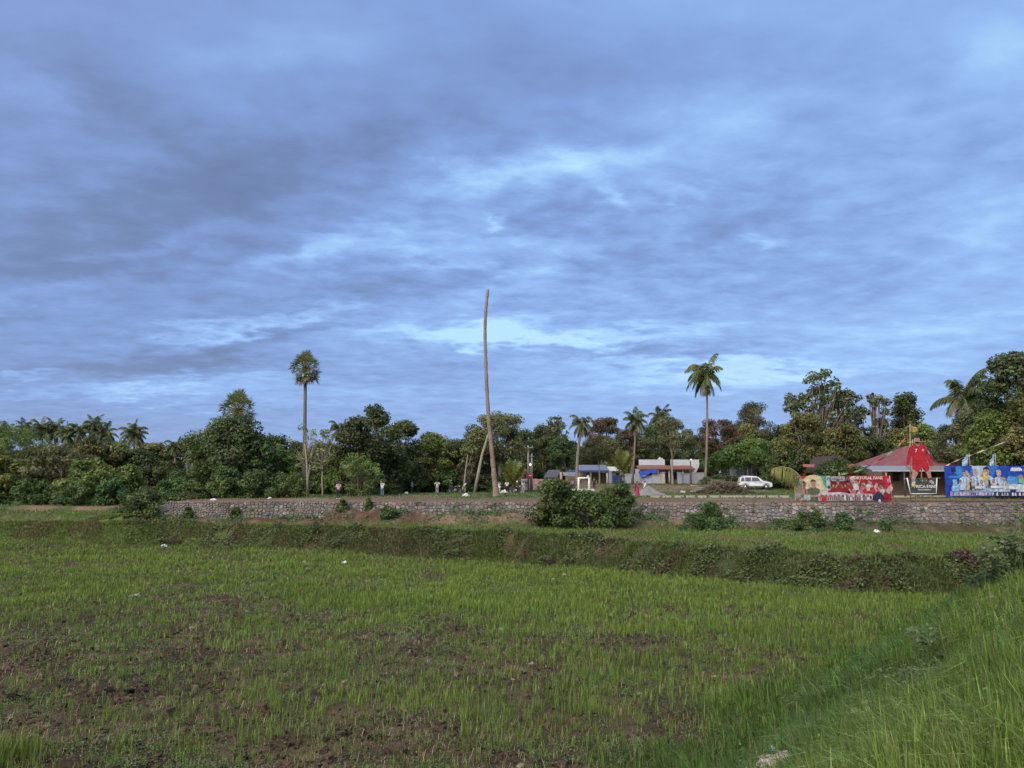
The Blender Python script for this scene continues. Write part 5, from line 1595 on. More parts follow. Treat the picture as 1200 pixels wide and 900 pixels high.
class Art:
    """flat printed shapes, each layer 2 mm proud of the one below; x to the right, z up"""
    def __init__(self): self.b = MB(); self.mats = []; self.layer = 0
    def mi(self, c):
        m = paint(c)
        if m not in self.mats: self.mats.append(m)
        return self.mats.index(m)
    def poly(self, pts, c, layer=None):
        L = self.layer if layer is None else layer
        area = sum(pts[i][0] * pts[(i + 1) % len(pts)][1] - pts[(i + 1) % len(pts)][0] * pts[i][1] for i in range(len(pts)))
        if area < 0: pts = pts[::-1]
        y = -.012 - .002 * L
        n = len(pts)
        V = [(p[0], y, p[1]) for p in pts] + [(p[0], y + .0015, p[1]) for p in pts]
        self.b.add(V, [tuple(range(n)), tuple(range(2 * n - 1, n - 1, -1))] + [(i, n + i, n + (i + 1) % n, (i + 1) % n) for i in range(n)], self.mi(c))
        self.layer += 1
    def rect(self, x0, z0, x1, z1, c): self.poly([(x0, z0), (x1, z0), (x1, z1), (x0, z1)], c)
    def ell(self, x, z, rx, rz, c, n=14): self.poly([(x + rx * math.cos(2 * math.pi * i / n), z + rz * math.sin(2 * math.pi * i / n)) for i in range(n)], c)
    def player(self, x, z, h, shirt, skin=(.42, .25, .17), hair=(.03, .02, .015), stripe=None, lean=0.0, arms='down', number=None):
        """bust of a player, z at the waist, h tall"""
        w = h * .30
        self.poly([(x - w * .75, z), (x + w * .75, z), (x + w * .95 + lean, z + h * .52), (x + w * .35 + lean, z + h * .64), (x - w * .35 + lean, z + h * .64), (x - w * .95 + lean, z + h * .52)], shirt)
        if stripe:
            for k in (-.42, .12): self.poly([(x + w * k, z), (x + w * (k + .26), z), (x + w * (k + .28) + lean, z + h * .58), (x + w * k + lean, z + h * .58)], stripe)
        for s in (-1, 1):
            if arms == 'down': self.poly([(x + s * w * .95 + lean, z + h * .52), (x + s * w * 1.25, z + h * .12), (x + s * w * 1.0, z + h * .08), (x + s * w * .72 + lean, z + h * .42)], shirt)
            elif arms == 'up': self.poly([(x + s * w * .95 + lean, z + h * .50), (x + s * w * 1.5, z + h * .86), (x + s * w * 1.3, z + h * .92), (x + s * w * .6 + lean, z + h * .58)], skin)
            else: self.poly([(x + s * w * .9, z + h * .5), (x + s * w * 1.2, z + h * .25), (x + s * w * .1, z + h * .22), (x, z + h * .30), (x + s * w * .8, z + h * .34)], skin)
        self.rect(x - w * .17 + lean, z + h * .60, x + w * .17 + lean, z + h * .70, skin)
        self.ell(x + lean, z + h * .79, w * .36, h * .15, skin)
        self.poly([(x - w * .38 + lean, z + h * .80), (x - w * .34 + lean, z + h * .93), (x + lean, z + h * .99), (x + w * .34 + lean, z + h * .93), (x + w * .38 + lean, z + h * .80), (x + w * .26 + lean, z + h * .88), (x - w * .26 + lean, z + h * .88)], hair)
        for s in (-1, 1): self.ell(x + s * w * .15 + lean, z + h * .80, w * .055, h * .014, (.03, .02, .02), 6)
        self.rect(x - w * .12 + lean, z + h * .715, x + w * .12 + lean, z + h * .728, (.22, .08, .07))
    def obj(self, name, parent): return self.b.obj(name, self.mats, parent)


def text(body, x, z, size, color, parent, y=-.07, name="lettering", shear=0.0, bold=.01):
    c = bpy.data.curves.new(name, 'FONT'); c.body = body; c.size = size; c.extrude = .004; c.offset = bold; c.align_x = 'CENTER'; c.align_y = 'CENTER'; c.shear = shear
    o = bpy.data.objects.new(name, c); COL.objects.link(o); o.parent = parent; o.location = (x, y, z); o.rotation_euler = (math.pi / 2, 0, 0); c.materials.append(paint(color))
    return o


def banners():
    RED = (.48, .018, .035); DRED = (.20, .012, .02); WH = (.68, .67, .66); GR = (.10, .34, .23); SK = (.42, .25, .17); SK2 = (.30, .16, .10); TAN = (.55, .42, .24); NV = (.02, .025, .07); PK = (.62, .22, .33)
    # --- red banner
    d = 66.8; A, B = at(930, 557, d), at(1043, 557, d); W = B[0] - A[0]; H = 2.1
    o = empty("football_banner", (A[0], d, .16))
    b = MB(); b.box((W / 2, .0, H / 2), (W, .02, H)); b.obj("cloth", paint(RED), o)
    a = Art(); k = W / 113.0; kz = H / 28.0
    def Xp(X): return (X - 930) * k
    def Zp(Y): return H - (Y - 558) * kz
    a.rect(.0, .0, Xp(969), H, (.55, .50, .36)); a.rect(0, 0, Xp(934.5), H, (.26, .50, .42)); a.poly([(Xp(930), Zp(567)), (Xp(936), Zp(575)), (Xp(930), Zp(577))], (.75, .60, .05))
    a.rect(Xp(935), Zp(561.5), Xp(948), H, RED); a.ell(Xp(953), Zp(567), 1.0, .75, (.70, .58, .36), 20); a.poly([(Xp(961), H), (Xp(970), H), (Xp(970), Zp(574)), (Xp(966), Zp(571))], GR)
    a.rect(Xp(968), Zp(574.5), Xp(972.5), H, (.45, .62, .55)); a.ell(Xp(970.6), Zp(566), .16, .16, WH); a.ell(Xp(970.6), Zp(571), .14, .14, NV)
    a.poly([(Xp(931), 0), (Xp(960), 0), (Xp(957), Zp(573)), (Xp(936), Zp(574))], (.22, .05, .04))
    a.player(Xp(941), Zp(587), 1.75, (.60, .30, .13), SK2, stripe=(.45, .05, .04)); a.player(Xp(936.5), Zp(583), 1.25, (.55, .40, .42), (.62, .55, .58), (.45, .20, .22)); a.player(Xp(952), Zp(588), 2.0, (.10, .13, .08), SK, (.05, .03, .02), arms='fold')
    a.rect(Xp(937), Zp(585.5), Xp(948), Zp(579.5), (.40, .58, .50)); a.rect(Xp(938.5), Zp(583.8), Xp(946), Zp(581.4), WH)
    a.rect(Xp(972.5), Zp(575.5), Xp(994), H, DRED); a.rect(Xp(973), Zp(564), Xp(989), Zp(559), WH)
    for i, X in enumerate((974, 976.4, 978.8, 981.2, 983.6, 986)): a.rect(Xp(X), Zp(563), Xp(X + 1.5), Zp(560.3), (.45, .46, .52) if i % 2 else (.30, .31, .36))
    a.player(Xp(981), Zp(577.5), 1.2, (.30, .02, .03), (.45, .27, .2)); a.player(Xp(975), Zp(578), .85, (.22, .02, .03), SK, arms='up'); a.player(Xp(989), Zp(578), .85, (.25, .02, .03), SK, arms='up')
    a.poly([(Xp(994), Zp(560)), (Xp(1000), H), (Xp(1010), Zp(578)), (Xp(1006), Zp(580)), (Xp(997), Zp(570))], (.68, .45, .45)); a.poly([(Xp(999), Zp(572)), (Xp(1003), Zp(569)), (Xp(1011), Zp(579)), (Xp(1005), Zp(579))], GR)
    for X, Y, h, sk, ar in ((998, 580, 1.15, SK, 'up'), (1012, 580, 1.0, SK2, 'down'), (1018, 582, 1.35, (.55, .38, .32), 'up'), (1025, 581, 1.15, (.60, .40, .44), 'down'), (1030, 587, 1.6, SK2, 'fold'), (1008, 579, .8, (.6, .55, .5), 'down'), (1036, 587, 1.2, SK, 'down')):
        a.player(Xp(X), Zp(Y), h, RED if X != 1025 else (.55, .03, .08), sk, (.04, .03, .03) if X not in (1025, 1018) else (.30, .26, .26), arms=ar)
    r2 = random.Random(21)
    for i in range(13):
        X = 993 + i * 3.7; a.player(Xp(X), Zp(577 + r2.uniform(-3, 7)), r2.uniform(.6, .95), r2.choice([RED, (.56, .03, .05), (.36, .01, .03), (.62, .55, .55), (.60, .10, .16)]), r2.choice([SK, SK2, (.58, .40, .34)]), r2.choice([(.03, .02, .02), (.12, .07, .05), (.3, .26, .24)]), arms=r2.choice(['up', 'down', 'fold']))
    a.player(Xp(1037), Zp(574), 1.05, RED, PK, (.60, .10, .2), arms='down'); a.poly([(Xp(1033), Zp(575)), (Xp(1040), Zp(567)), (Xp(1042), Zp(573)), (Xp(1037), Zp(579))], (.60, .40, .38))
    a.poly([(Xp(1019), Zp(586.5)), (Xp(1030), Zp(586.5)), (Xp(1029), Zp(578)), (Xp(1024), Zp(575.5)), (Xp(1020), Zp(579))], NV)
    # strip of small faces and lettering along the foot
    rg = random.Random(8); a.rect(Xp(955), Zp(586), Xp(1018), Zp(578.3), (.50, .48, .54)); a.poly([(Xp(958), Zp(577.4)), (Xp(980), Zp(576.4)), (Xp(991), Zp(578)), (Xp(958), Zp(578.6))], (.62, .60, .62))
    for i in range(26):
        X = 956 + i * 2.4; c = rg.choice([(.10, .07, .10), RED, WH, (.28, .18, .20), (.12, .12, .22), WH])
        a.rect(Xp(X), Zp(585.6), Xp(X + 1.5), Zp(581 + rg.uniform(-1, 1.4)), c)
        if i % 2: a.ell(Xp(X + .8), Zp(580.6), .11, .12, rg.choice([SK, SK2, (.2, .1, .08)]), 8)
    a.ell(Xp(961), Zp(584.5), .22, .24, RED); a.rect(Xp(1013), Zp(585), Xp(1017), Zp(579.5), WH); a.ell(Xp(1015), Zp(582.3), .10, .16, (.05, .05, .06)); a.ell(Xp(1025), Zp(586.2), .12, .12, WH)
    ob = a.obj("print", o)
    text("PORTUGAL", Xp(981), Zp(561.6), .40, (.14, .14, .18), o, y=-.34); text("PORTUGAL FANS", Xp(1014), Zp(560.6), .34, WH, o, y=-.34)
    for X in (931.5, 984, 1039):
        b = MB(); b.tube([(Xp(X), .09, -.3), (Xp(X), .09, H + .28)], .055, 7); b.obj("post", BAMBOO, o)
    b = MB(); b.tube([(Xp(1043.4), .03, -.25), (Xp(1042.4), .03, H)], .05, 6); b.obj("side_pole", mat("pale_pink_pole", (.52, .33, .28), .7), o)
    tag(o, "long red banner printed with footballers, standing on the stone wall", "banner")
    # --- blue banner
    d = 66.4; A = at(1107, 557, d); W = 8.4; H = 2.62
    o = empty("football_banner", (A[0], d, .48)); b = MB(); b.box((W / 2, 0, H / 2), (W, .02, H)); b.obj("cloth", paint((.012, .06, .46)), o)
    a = Art(); kx = d / F; kz = H / 36.0
    def Xq(X): return (X - 1107) * kx
    def Zq(Y): return H - (Y - 547) * kz
    LB = (.10, .36, .72); VB = (.02, .11, .58); SB = (.30, .55, .78)
    a.poly([(Xq(1122), 0), (Xq(1150), 0), (Xq(1170), H), (Xq(1140), H)], (.035, .17, .62)); a.poly([(Xq(1139), H), (Xq(1156), H), (Xq(1150), Zq(562)), (Xq(1141), Zq(562))], (.48, .60, .78))
    a.poly([(Xq(1174), Zq(575)), (Xq(1180), Zq(560)), (Xq(1188), Zq(553)), (Xq(1198), Zq(560)), (Xq(1206), Zq(572)), (Xq(1206), Zq(577))], LB); a.ell(Xq(1187), Zq(556), .5, .28, VB)
    a.ell(Xq(1124), Zq(554), .42, .5, (.05, .25, .70)); a.player(Xq(1117), Zq(569), 1.5, (.012, .05, .33), (.02, .05, .16), (.005, .01, .04)); a.rect(Xq(1115), Zq(554), Xq(1120), Zq(549), (.008, .015, .07))
    a.ell(Xq(1122), Zq(560), .9, .12, (.05, .22, .66)); a.ell(Xq(1114), Zq(566), .5, .4, (.015, .07, .40))
    def arg(x, z, h, sk=(.50, .32, .25), hair=(.10, .06, .04), ar='down'): a.player(Xq(x), Zq(z), h, (.62, .68, .74), sk, hair, stripe=(.20, .45, .74), arms=ar)
    arg(1130, 574, 1.65); arg(1142, 575, 1.85, (.50, .38, .32), (.45, .42, .38), 'up'); arg(1155, 578, 2.25, (.45, .27, .2), (.02, .02, .03)); arg(1169, 576, 1.85, (.55, .40, .34), (.5, .45, .4))
    a.ell(Xq(1153.5), Zq(559.5), .22, .45, (.62, .48, .12)); a.rect(Xq(1152.6), Zq(568), Xq(1154.4), Zq(563), (.55, .40, .10))
    for x, z, h, ar in ((1136, 577, 1.15, 'fold'), (1148, 577, 1.0, 'down'), (1162, 577, 1.1, 'fold'), (1174, 576, 1.25, 'down'), (1123, 576, .95, 'down'), (1166, 578, .8, 'down'), (1158, 579, .85, 'up')): arg(x, z, h, (.52, .28, .22), (.22, .12, .08), ar)
    r2 = random.Random(22)
    for i in range(10): arg(1126 + i * 5.4, 578 + r2.uniform(-1, 1.5), r2.uniform(.55, .9), r2.choice([(.5, .32, .25), (.56, .38, .3), (.4, .24, .18)]), r2.choice([(.05, .03, .03), (.25, .15, .1)]), r2.choice(['up', 'down', 'fold']))
    a.poly([(Xq(1127), Zq(575)), (Xq(1133), Zq(575)), (Xq(1132), Zq(565)), (Xq(1129), Zq(567))], (.62, .45, .13)); a.poly([(Xq(1131), Zq(575)), (Xq(1133.5), Zq(575)), (Xq(1133), Zq(565)), (Xq(1131.6), Zq(566))], (.02, .02, .03))
    a.rect(Xq(1153), Zq(570), Xq(1155.5), Zq(563.5), (.03, .03, .04)); a.poly([(Xq(1188), Zq(566)), (Xq(1194), Zq(568)), (Xq(1193), Zq(560)), (Xq(1189), Zq(562))], (.25, .55, .16)); a.ell(Xq(1191), Zq(560), .18, .2, SK)
    for i, (x0, x1, y0, y1) in enumerate(((1111, 1118, 575, 570), (1112, 1117, 569.5, 563), (1120, 1126, 575, 567), (1110, 1118.5, 576, 572))): a.rect(Xq(x0), Zq(y0), Xq(x1), Zq(y1), (.25, .48, .74) if i % 2 else (.45, .60, .78))
    for i, (x0, x1, y0, y1) in enumerate(((1137, 1149, 573.5, 570.5), (1155, 1170, 573, 570), (1176, 1200, 574, 568.5), (1184, 1198, 577, 574.5), (1179, 1193, 553, 550.5), (1194.5, 1198, 553, 550.5), (1180, 1192, 551, 549))): a.poly([(Xq(x0), Zq(y0)), (Xq(x1), Zq(y0)), (Xq(x1 - .4), Zq(y1)), (Xq(x0 + .6), Zq(y1))], (.66, .68, .74))
    a.rect(Xq(1108), Zq(582), Xq(1158), Zq(576.5), (.22, .32, .62)); a.rect(Xq(1157), Zq(582), Xq(1202), Zq(577), (.035, .05, .11))
    for i in range(40):
        X = 1109 + i * 1.25; a.rect(Xq(X), Zq(581.4 - .2 * (i % 3)), Xq(X + .85), Zq(577.6 + .7 * (i % 2)), rg.choice([(.62, .60, .68), (.66, .66, .74), (.50, .22, .30), (.06, .08, .2)]))
    for X in (1160, 1166, 1169, 1172, 1178, 1181, 1186, 1190, 1197): a.poly([(Xq(X), Zq(581.6)), (Xq(X + 2.4), Zq(581.6)), (Xq(X + 1.8), Zq(577.6)), (Xq(X + .4), Zq(578.4))], rg.choice([WH, (.4, .4, .42), WH]))
    a.obj("print", o)
    text("ARGENTINA", Xq(1188), Zq(571.3), .36, (.05, .10, .36), o, y=-.42); text("ARGENTINA FANS", Xq(1147), Zq(572), .26, (.03, .07, .3), o, y=-.42, bold=.004)
    for X in (1140, 1170.5, 1201):
        b = MB(); b.tube([(Xq(X), .08, -.75), (Xq(X), .08, H + .05)], .05, 7); b.obj("post", BAMBOO, o)
    b = MB(); b.box((W / 2, .04, H - .03), (W + .1, .04, .06)); b.box((W / 2, .04, .03), (W + .1, .04, .06)); b.obj("frame", METAL, o)
    tag(o, "long blue banner printed with footballers at the right end of the wall", "banner")
    # flags above the blue banner
    for X, Yt, lb, sw in ((1137, 531, "left sky-blue and white striped flag above the blue banner", .35), (1167.5, 531, "right sky-blue and white striped flag above the blue banner", .12)):
        p = at(X, 557, 66.9); z1 = at(X, Yt, 66.9)[2]; o = empty("striped_flag", (p[0], 66.9, 0)); b = MB(); b.tube([(0, 0, -.1), (.05, 0, z1)], .022, 6); b.obj("pole", BAMBOO, o)
        V = []; mats_ = [paint((.20, .45, .80)), paint((.70, .70, .70))]; nn = 9
        for i in range(nn + 1):
            for j in range(7):
                t, v = i / nn, j / 6
                V.append((-(.02 + .62 * t * (.55 + sw)), .10 * math.sin(t * 7 + v * 2), z1 - .05 - .85 * v * (1 - .15 * t) - .55 * t))
        fm = [(0 if j in (0, 1, 4, 5) else 1) for i in range(nn) for j in range(6)]
        me = np_mesh("flag_cloth", V, [np.array([(i * 7 + j, (i + 1) * 7 + j, (i + 1) * 7 + j + 1, i * 7 + j + 1) for i in range(nn) for j in range(6)])], mats_, fmat=fm, smooth=True)
        k = link("cloth", me, o); k.modifiers.new("thick", 'SOLIDIFY').thickness = .006
        tag(o, lb, "flag")
    # --- small white-framed banner under the figure
    d = 66.5; sc = d / F
    o = empty("fan_club_banner", (at(1080, 557, d)[0], d, 0))
    def P(x, y):               # (x, y) measured on a ten times enlarged view whose origin is photo pixel 1040, 500
        return ((1040 + x / 10 - 1080) * sc, float(at(1080, 500 + y / 10, d)[2]))
    a = Art(); b = MB()
    q = [P(235, 605), P(570, 605), P(556, 785), P(255, 785)]; b.prism(q[::-1], -.02, .02); b.obj("cloth", paint((.06, .07, .065)), o)
    a.poly([P(300, 640), P(545, 635), P(540, 672), P(310, 675)], (.32, .03, .06)); a.poly([P(300, 680), P(545, 680), P(540, 725), P(290, 725)], (.02, .02, .025)); a.poly([P(270, 740), P(545, 745), P(545, 780), P(262, 780)], (.30, .34, .28))
    for i in range(9): a.poly([P(330 + i * 22, 622), P(345 + i * 22, 622), P(342 + i * 22, 640), P(333 + i * 22, 640)], (.45, .45, .42) if i % 2 else (.08, .12, .07))
    for x, y in ((310, 640), (500, 640), (520, 655)): a.ell(*P(x, y), .12, .14, (.55, .42, .40))
    
    for i in range(12): a.poly([P(345 + i * 13, 733), P(354 + i * 13, 733), P(354 + i * 13, 746), P(346 + i * 13, 746)], (.62, .62, .62))
    a.obj("print", o); x, z = P(415, 702); text("AFRICA FANS", x, z, .36, (.75, .75, .74), o, y=-.06); 
    for (p, r_) in (((228, 600), (258, 785)), ((574, 600), (556, 790))):
        A, B = P(*p), P(*r_); b = MB(); b.tube([(A[0], -.01, A[1]), (B[0], -.01, B[1])], .05, 7); b.obj("side_pole", mat("white_pole", (.46, .46, .43), .6), o)
    A, B = P(190, 612), P(620, 604); b = MB(); b.tube([(A[0], .02, A[1]), (B[0], .02, B[1])], .035, 6); b.obj("top_rail", BAMBOO, o)
    A, B = P(255, 786), P(560, 786); b = MB(); b.tube([(A[0], -.01, A[1]), (B[0], -.01, B[1])], .04, 6); b.obj("bottom_rail", MATS["white_pole"], o)
    for x in (330, 500):
        A = P(x, 786); b = MB(); b.tube([(A[0], .08, -.1), (A[0], .08, A[1] + 1.2)], .05, 6); b.obj("post", BAMBOO, o)
    tag(o, "small dark banner in a white frame below the footballer figure", "banner")
    # --- the cut-out figure
    o = empty("footballer_figure", (at(1080, 557, d)[0], d - .16, 0))
    A2 = Art(); RD = (.50, .012, .025); RD2 = (.40, .008, .02); SKN = (.46, .27, .22); SKN2 = (.36, .19, .15)
    outline = [(322, 130), (340, 108), (380, 108), (392, 135), (392, 185), (405, 205), (455, 228), (480, 285), (520, 410), (526, 450), (540, 480), (515, 500), (500, 470), (470, 370), (455, 330), (458, 395), (485, 490), (500, 612), (462, 612), (440, 540), (392, 465), (350, 545), (312, 600), (304, 690), (262, 705), (266, 600), (284, 490), (296, 390), (294, 320), (268, 390), (250, 450), (262, 490), (235, 505), (220, 470), (222, 440), (235, 350), (265, 250), (300, 220), (338, 205), (340, 190), (326, 170)]
    b = MB(); pts = [P(*p) for p in outline]; ar = sum(pts[i][0] * pts[(i + 1) % len(pts)][1] - pts[(i + 1) % len(pts)][0] * pts[i][1] for i in range(len(pts)))
    b.prism(pts if ar > 0 else pts[::-1], -.004, .03); b.obj("board", paint(RD2), o)
    def pl(L, c): A2.poly([P(*p) for p in L], c)
    pl([(322, 150), (328, 185), (345, 210), (375, 215), (390, 185), (394, 150), (388, 122), (330, 122)], SKN); pl([(345, 200), (385, 200), (392, 218), (366, 235), (340, 218)], SKN2)
    pl([(320, 150), (322, 128), (338, 106), (380, 106), (394, 128), (394, 150), (384, 132), (334, 132)], (.02, .015, .013))
    for x in (342, 374): A2.ell(*P(x, 155), .045, .022, (.03, .02, .02), 8)
    pl([(350, 182), (368, 180), (366, 194), (352, 194)], (.12, .03, .03)); pl([(356, 158), (362, 158), (366, 174), (352, 174)], SKN2); pl([(330, 180), (345, 202), (375, 204), (388, 180), (380, 196), (340, 196)], (.16, .10, .08))
    pl([(340, 212), (366, 236), (394, 212), (455, 230), (470, 270), (452, 320), (458, 392), (296, 392), (296, 310), (275, 265), (268, 245), (300, 222)], RD)
    pl([(266, 250), (290, 290), (296, 320), (268, 385), (252, 446), (222, 440), (236, 350)], RD); pl([(456, 232), (482, 290), (518, 405), (526, 448), (500, 456), (470, 370), (452, 318)], RD)
    pl([(448, 285), (480, 278), (490, 310), (458, 322)], NV); pl([(470, 280), (488, 290), (498, 322), (486, 318)], (.30, .38, .52)); pl([(296, 392), (458, 392), (458, 404), (296, 404)], (.33, .008, .018))
    pl([(296, 404), (458, 404), (486, 490), (436, 532), (392, 466), (350, 545), (284, 486)], RD); pl([(284, 490), (350, 545), (312, 602), (266, 598)], SKN); pl([(438, 534), (486, 492), (500, 596), (466, 606)], SKN)
    pl([(266, 600), (312, 602), (306, 650), (268, 650)], (.30, .30, .33)); pl([(264, 650), (306, 650), (304, 700), (262, 704)], (.62, .56, .22)); 
    A2.ell(*P(240, 472), .12, .19, SKN); A2.ell(*P(516, 478), .12, .17, SKN)
    for i in range(4): pl([(224 + i * 9, 480), (231 + i * 9, 480), (233 + i * 8, 503), (227 + i * 8, 503)], SKN2); pl([(502 + i * 8, 482), (508 + i * 8, 482), (510 + i * 8, 504), (505 + i * 8, 504)], SKN2)
    pl([(408, 262), (426, 262), (428, 285), (417, 294), (406, 285)], (.60, .40, .30)); A2.obj("print", o)
    x, z = P(332, 285); text("7", x, z, .40, (.80, .80, .78), o, y=-.14)
    for x0, y0, x1, y1 in ((250, 187, 440, 178), (300, 430, 470, 425)):
        A, B = P(x0, y0), P(x1, y1); b = MB(); b.tube([(A[0], .075, A[1]), (B[0], .075, B[1])], .045, 6); b.obj("brace", BAMBOO, o)
    for x in (330, 410):
        A = P(x, 150 if x == 330 else 230); b = MB(); b.tube([(A[0], .32, -.1), (A[0], .32, A[1])], .05, 6); b.obj("post", BAMBOO, o)
    tag(o, "tall flat cut-out figure of a footballer in red kit with arms held down", "cut-out figure")
    # streamers and yellow flag
    def streamer(name, pts, w, cols, lb):
        Pp = np.array([at(X, Y, dd) for X, Y, dd in pts]); t = np.arange(len(pts)); tt = np.linspace(0, len(pts) - 1, 40); Pp = np.array([np.interp(tt, t, Pp[:, k]) for k in range(3)]).T
        for _ in range(8): Pp[1:-1] = Pp[1:-1] * .5 + (Pp[:-2] + Pp[2:]) * .25
        V, fm = [], []; base = Pp[0]
        for i, p in enumerate(Pp):
            ww = w * (1 + .25 * math.sin(i * 1.1)); V += [p - base + np.array([0, .05 * math.sin(i * .8), ww / 2]), p - base + np.array([0, -.05 * math.sin(i * .8), -ww / 2])]
        for i in range(39): fm.append(cols[int(i / 39 * len(cols))])
        ms = [paint((.34, .06, .05)), paint((.13, .26, .13)), paint((.55, .50, .26)), paint((.45, .44, .30))]
        me = np_mesh(name, V, [np.array([(2 * i, 2 * i + 2, 2 * i + 3, 2 * i + 1) for i in range(39)])], ms, fmat=fm); k = link(name, me); k.location = tuple(base); k.modifiers.new("thick", 'SOLIDIFY').thickness = .01
        tag(k, lb, "streamer")
    streamer("cloth_streamer", [(985, 556, 67), (1005, 552.5, 67), (1030, 540, 67), (1050, 526, 67), (1068, 505, 67)], .13, [1, 0, 1, 1, 0, 0, 1, 1, 3, 0, 0], "red and green streamer rising from the red banner to the figure's head")
    streamer("cloth_streamer", [(1108, 546, 67), (1125, 538, 67.5), (1150, 529, 68), (1187, 514, 68.5)], .08, [2, 3, 2, 2, 3], "pale yellow streamer rising rightwards over the blue banner")
    p = at(1070, 557, 67.2); z1 = at(1070, 497, 67.2)[2]; o = empty("yellow_flag", (p[0], 67.2, 0)); b = MB(); b.tube([(-.35, 0, -.1), (0, 0, z1)], [.06, .035], 7); b.obj("pole", BAMBOO, o)
    V = []
    for i in range(9):
        for j in range(5): V.append((.03 + .75 * i / 8, .12 * math.sin(i * .9), z1 - .1 - (.75 * (1 - .6 * i / 8)) * j / 4 - .3 * i / 8))
    k = link("cloth", np_mesh("cloth", V, [np.array([(i * 5 + j, (i + 1) * 5 + j, (i + 1) * 5 + j + 1, i * 5 + j + 1) for i in range(8) for j in range(4)])], paint((.36, .27, .05)), smooth=True), o); k.modifiers.new("thick", 'SOLIDIFY').thickness = .008
    tag(o, "yellow pennant on a bamboo pole behind the footballer figure", "flag")
    # dry yellow coconut leaf tied to the red banner's left post
    rng = np.random.default_rng(77); P0 = at(941, 583, 66.3)
    o = empty("palm_frond", tuple(P0))
    for k_, path in enumerate(([(941, 583), (941, 565), (936, 555), (926, 548), (914, 546), (904, 550)], [(940, 583), (938, 566), (932, 556), (925, 552), (918, 553)])):
        Q_ = np.array([at(X, Y, 66.2 - .25 * i / 5 + .2 * k_) - P0 for i, (X, Y) in enumerate(path)])
        t = np.arange(len(path)); tt = np.linspace(0, len(path) - 1, 15); Q_ = np.array([np.interp(tt, t, Q_[:, k]) for k in range(3)]).T
        for _ in range(3): Q_[1:-1] = Q_[1:-1] * .5 + (Q_[:-2] + Q_[2:]) * .25
        v, qq, tt_, cc = leaflets(rng, Q_[3:], 26, 1.5, .075, (.125, .12, .036), 1.6, .05)
        link("leaflets", np_mesh("leaflets", np.array(v), [np.array(qq), np.array(tt_)], leaf_mat("palm_leaves"), tint=np.array(cc)), o)
        b = MB(); b.tube(Q_, np.linspace(.06, .015, len(Q_)), 6); b.obj("midrib", BAMBOO, o)
    tag(o, "yellowing coconut leaf tied at the left end of the red banner, drooping leftwards", "palm leaf")


banners()


# ------------------------------------------------------------------ people
SKIN_D = mat("brown_skin", (.17, .095, .06), .6, var=.1)
HAIR = mat("black_hair", (.012, .01, .009), .5)


def skin_mesh(name, verts, edges, radii, root, m, parent, sub=1):
    me = bpy.data.meshes.new(name); me.from_pydata([tuple(v) for v in verts], edges, [])
    o = link(name, me, parent)
    md = o.modifiers.new("skin", 'SKIN'); md.use_smooth_shade = True
    for i, r in enumerate(radii):
        sv = me.skin_vertices[0].data[i]; rr = r if hasattr(r, '__len__') else (r, r); sv.radius = rr; sv.use_root = (i == root)
    s = o.modifiers.new("smooth", 'SUBSURF'); s.levels = sub; s.render_levels = sub
    me.materials.append(m)
    return o


def cloth(name, c): return mat("cloth_" + name, c, .85, .15, var=.15, scale=9)


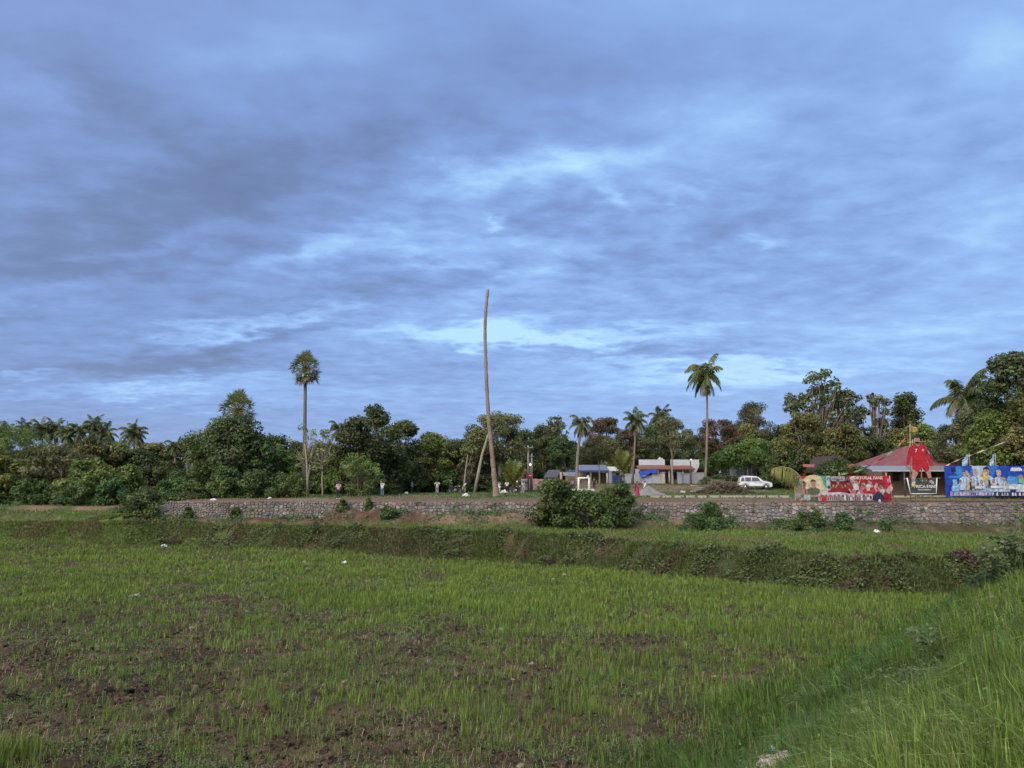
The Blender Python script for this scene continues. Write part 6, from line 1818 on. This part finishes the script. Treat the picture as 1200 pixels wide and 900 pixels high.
def person(X, dep, yaw, label, shirt, trousers, height=1.68, lean=0.0, arms=('down', 'down'), legs='stand', sari=None, cap=None, shoe=(.03, .03, .03), zoff=0.0):
    """yaw 0: facing the camera; lean: bend forward at the hips, in radians"""
    p = at(X, 557, dep); z = ground_at(p[0], dep) + zoff
    o = empty("person", (p[0], dep, z), yaw); s = height / 1.72; o.scale = (s, s, s)
    V, E, Rr, ix = [], [], [], {}
    def add(k, v, r, par=None):
        ix[k] = len(V); V.append(np.array(v, float)); Rr.append(r)
        if par: E.append((ix[par], ix[k]))
    hipz = .93 if legs != 'sit' else .84
    def up(v):                                   # torso points turn about the hips when bending
        x, y, zz = v; c, q = math.cos(lean), math.sin(lean); dz = zz - hipz
        return (x, y * c - dz * q, hipz + dz * c + y * q)
    D = hipz - .93
    add('pelvis', (0, 0, hipz), (.15, .11)); add('spine', up((0, 0, 1.13 + D)), (.135, .10), 'pelvis'); add('chest', up((0, .005, 1.33 + D)), (.16, .11), 'spine')
    add('neck', up((0, .005, 1.475 + D)), .052, 'chest'); add('jaw', up((0, -.02, 1.555 + D)), (.066, .075), 'neck'); add('head', up((0, -.005, 1.63 + D)), (.078, .095), 'jaw'); add('top', up((0, .005, 1.695 + D)), (.055, .07), 'head')
    add('nose', up((0, -.105, 1.605 + D)), .014, 'head')
    for sgn, nm, arm in ((-1, 'l', arms[0]), (1, 'r', arms[1])):
        add(nm + 'sh', up((sgn * .185, .0, 1.41 + D)), .058, 'chest')
        if arm == 'down': el, wr = up((sgn * .235, .03, 1.13 + D)), up((sgn * .245, -.04, .89 + D))
        elif arm == 'head': el, wr = up((sgn * .36, -.06, 1.52 + D)), up((sgn * .13, -.02, 1.72 + D))
        elif arm == 'hip': el, wr = up((sgn * .37, .08, 1.18 + D)), up((sgn * .20, -.04, 1.03 + D))
        elif arm == 'fwd': el, wr = up((sgn * .22, -.14, 1.20 + D)), up((sgn * .17, -.40, 1.17 + D))
        elif arm == 'reach': el, wr = up((sgn * .22, -.25, 1.30 + D)), up((sgn * .20, -.50, 1.38 + D))
        else: el, wr = up((sgn * .30, -.02, 1.18 + D)), up((sgn * .46, -.10, 1.02 + D))
        el, wr = np.array(el), np.array(wr)
        add(nm + 'el', el, .042, nm + 'sh'); add(nm + 'wr', wr, .029, nm + 'el')
        d = wr - el; d /= np.linalg.norm(d); sd = np.cross(d, (0.0, 1.0, .15)); sd /= np.linalg.norm(sd) + 1e-6
        add(nm + 'pa', wr + d * .075, .030, nm + 'wr')
        for f, (off, L) in enumerate(((-.030, .075), (-.010, .088), (.010, .082), (.028, .066))):
            add(nm + 'f%d' % f, wr + d * .10 + sd * off, .011, nm + 'pa'); add(nm + 'g%d' % f, wr + d * (.10 + L) + sd * off * 1.2 + np.array([0, -.018, 0]), .008, nm + 'f%d' % f)
        add(nm + 't', wr + d * .075 - sd * .055 + np.array([0, -.02, 0]), .010, nm + 'pa')
        q = -1 if nm == 'l' else 1
        if legs == 'stand': kn, an, to = (q * .105, -.02, .50), (q * .115, .02, .085), (q * .13, -.13, .04)
        elif legs == 'wide': kn, an, to = (q * .17, -.03, .50), (q * .23, .02, .085), (q * .26, -.13, .04)
        elif legs == 'walk': kn, an, to = (q * .10, -.16 * q - .04, .51), (q * .10, -.26 * q + .08, .09 + (.06 if q < 0 else 0)), (q * .11, -.26 * q - .09, .04 + (.02 if q < 0 else 0))
        else: kn, an, to = (q * .20, -.36, .72), (q * .24, -.24, .30), (q * .25, -.38, .25)
        add(nm + 'hip', (q * .095, 0, hipz - .05), .088, 'pelvis'); add(nm + 'th', (q * .10 * .5 + kn[0] * .5, kn[1] * .5, (hipz - .05 + kn[2]) / 2), .078, nm + 'hip'); add(nm + 'kn', kn, .056, nm + 'th')
        add(nm + 'ca', tuple(np.array(kn) * .6 + np.array(an) * .4 + np.array([0, .02, 0])), .054, nm + 'kn'); add(nm + 'an', an, .038, nm + 'ca'); add(nm + 'to', to, .034, nm + 'an')
    skin_mesh("body", V, E, Rr, 0, SKIN_D, o)
    def garment(name, keys, grow, m):
        mp = {k: i for i, k in enumerate(keys)}; inv = {i: k for k, i in ix.items()}
        ee = [(mp[inv[a]], mp[inv[b_]]) for a, b_ in E if inv[a] in mp and inv[b_] in mp]
        rr = [tuple(q + grow for q in (Rr[ix[k]] if hasattr(Rr[ix[k]], '__len__') else (Rr[ix[k]],) * 2)) for k in keys]
        return skin_mesh(name, [V[ix[k]] for k in keys], ee, rr, 0, m, o)
    if sari is None:
        garment("trousers", ['pelvis', 'lhip', 'lth', 'lkn', 'lca', 'lan', 'rhip', 'rth', 'rkn', 'rca', 'ran'], .024, trousers)
        garment("shirt", ['spine', 'pelvis', 'chest', 'lsh', 'lel', 'rsh', 'rel'], .028, shirt)
    else:
        garment("blouse", ['spine', 'chest', 'lsh', 'lel', 'rsh', 'rel'], .022, shirt)
        b = MB(); n = 18; prof = [(.03, .30), (.40, .25), (.75, .215), (.93, .20), (1.08, .165), (1.16, .155)]; VV = []
        for zz, r in prof:
            for i in range(n):
                a = 2 * math.pi * i / n; w = 1 + .07 * math.sin(i * 2.1 + zz * 3) * (1.1 - zz); VV.append((r * w * math.cos(a), r * .8 * w * math.sin(a), zz))
        b.add(VV, [(j * n + i, j * n + (i + 1) % n, (j + 1) * n + (i + 1) % n, (j + 1) * n + i) for j in range(len(prof) - 1) for i in range(n)], 0, True)
        # the loose end over the left shoulder
        b.add([(.15, -.16, 1.1), (-.02, -.17, 1.12), (-.20, -.10, 1.44), (-.10, -.10, 1.47), (-.21, .04, 1.47), (-.10, .04, 1.49), (-.24, .17, 1.0), (-.05, .19, 1.0), (-.25, .20, .62), (-.05, .22, .62)], [(0, 1, 2, 3), (3, 2, 4, 5), (5, 4, 6, 7), (7, 6, 8, 9)], 0, True)
        b.obj("sari", sari, o)
    hd = np.array(V[ix['head']]); b = MB(); b.ell(hd + np.array([0, .022, .035]), (.098, .105, .095)); k = b.obj("hair", HAIR if cap is None else cap, o)
    if cap is not None: k.name = "helmet"
    if sari is not None: b = MB(); b.ell(hd + np.array([0, .12, -.03]), (.05, .05, .05)); b.obj("hair_bun", HAIR, o)
    for nm in 'lr':
        a, t = V[ix[nm + 'an']], V[ix[nm + 'to']]; b = MB(); b.ell((a + t) / 2 + np.array([0, -.01, -.02]), (.05, .13, .045)); b.obj("shoe", mat("shoe_%d" % int(shoe[0] * 100), shoe, .6), o)
    tag(o, label, "person")
    return o


def people():
    wht, gry = cloth("white", (.42, .42, .44)), cloth("grey", (.34, .34, .37))
    person(397, 76.5, math.pi + .3, "person in a pinkish shirt and dark trousers standing with back turned, leftmost on the playground", cloth("pink", (.36, .25, .24)), cloth("dark", (.022, .028, .035)), 1.68, shoe=(.6, .6, .6))
    person(448.5, 83, math.pi - .3, "person in a grey T-shirt and blue jeans standing with hands in front", gry, cloth("jeans", (.085, .10, .16)), 1.70, arms=('fwd', 'fwd'))
    person(483, 96, math.pi / 2 + .2, "person in a teal shirt and dark trousers standing beside a white sack", cloth("teal", (.03, .30, .30)), MATS["cloth_dark"], 1.66, arms=('out', 'fwd'))
    person(512.5, 96, math.pi, "person in a pale grey shirt and grey trousers standing with hands on hips", cloth("pale_grey", (.32, .32, .33)), cloth("ash", (.22, .22, .23)), 1.70, arms=('hip', 'hip'))
    person(529, 103, .4, "person in dark clothes and a pale helmet behind the left motorbike", cloth("black", (.02, .02, .025)), MATS["cloth_dark"], 1.62, cap=mat("grey_helmet", (.35, .36, .38), .4))
    person(543.5, 101, 1.2, "person in a white shirt bending down to the right of the left motorbike", wht, cloth("tan", (.30, .24, .18)), 1.66, lean=.75, arms=('fwd', 'down'), legs='walk')
    person(584.6, 97, .3, "person in white half hidden behind the bare pole", wht, cloth("pale", (.42, .41, .40)), 1.62)
    person(594, 100, math.pi - .2, "person in a lavender-white shirt standing left of the right motorbike", cloth("lavender", (.38, .37, .45)), MATS["cloth_dark"], 1.66)
    person(605.5, 99.4, math.pi / 2, "rider in dark clothes and a white helmet sitting on the right motorbike", cloth("dark_brown", (.055, .035, .032)), MATS["cloth_dark"], 1.66, arms=('fwd', 'fwd'), legs='sit', cap=mat("white_helmet", (.68, .66, .63), .35), lean=.12)
    person(613, 98, .2, "person in pale grey clothes standing right of the right motorbike", cloth("stone", (.27, .26, .25)), MATS["cloth_ash"], 1.60, arms=('fwd', 'down'))
    person(696.2, 109, .3, "person in black clothes standing right of the white goal frame", MATS["cloth_black"], MATS["cloth_black"], 1.62)
    person(671, 112, .2, "person in grey-blue clothes sitting by the leaning coconut palm", cloth("slate", (.16, .17, .21)), MATS["cloth_dark"], 1.55, legs='sit', zoff=-.25)
    person(746.5, 84, .4, "woman in a long maroon sari standing by the gravel heap", cloth("maroon_blouse", (.10, .02, .03)), None, 1.66, sari=cloth("maroon", (.22, .025, .065)), arms=('fwd', 'fwd'))
    person(755.5, 94, -1.2, "person in pink and white walking behind the gravel heap", wht, cloth("rose", (.46, .20, .18)), 1.62, legs='walk', arms=('out', 'down'))
    person(794.5, 126.5, .1, "person in brown standing at the entrance of the orange-tiled house", cloth("brown", (.20, .12, .09)), cloth("ochre", (.26, .17, .10)), 1.6)


people()


# ------------------------------------------------------------------ vehicles
RUB = mat("tyre_rubber", (.015, .015, .016), .85); RIM = mat("alloy", (.45, .46, .48), .35, .5, metal=.8, var=.05); GLASS = mat("dark_glass", (.012, .015, .018), .08, .6, var=.1)


def motorbike(X, dep, yaw, label):
    p = at(X, 557, dep); o = empty("motorbike", (p[0], dep, ground_at(p[0], dep) + .01), yaw)
    blk = mat("bike_black", (.02, .02, .025), .35, .5, coat=.3); chrome = mat("bike_chrome", (.5, .5, .52), .3, .5, metal=.9, var=.05)
    for x in (-.64, .66):
        w = MB(); w.torus((x, 0, .30), .245, .055); w = w.obj("wheel", RUB, o); w.name = "wheel"
        r = MB(); r.torus((x, 0, .30), .19, .016)
        for i in range(6):
            a = i * math.pi / 3; r.tube([(x, 0, .30), (x + .19 * math.cos(a), 0, .30 + .19 * math.sin(a))], .012, 5)
        r.ell((x, 0, .30), (.05, .06, .05)); r.obj("rim", RIM, w)
    f = MB(); f.tube([(.50, 0, .86), (.30, 0, .62), (.10, 0, .38), (-.30, 0, .40), (-.64, 0, .30)], .035, 8); f.tube([(.45, 0, .78), (-.10, 0, .66), (-.55, 0, .72)], .03, 8)
    for s in (-.07, .07): f.tube([(.66, s, .30), (.50, s * .9, .88)], .024, 7); f.tube([(-.64, s, .30), (-.38, s * 1.4, .68)], .02, 7)
    f.obj("frame", blk, o)
    e = MB(); e.box((.05, 0, .42), (.34, .22, .26), taper=(.8, .7)); e.ell((.02, 0, .36), (.17, .15, .12)); e.obj("engine", mat("engine_grey", (.16, .16, .17), .5, metal=.5), o)
    t = MB(); t.ell((.20, 0, .82), (.27, .14, .14), nu=14, nv=8); t.obj("fuel_tank", blk, o)
    s = MB(); s.ell((-.30, 0, .80), (.40, .13, .075), nu=14, nv=6); s.ell((-.52, 0, .84), (.16, .11, .06)); s.obj("seat", mat("seat_vinyl", (.018, .018, .018), .7), o)
    h = MB(); h.tube([(.40, -.36, 1.02), (.47, -.15, 1.0), (.50, 0, .96), (.47, .15, 1.0), (.40, .36, 1.02)], .016, 7); h.obj("handlebar", chrome, o)
    l = MB(); l.ell((.60, 0, .88), (.09, .10, .10)); l.obj("headlight", mat("lens", (.4, .4, .4), .15), o)
    for q in (-.28, .28): m = MB(); m.tube([(.44, q, 1.02), (.42, q * 1.1, 1.15)], .008, 5); m.ell((.42, q * 1.15, 1.18), (.02, .06, .04)); m.obj("mirror", blk, o)
    x = MB(); x.tube([(.12, .12, .30), (-.25, .15, .27), (-.72, .17, .36)], [.025, .035, .05], 8); x.obj("exhaust", chrome, o)
    g = MB(); g.box((-.62, 0, .66), (.34, .14, .04)); g.tube([(.50, 0, .58), (.66, 0, .64), (.84, 0, .56)], .05, 6); g.obj("mudguard", blk, o)
    k = MB(); k.tube([(-.02, -.1, .30), (-.06, -.32, .01)], .014, 5); k.obj("side_stand", chrome, o)
    tag(o, label, "motorbike"); return o


motorbike(533, 100.5, .15, "black motorbike parked on the path left of the bare pole")
motorbike(604, 99.4, -.2, "black motorbike right of the bare pole with a helmeted rider")


def suv(X, dep, yaw, label, paintm, name="parked_car"):
    p = at(X, 557, dep); o = empty(name, (p[0], dep, ground_at(p[0], dep) + .01), yaw)
    prof = [(-2.22, .42), (-2.26, .75), (-2.20, 1.02), (-2.08, 1.42), (-1.95, 1.70), (-1.6, 1.80), (-.6, 1.83), (.15, 1.79), (.42, 1.70), (1.02, 1.16), (1.9, 1.02), (2.18, .88), (2.26, .62), (2.22, .40), (1.85, .30), (-1.85, .30)]
    wid = [.86, .90, .90, .82, .72, .68, .68, .68, .70, .86, .84, .80, .82, .82, .86, .86]
    b = MB(); n = len(prof); V = []
    for (x, z), w in zip(prof, wid): V += [(x, -w, z), (x, -w * .5, z + (.02 if z > 1.6 else 0)), (x, w * .5, z + (.02 if z > 1.6 else 0)), (x, w, z)]
    Fs = [(i * 4 + k, i * 4 + k + 1, ((i + 1) % n) * 4 + k + 1, ((i + 1) % n) * 4 + k) for i in range(n) for k in range(3)]
    Fs += [tuple(i * 4 for i in range(n)), tuple(i * 4 + 3 for i in range(n - 1, -1, -1))]
    b.add(V, Fs); body = b.obj("body", paintm, o)
    bv = body.modifiers.new("bevel", 'BEVEL'); bv.width = .05; bv.segments = 2; bv.limit_method = 'ANGLE'; bv.angle_limit = R(35)
    def side_w(z): return np.interp(z, [1.0, 1.16, 1.42, 1.70], [.90, .865, .80, .71])
    for sg in (-1, 1):
        for nm, q in (("window", [(-.52, 1.15), (.72, 1.15), (.30, 1.66), (-.52, 1.68)]), ("window", [(-1.42, 1.15), (-.60, 1.15), (-.60, 1.68), (-1.42, 1.68)]), ("window", [(-2.0, 1.16), (-1.52, 1.15), (-1.52, 1.68), (-1.86, 1.66)])):
            m = MB(); A = [(x, sg * (side_w(z) + .012), z) for x, z in q] + [(x, sg * (side_w(z) - .02), z) for x, z in q]
            F0 = [(0, 1, 2, 3), (7, 6, 5, 4), (0, 4, 5, 1), (1, 5, 6, 2), (2, 6, 7, 3), (3, 7, 4, 0)]
            m.add(A, F0 if sg < 0 else [f[::-1] for f in F0]); m.obj(nm, GLASS, o)
        m = MB(); m.ell((.62, sg * 1.0, 1.18), (.10, .09, .08)); m.obj("wing_mirror", paintm, o)
        m = MB(); m.ell((2.10, sg * .68, .86), (.14, .16, .08)); m.obj("headlight", MATS["lens"], o)
        m = MB(); m.box((-2.24, sg * .80, 1.0), (.05, .12, .30)); m.obj("tail_light", mat("tail_red", (.35, .02, .02), .3), o)
        m = MB(); m.box((-.1, sg * .93, .42), (2.5, .08, .12)); m.obj("sill", mat("black_trim", (.025, .025, .027), .6), o)
        m = MB()
        for x in (-.05, -1.0): m.box((x, sg * .905, .98), (.16, .03, .03))
        m.obj("door_handle", MATS["black_trim"], o)
        for x in (-1.38, 1.42):
            w = MB(); w.torus((x, sg * .80, .37), .27, .105); w = w.obj("wheel", RUB, o)
            r = MB(); r.tube([(x, sg * .78, .37), (x, sg * .865, .37)], .20, 14); r.obj("rim", RIM, w)
            a = MB(); a.add([(x + rr * math.cos(t), sg * (.91 if k else .86), .40 + rr * math.sin(t)) for t in np.linspace(0, math.pi, 11) for rr, k in ((.41, 0), (.47, 1))], [(2 * i, 2 * i + 1, 2 * i + 3, 2 * i + 2) for i in range(10)]); a.obj("wheel_arch", MATS["black_trim"], o)
    m = MB(); m.add([(.46, -.62, 1.68), (.98, -.76, 1.20), (.98, .76, 1.20), (.46, .62, 1.68), (.44, -.62, 1.64), (.96, -.76, 1.16), (.96, .76, 1.16), (.44, .62, 1.64)], [(0, 1, 2, 3), (7, 6, 5, 4), (0, 4, 5, 1), (1, 5, 6, 2), (2, 6, 7, 3), (3, 7, 4, 0)])
    k = m.obj("windscreen", GLASS, o); k.location = (.022, 0, .022)
    m = MB(); m.box((2.245, 0, .72), (.06, 1.0, .16)); m.box((2.25, 0, .48), (.08, 1.3, .12)); m.obj("grille", MATS["black_trim"], o)
    m = MB()
    for sg in (-1, 1): m.tube([(-1.8, sg * .6, 1.86), (.0, sg * .6, 1.90)], .022, 6)
    m.obj("roof_rack", RIM, o)
    tag(o, label, "car"); return o


suv(884, 108, -.12, "white sports utility car parked under the trees left of the red banner", mat("car_white", (.44, .45, .47), .3, .5, var=.04, coat=.5))
suv(912, 112, -.25, "grey car mostly hidden behind the yellow coconut leaf", mat("car_grey", (.12, .13, .15), .3, .5, var=.05, coat=.5))

# ------------------------------------------------------------------ litter and loose things
lrng = np.random.default_rng(41)


def crumple(name, X, dep, size, m, label, cat, flat=.55, group=None, dz=0.0, long=1.0):
    p = at(X, 557, dep); n, k = 11, 7; V = [(0, 0, -flat * .2)]
    for j in range(1, k):
        ph = -math.pi / 2 + math.pi * j / k
        for i in range(n):
            a = 2 * math.pi * i / n; r = 1 + .35 * lrng.normal() * .6
            V.append((r * math.cos(ph) * math.cos(a) * long, r * math.cos(ph) * math.sin(a), max(-.25, flat * math.sin(ph) * (1 + .4 * lrng.normal()))))
    V.append((0, 0, flat)); V = np.array(V) * size / 2
    Fs = [(0, 1 + (i + 1) % n, 1 + i) for i in range(n)] + [(1 + j * n + i, 1 + j * n + (i + 1) % n, 1 + (j + 1) * n + (i + 1) % n, 1 + (j + 1) * n + i) for j in range(k - 2) for i in range(n)] + [(1 + (k - 2) * n + i, 1 + (k - 2) * n + (i + 1) % n, len(V) - 1) for i in range(n)]
    b = MB(); b.add(V, Fs); o = b.obj(name, m, None, (p[0], dep, ground_at(p[0], dep) + dz + size * .1)); o.rotation_euler = (0, 0, float(lrng.uniform(0, 6.28)) if long == 1 else 0)
    tag(o, label, cat, group); return o


PLAS = mat("white_plastic", (.45, .45, .45), .5, var=.1)
for X, dep, sz, lb in ((476.5, 95, .8, "white sack lying beside the person in teal"), (546, 84, 1.0, "flat white sheet on the dirt left of the pole's foot"), (590, 98, 1.3, "pile of white sacks behind the foot of the bare pole"),
                       (1024, 60.8, .75, "bright white polystyrene scrap on the terrace below the red banner's right end"), (317, 76, .6, "white plastic bag on the grass above the left part of the wall"), (251, 70.2, .8, "white bags on the left part of the wall top"),
                       (438, 67.8, .6, "white scrap on the broken wall top left of the creeper bush"), (449, 68.1, .7, "larger white scrap on the broken wall top"), (253, 66.5, .35, "white scrap on the grass below the left part of the wall"), (406, 50, .55, "white polystyrene piece against the earth bank"),
                       (660, 47, .4, "white scrap on the earth bank below the big bush"), (647, 44, .35, "white scrap at the foot of the bank below the big bush"), (196, 65, .8, "pale flat scrap left of the wall's end"), (706, 105, .6, "white scrap on the ground right of the goal frame"), (800, 100, .8, "white scraps on the dirt before the orange-tiled house"), (822, 79, .4, "small white scrap near the brush pile")):
    crumple("plastic_scrap", X, dep, sz * (.62 if dep < 82 else .8), PLAS, lb, "litter")
for i in range(40):
    dep = float(lrng.uniform(12, 58)); X = float(lrng.uniform(20, 900)); x = (X - 600) / F * dep
    if dep > float(bank_bot(x)) - .6 or float(ez_minus_field(np.array([x]), np.array([dep]))[0]) > -.2: continue
    crumple("pale_stubble", X, dep, .06 + .0042 * dep, mat("dead_stubble", (.17, .135, .095), .95, var=.3), "small pale clump of dead stubble on the ploughed field", "stubble", .6, "pale clumps of dead stubble on the field")
# pale twig, wrapper and weathered board in the foreground
p = on(158, 697, -2.6); b = MB(); b.tube([(-.28, 0, .05), (.0, .02, .11), (.22, .03, .10)], [.02, .03, .015], 6); b.tube([(0, .02, .11), (.2, .02, .2)], [.015, .008], 5)
o = b.obj("pale_twig", mat("bleached_wood", (.45, .42, .38), .8), None, (p[0], p[1], ground_at(p[0], p[1]))); tag(o, "bleached pale twig lying on the field at the left", "twig")
p = np.array([(905 - 600) / F * 8.7, 8.7]); z = ground_at(p[0], p[1]); n, k = 26, 9; V = []
for i in range(n):
    u = i / (n - 1)
    for j in range(k):
        v = j / (k - 1) - .5
        hgt = .10 * math.sin(math.pi * min(1, u * 1.15 + .02)) + .03 * math.sin(u * 17) * (1 - u) + .025 * float(lrng.normal()) * .6
        V.append((-.30 + .62 * u + .02 * float(lrng.normal()), v * .20 * (1 - .35 * abs(u - .5)) + .02 * math.sin(u * 9), hgt + .035 * math.cos(v * 6)))
q = [(i * k + j, (i + 1) * k + j, (i + 1) * k + j + 1, i * k + j + 1) for i in range(n - 1) for j in range(k - 1)]
me = np_mesh("torn_sack", V, [np.array(q)], mat("weathered_sack", (.40, .35, .28), .9, var=.45, scale=14, bump=.9, bscale=40), smooth=True)
o = link("torn_sack", me); o.location = (p[0], p[1], z + .11); o.rotation_euler = (R(14), R(-6), R(8)); o.modifiers.new("thick", 'SOLIDIFY').thickness = .035
tag(o, "weathered pale torn sack half buried in the foreground grass", "sack")
for X, dep, sz, lb in ((893, 9.7, .08, "small pale blue wrapper in the grass left of the torn sack's top"), (953, 10.1, .07, "tiny whitish-blue wrapper in the grass of the slope")):
    crumple("blue_wrapper", X, dep, sz, mat("pale_blue_plastic", (.36, .48, .62), .35, var=.3), lb, "litter", .8, dz=.24)


# ------------------------------------------------------------------ leafy plants on the slope
def slope_bush(X, dep, w, h, n, leaf, pal, label, name="bush", stems=9, asp=.8, cat="bush", droop=.3):
    rng = np.random.default_rng(int(X * 7 + dep)); p = at(X, 557, dep); z = ground_at(p[0], dep)
    o = empty(name, (p[0], dep, z)); b = MB(); C = []
    for i in range(stems):
        a = rng.uniform(0, 6.28); r = w * .5 * math.sqrt(rng.random()); hh = h * (1 - .55 * (2 * r / w) ** 2) * rng.uniform(.75, 1.05)
        e = np.array([r * math.cos(a), r * math.sin(a) * .8, hh]); pts = [np.array([e[0] * .15, e[1] * .15, -.05]), e * np.array([.5, .5, .55]), e, e + np.array([e[0] * .25, e[1] * .25, -.10 * h * droop])]
        b.tube(pts, [.012, .009, .006, .003], 5); C.append(pts)
    b.obj("stem", mat("green_stem", (.09, .11, .045), .7), o)
    k = rng.integers(0, stems, n); t = rng.random(n) ** .7 * 3; Cn = np.array(C); i0 = np.minimum(t.astype(int), 2); f = (t - i0)[:, None]
    P = Cn[k, i0] * (1 - f) + Cn[k, i0 + 1] * f + rng.normal(size=(n, 3)) * np.array([.13, .13, .08]) * w * .75
    P[:, 2] = np.maximum(P[:, 2], .03)
    nrm = np.stack([rng.normal(size=n) * .55, rng.normal(size=n) * .5 - .45, np.ones(n)], -1)
    pl = np.array(pal)[rng.integers(0, len(pal), n)] * rng.uniform(.65, 1.35, (n, 1))
    V, Q, T = leafquads(P, nrm, leaf * rng.uniform(.55, 1.3, n), asp, rng, pl)
    link("foliage", np_mesh("foliage", V, [Q], leaf_mat("weed_leaves"), tint=T), o); tag(o, label, cat); return o


G1 = [(.045, .075, .028), (.060, .090, .032), (.085, .105, .045)]
slope_bush(1178, 16.5, 1.15, 1.15, 1500, .085, [(.035, .058, .022), (.06, .085, .03), (.11, .12, .055)], "dark leafy bush with pale new leaves at the right edge where slope meets bank", stems=16)
slope_bush(1150, 17.5, .8, .8, 800, .08, [(.030, .052, .02), (.05, .075, .028)], "lower dark part of the shrubbery left of the right-edge bush")
slope_bush(1222, 16, 1.0, 1.0, 900, .085, G1, "leafy bush cut off by the right picture edge")
slope_bush(1190, 16.2, .45, 1.52, 130, .075, [(.14, .16, .08), (.09, .12, .05)], "slim pale-leaved shoots rising above the right-edge bush", "weed_plant", 4, cat="plant")
slope_bush(1068, 11.2, .55, .78, 190, .075, G1, "tall drooping broad-leaved weed standing on the slope", "weed_plant", 5, .5, "plant", 1.6)
slope_bush(1050, 10.6, .9, .42, 420, .06, G1, "low leafy weeds round the tall drooping weed", "weed_plant", 10, .6, "plant")
slope_bush(1010, 11.0, .7, .30, 260, .055, G1, "low weed patch on the slope left of the tall weed", "weed_plant", 8, .6, "plant")
slope_bush(1000, 8.6, .30, .34, 34, .085, [(.085, .13, .04), (.12, .16, .05)], "round-leaved light green weed in the middle of the slope", "weed_plant", 5, .95, "plant")
slope_bush(975, 8.0, .25, .24, 26, .06, [(.16, .16, .05), (.10, .12, .04)], "small yellowing weed above the torn sack", "weed_plant", 4, .8, "plant")
slope_bush(1008, 58.6, 2.0, 1.3, 900, .14, [(.035, .055, .02), (.055, .075, .03)], "grassy bush standing on the edge of the terrace below the red banner", stems=14) if False else None

# ------------------------------------------------------------------ lettering becomes mesh so that it belongs to its banner
bpy.context.view_layer.update()
dg = bpy.context.evaluated_depsgraph_get()
for o in [q for q in scene.objects if q.type == 'FONT']:
    me = bpy.data.meshes.new_from_object(o.evaluated_get(dg)); me.name = "lettering"
    n = bpy.data.objects.new("lettering", me); COL.objects.link(n); n.parent = o.parent; n.location = o.location; n.rotation_euler = o.rotation_euler
    if not me.materials: me.materials.append(o.data.materials[0])
    bpy.data.objects.remove(o)
for o in scene.objects:
    if o.parent is None and o.get("category") and not o.get("kind"): o["kind"] = "thing"
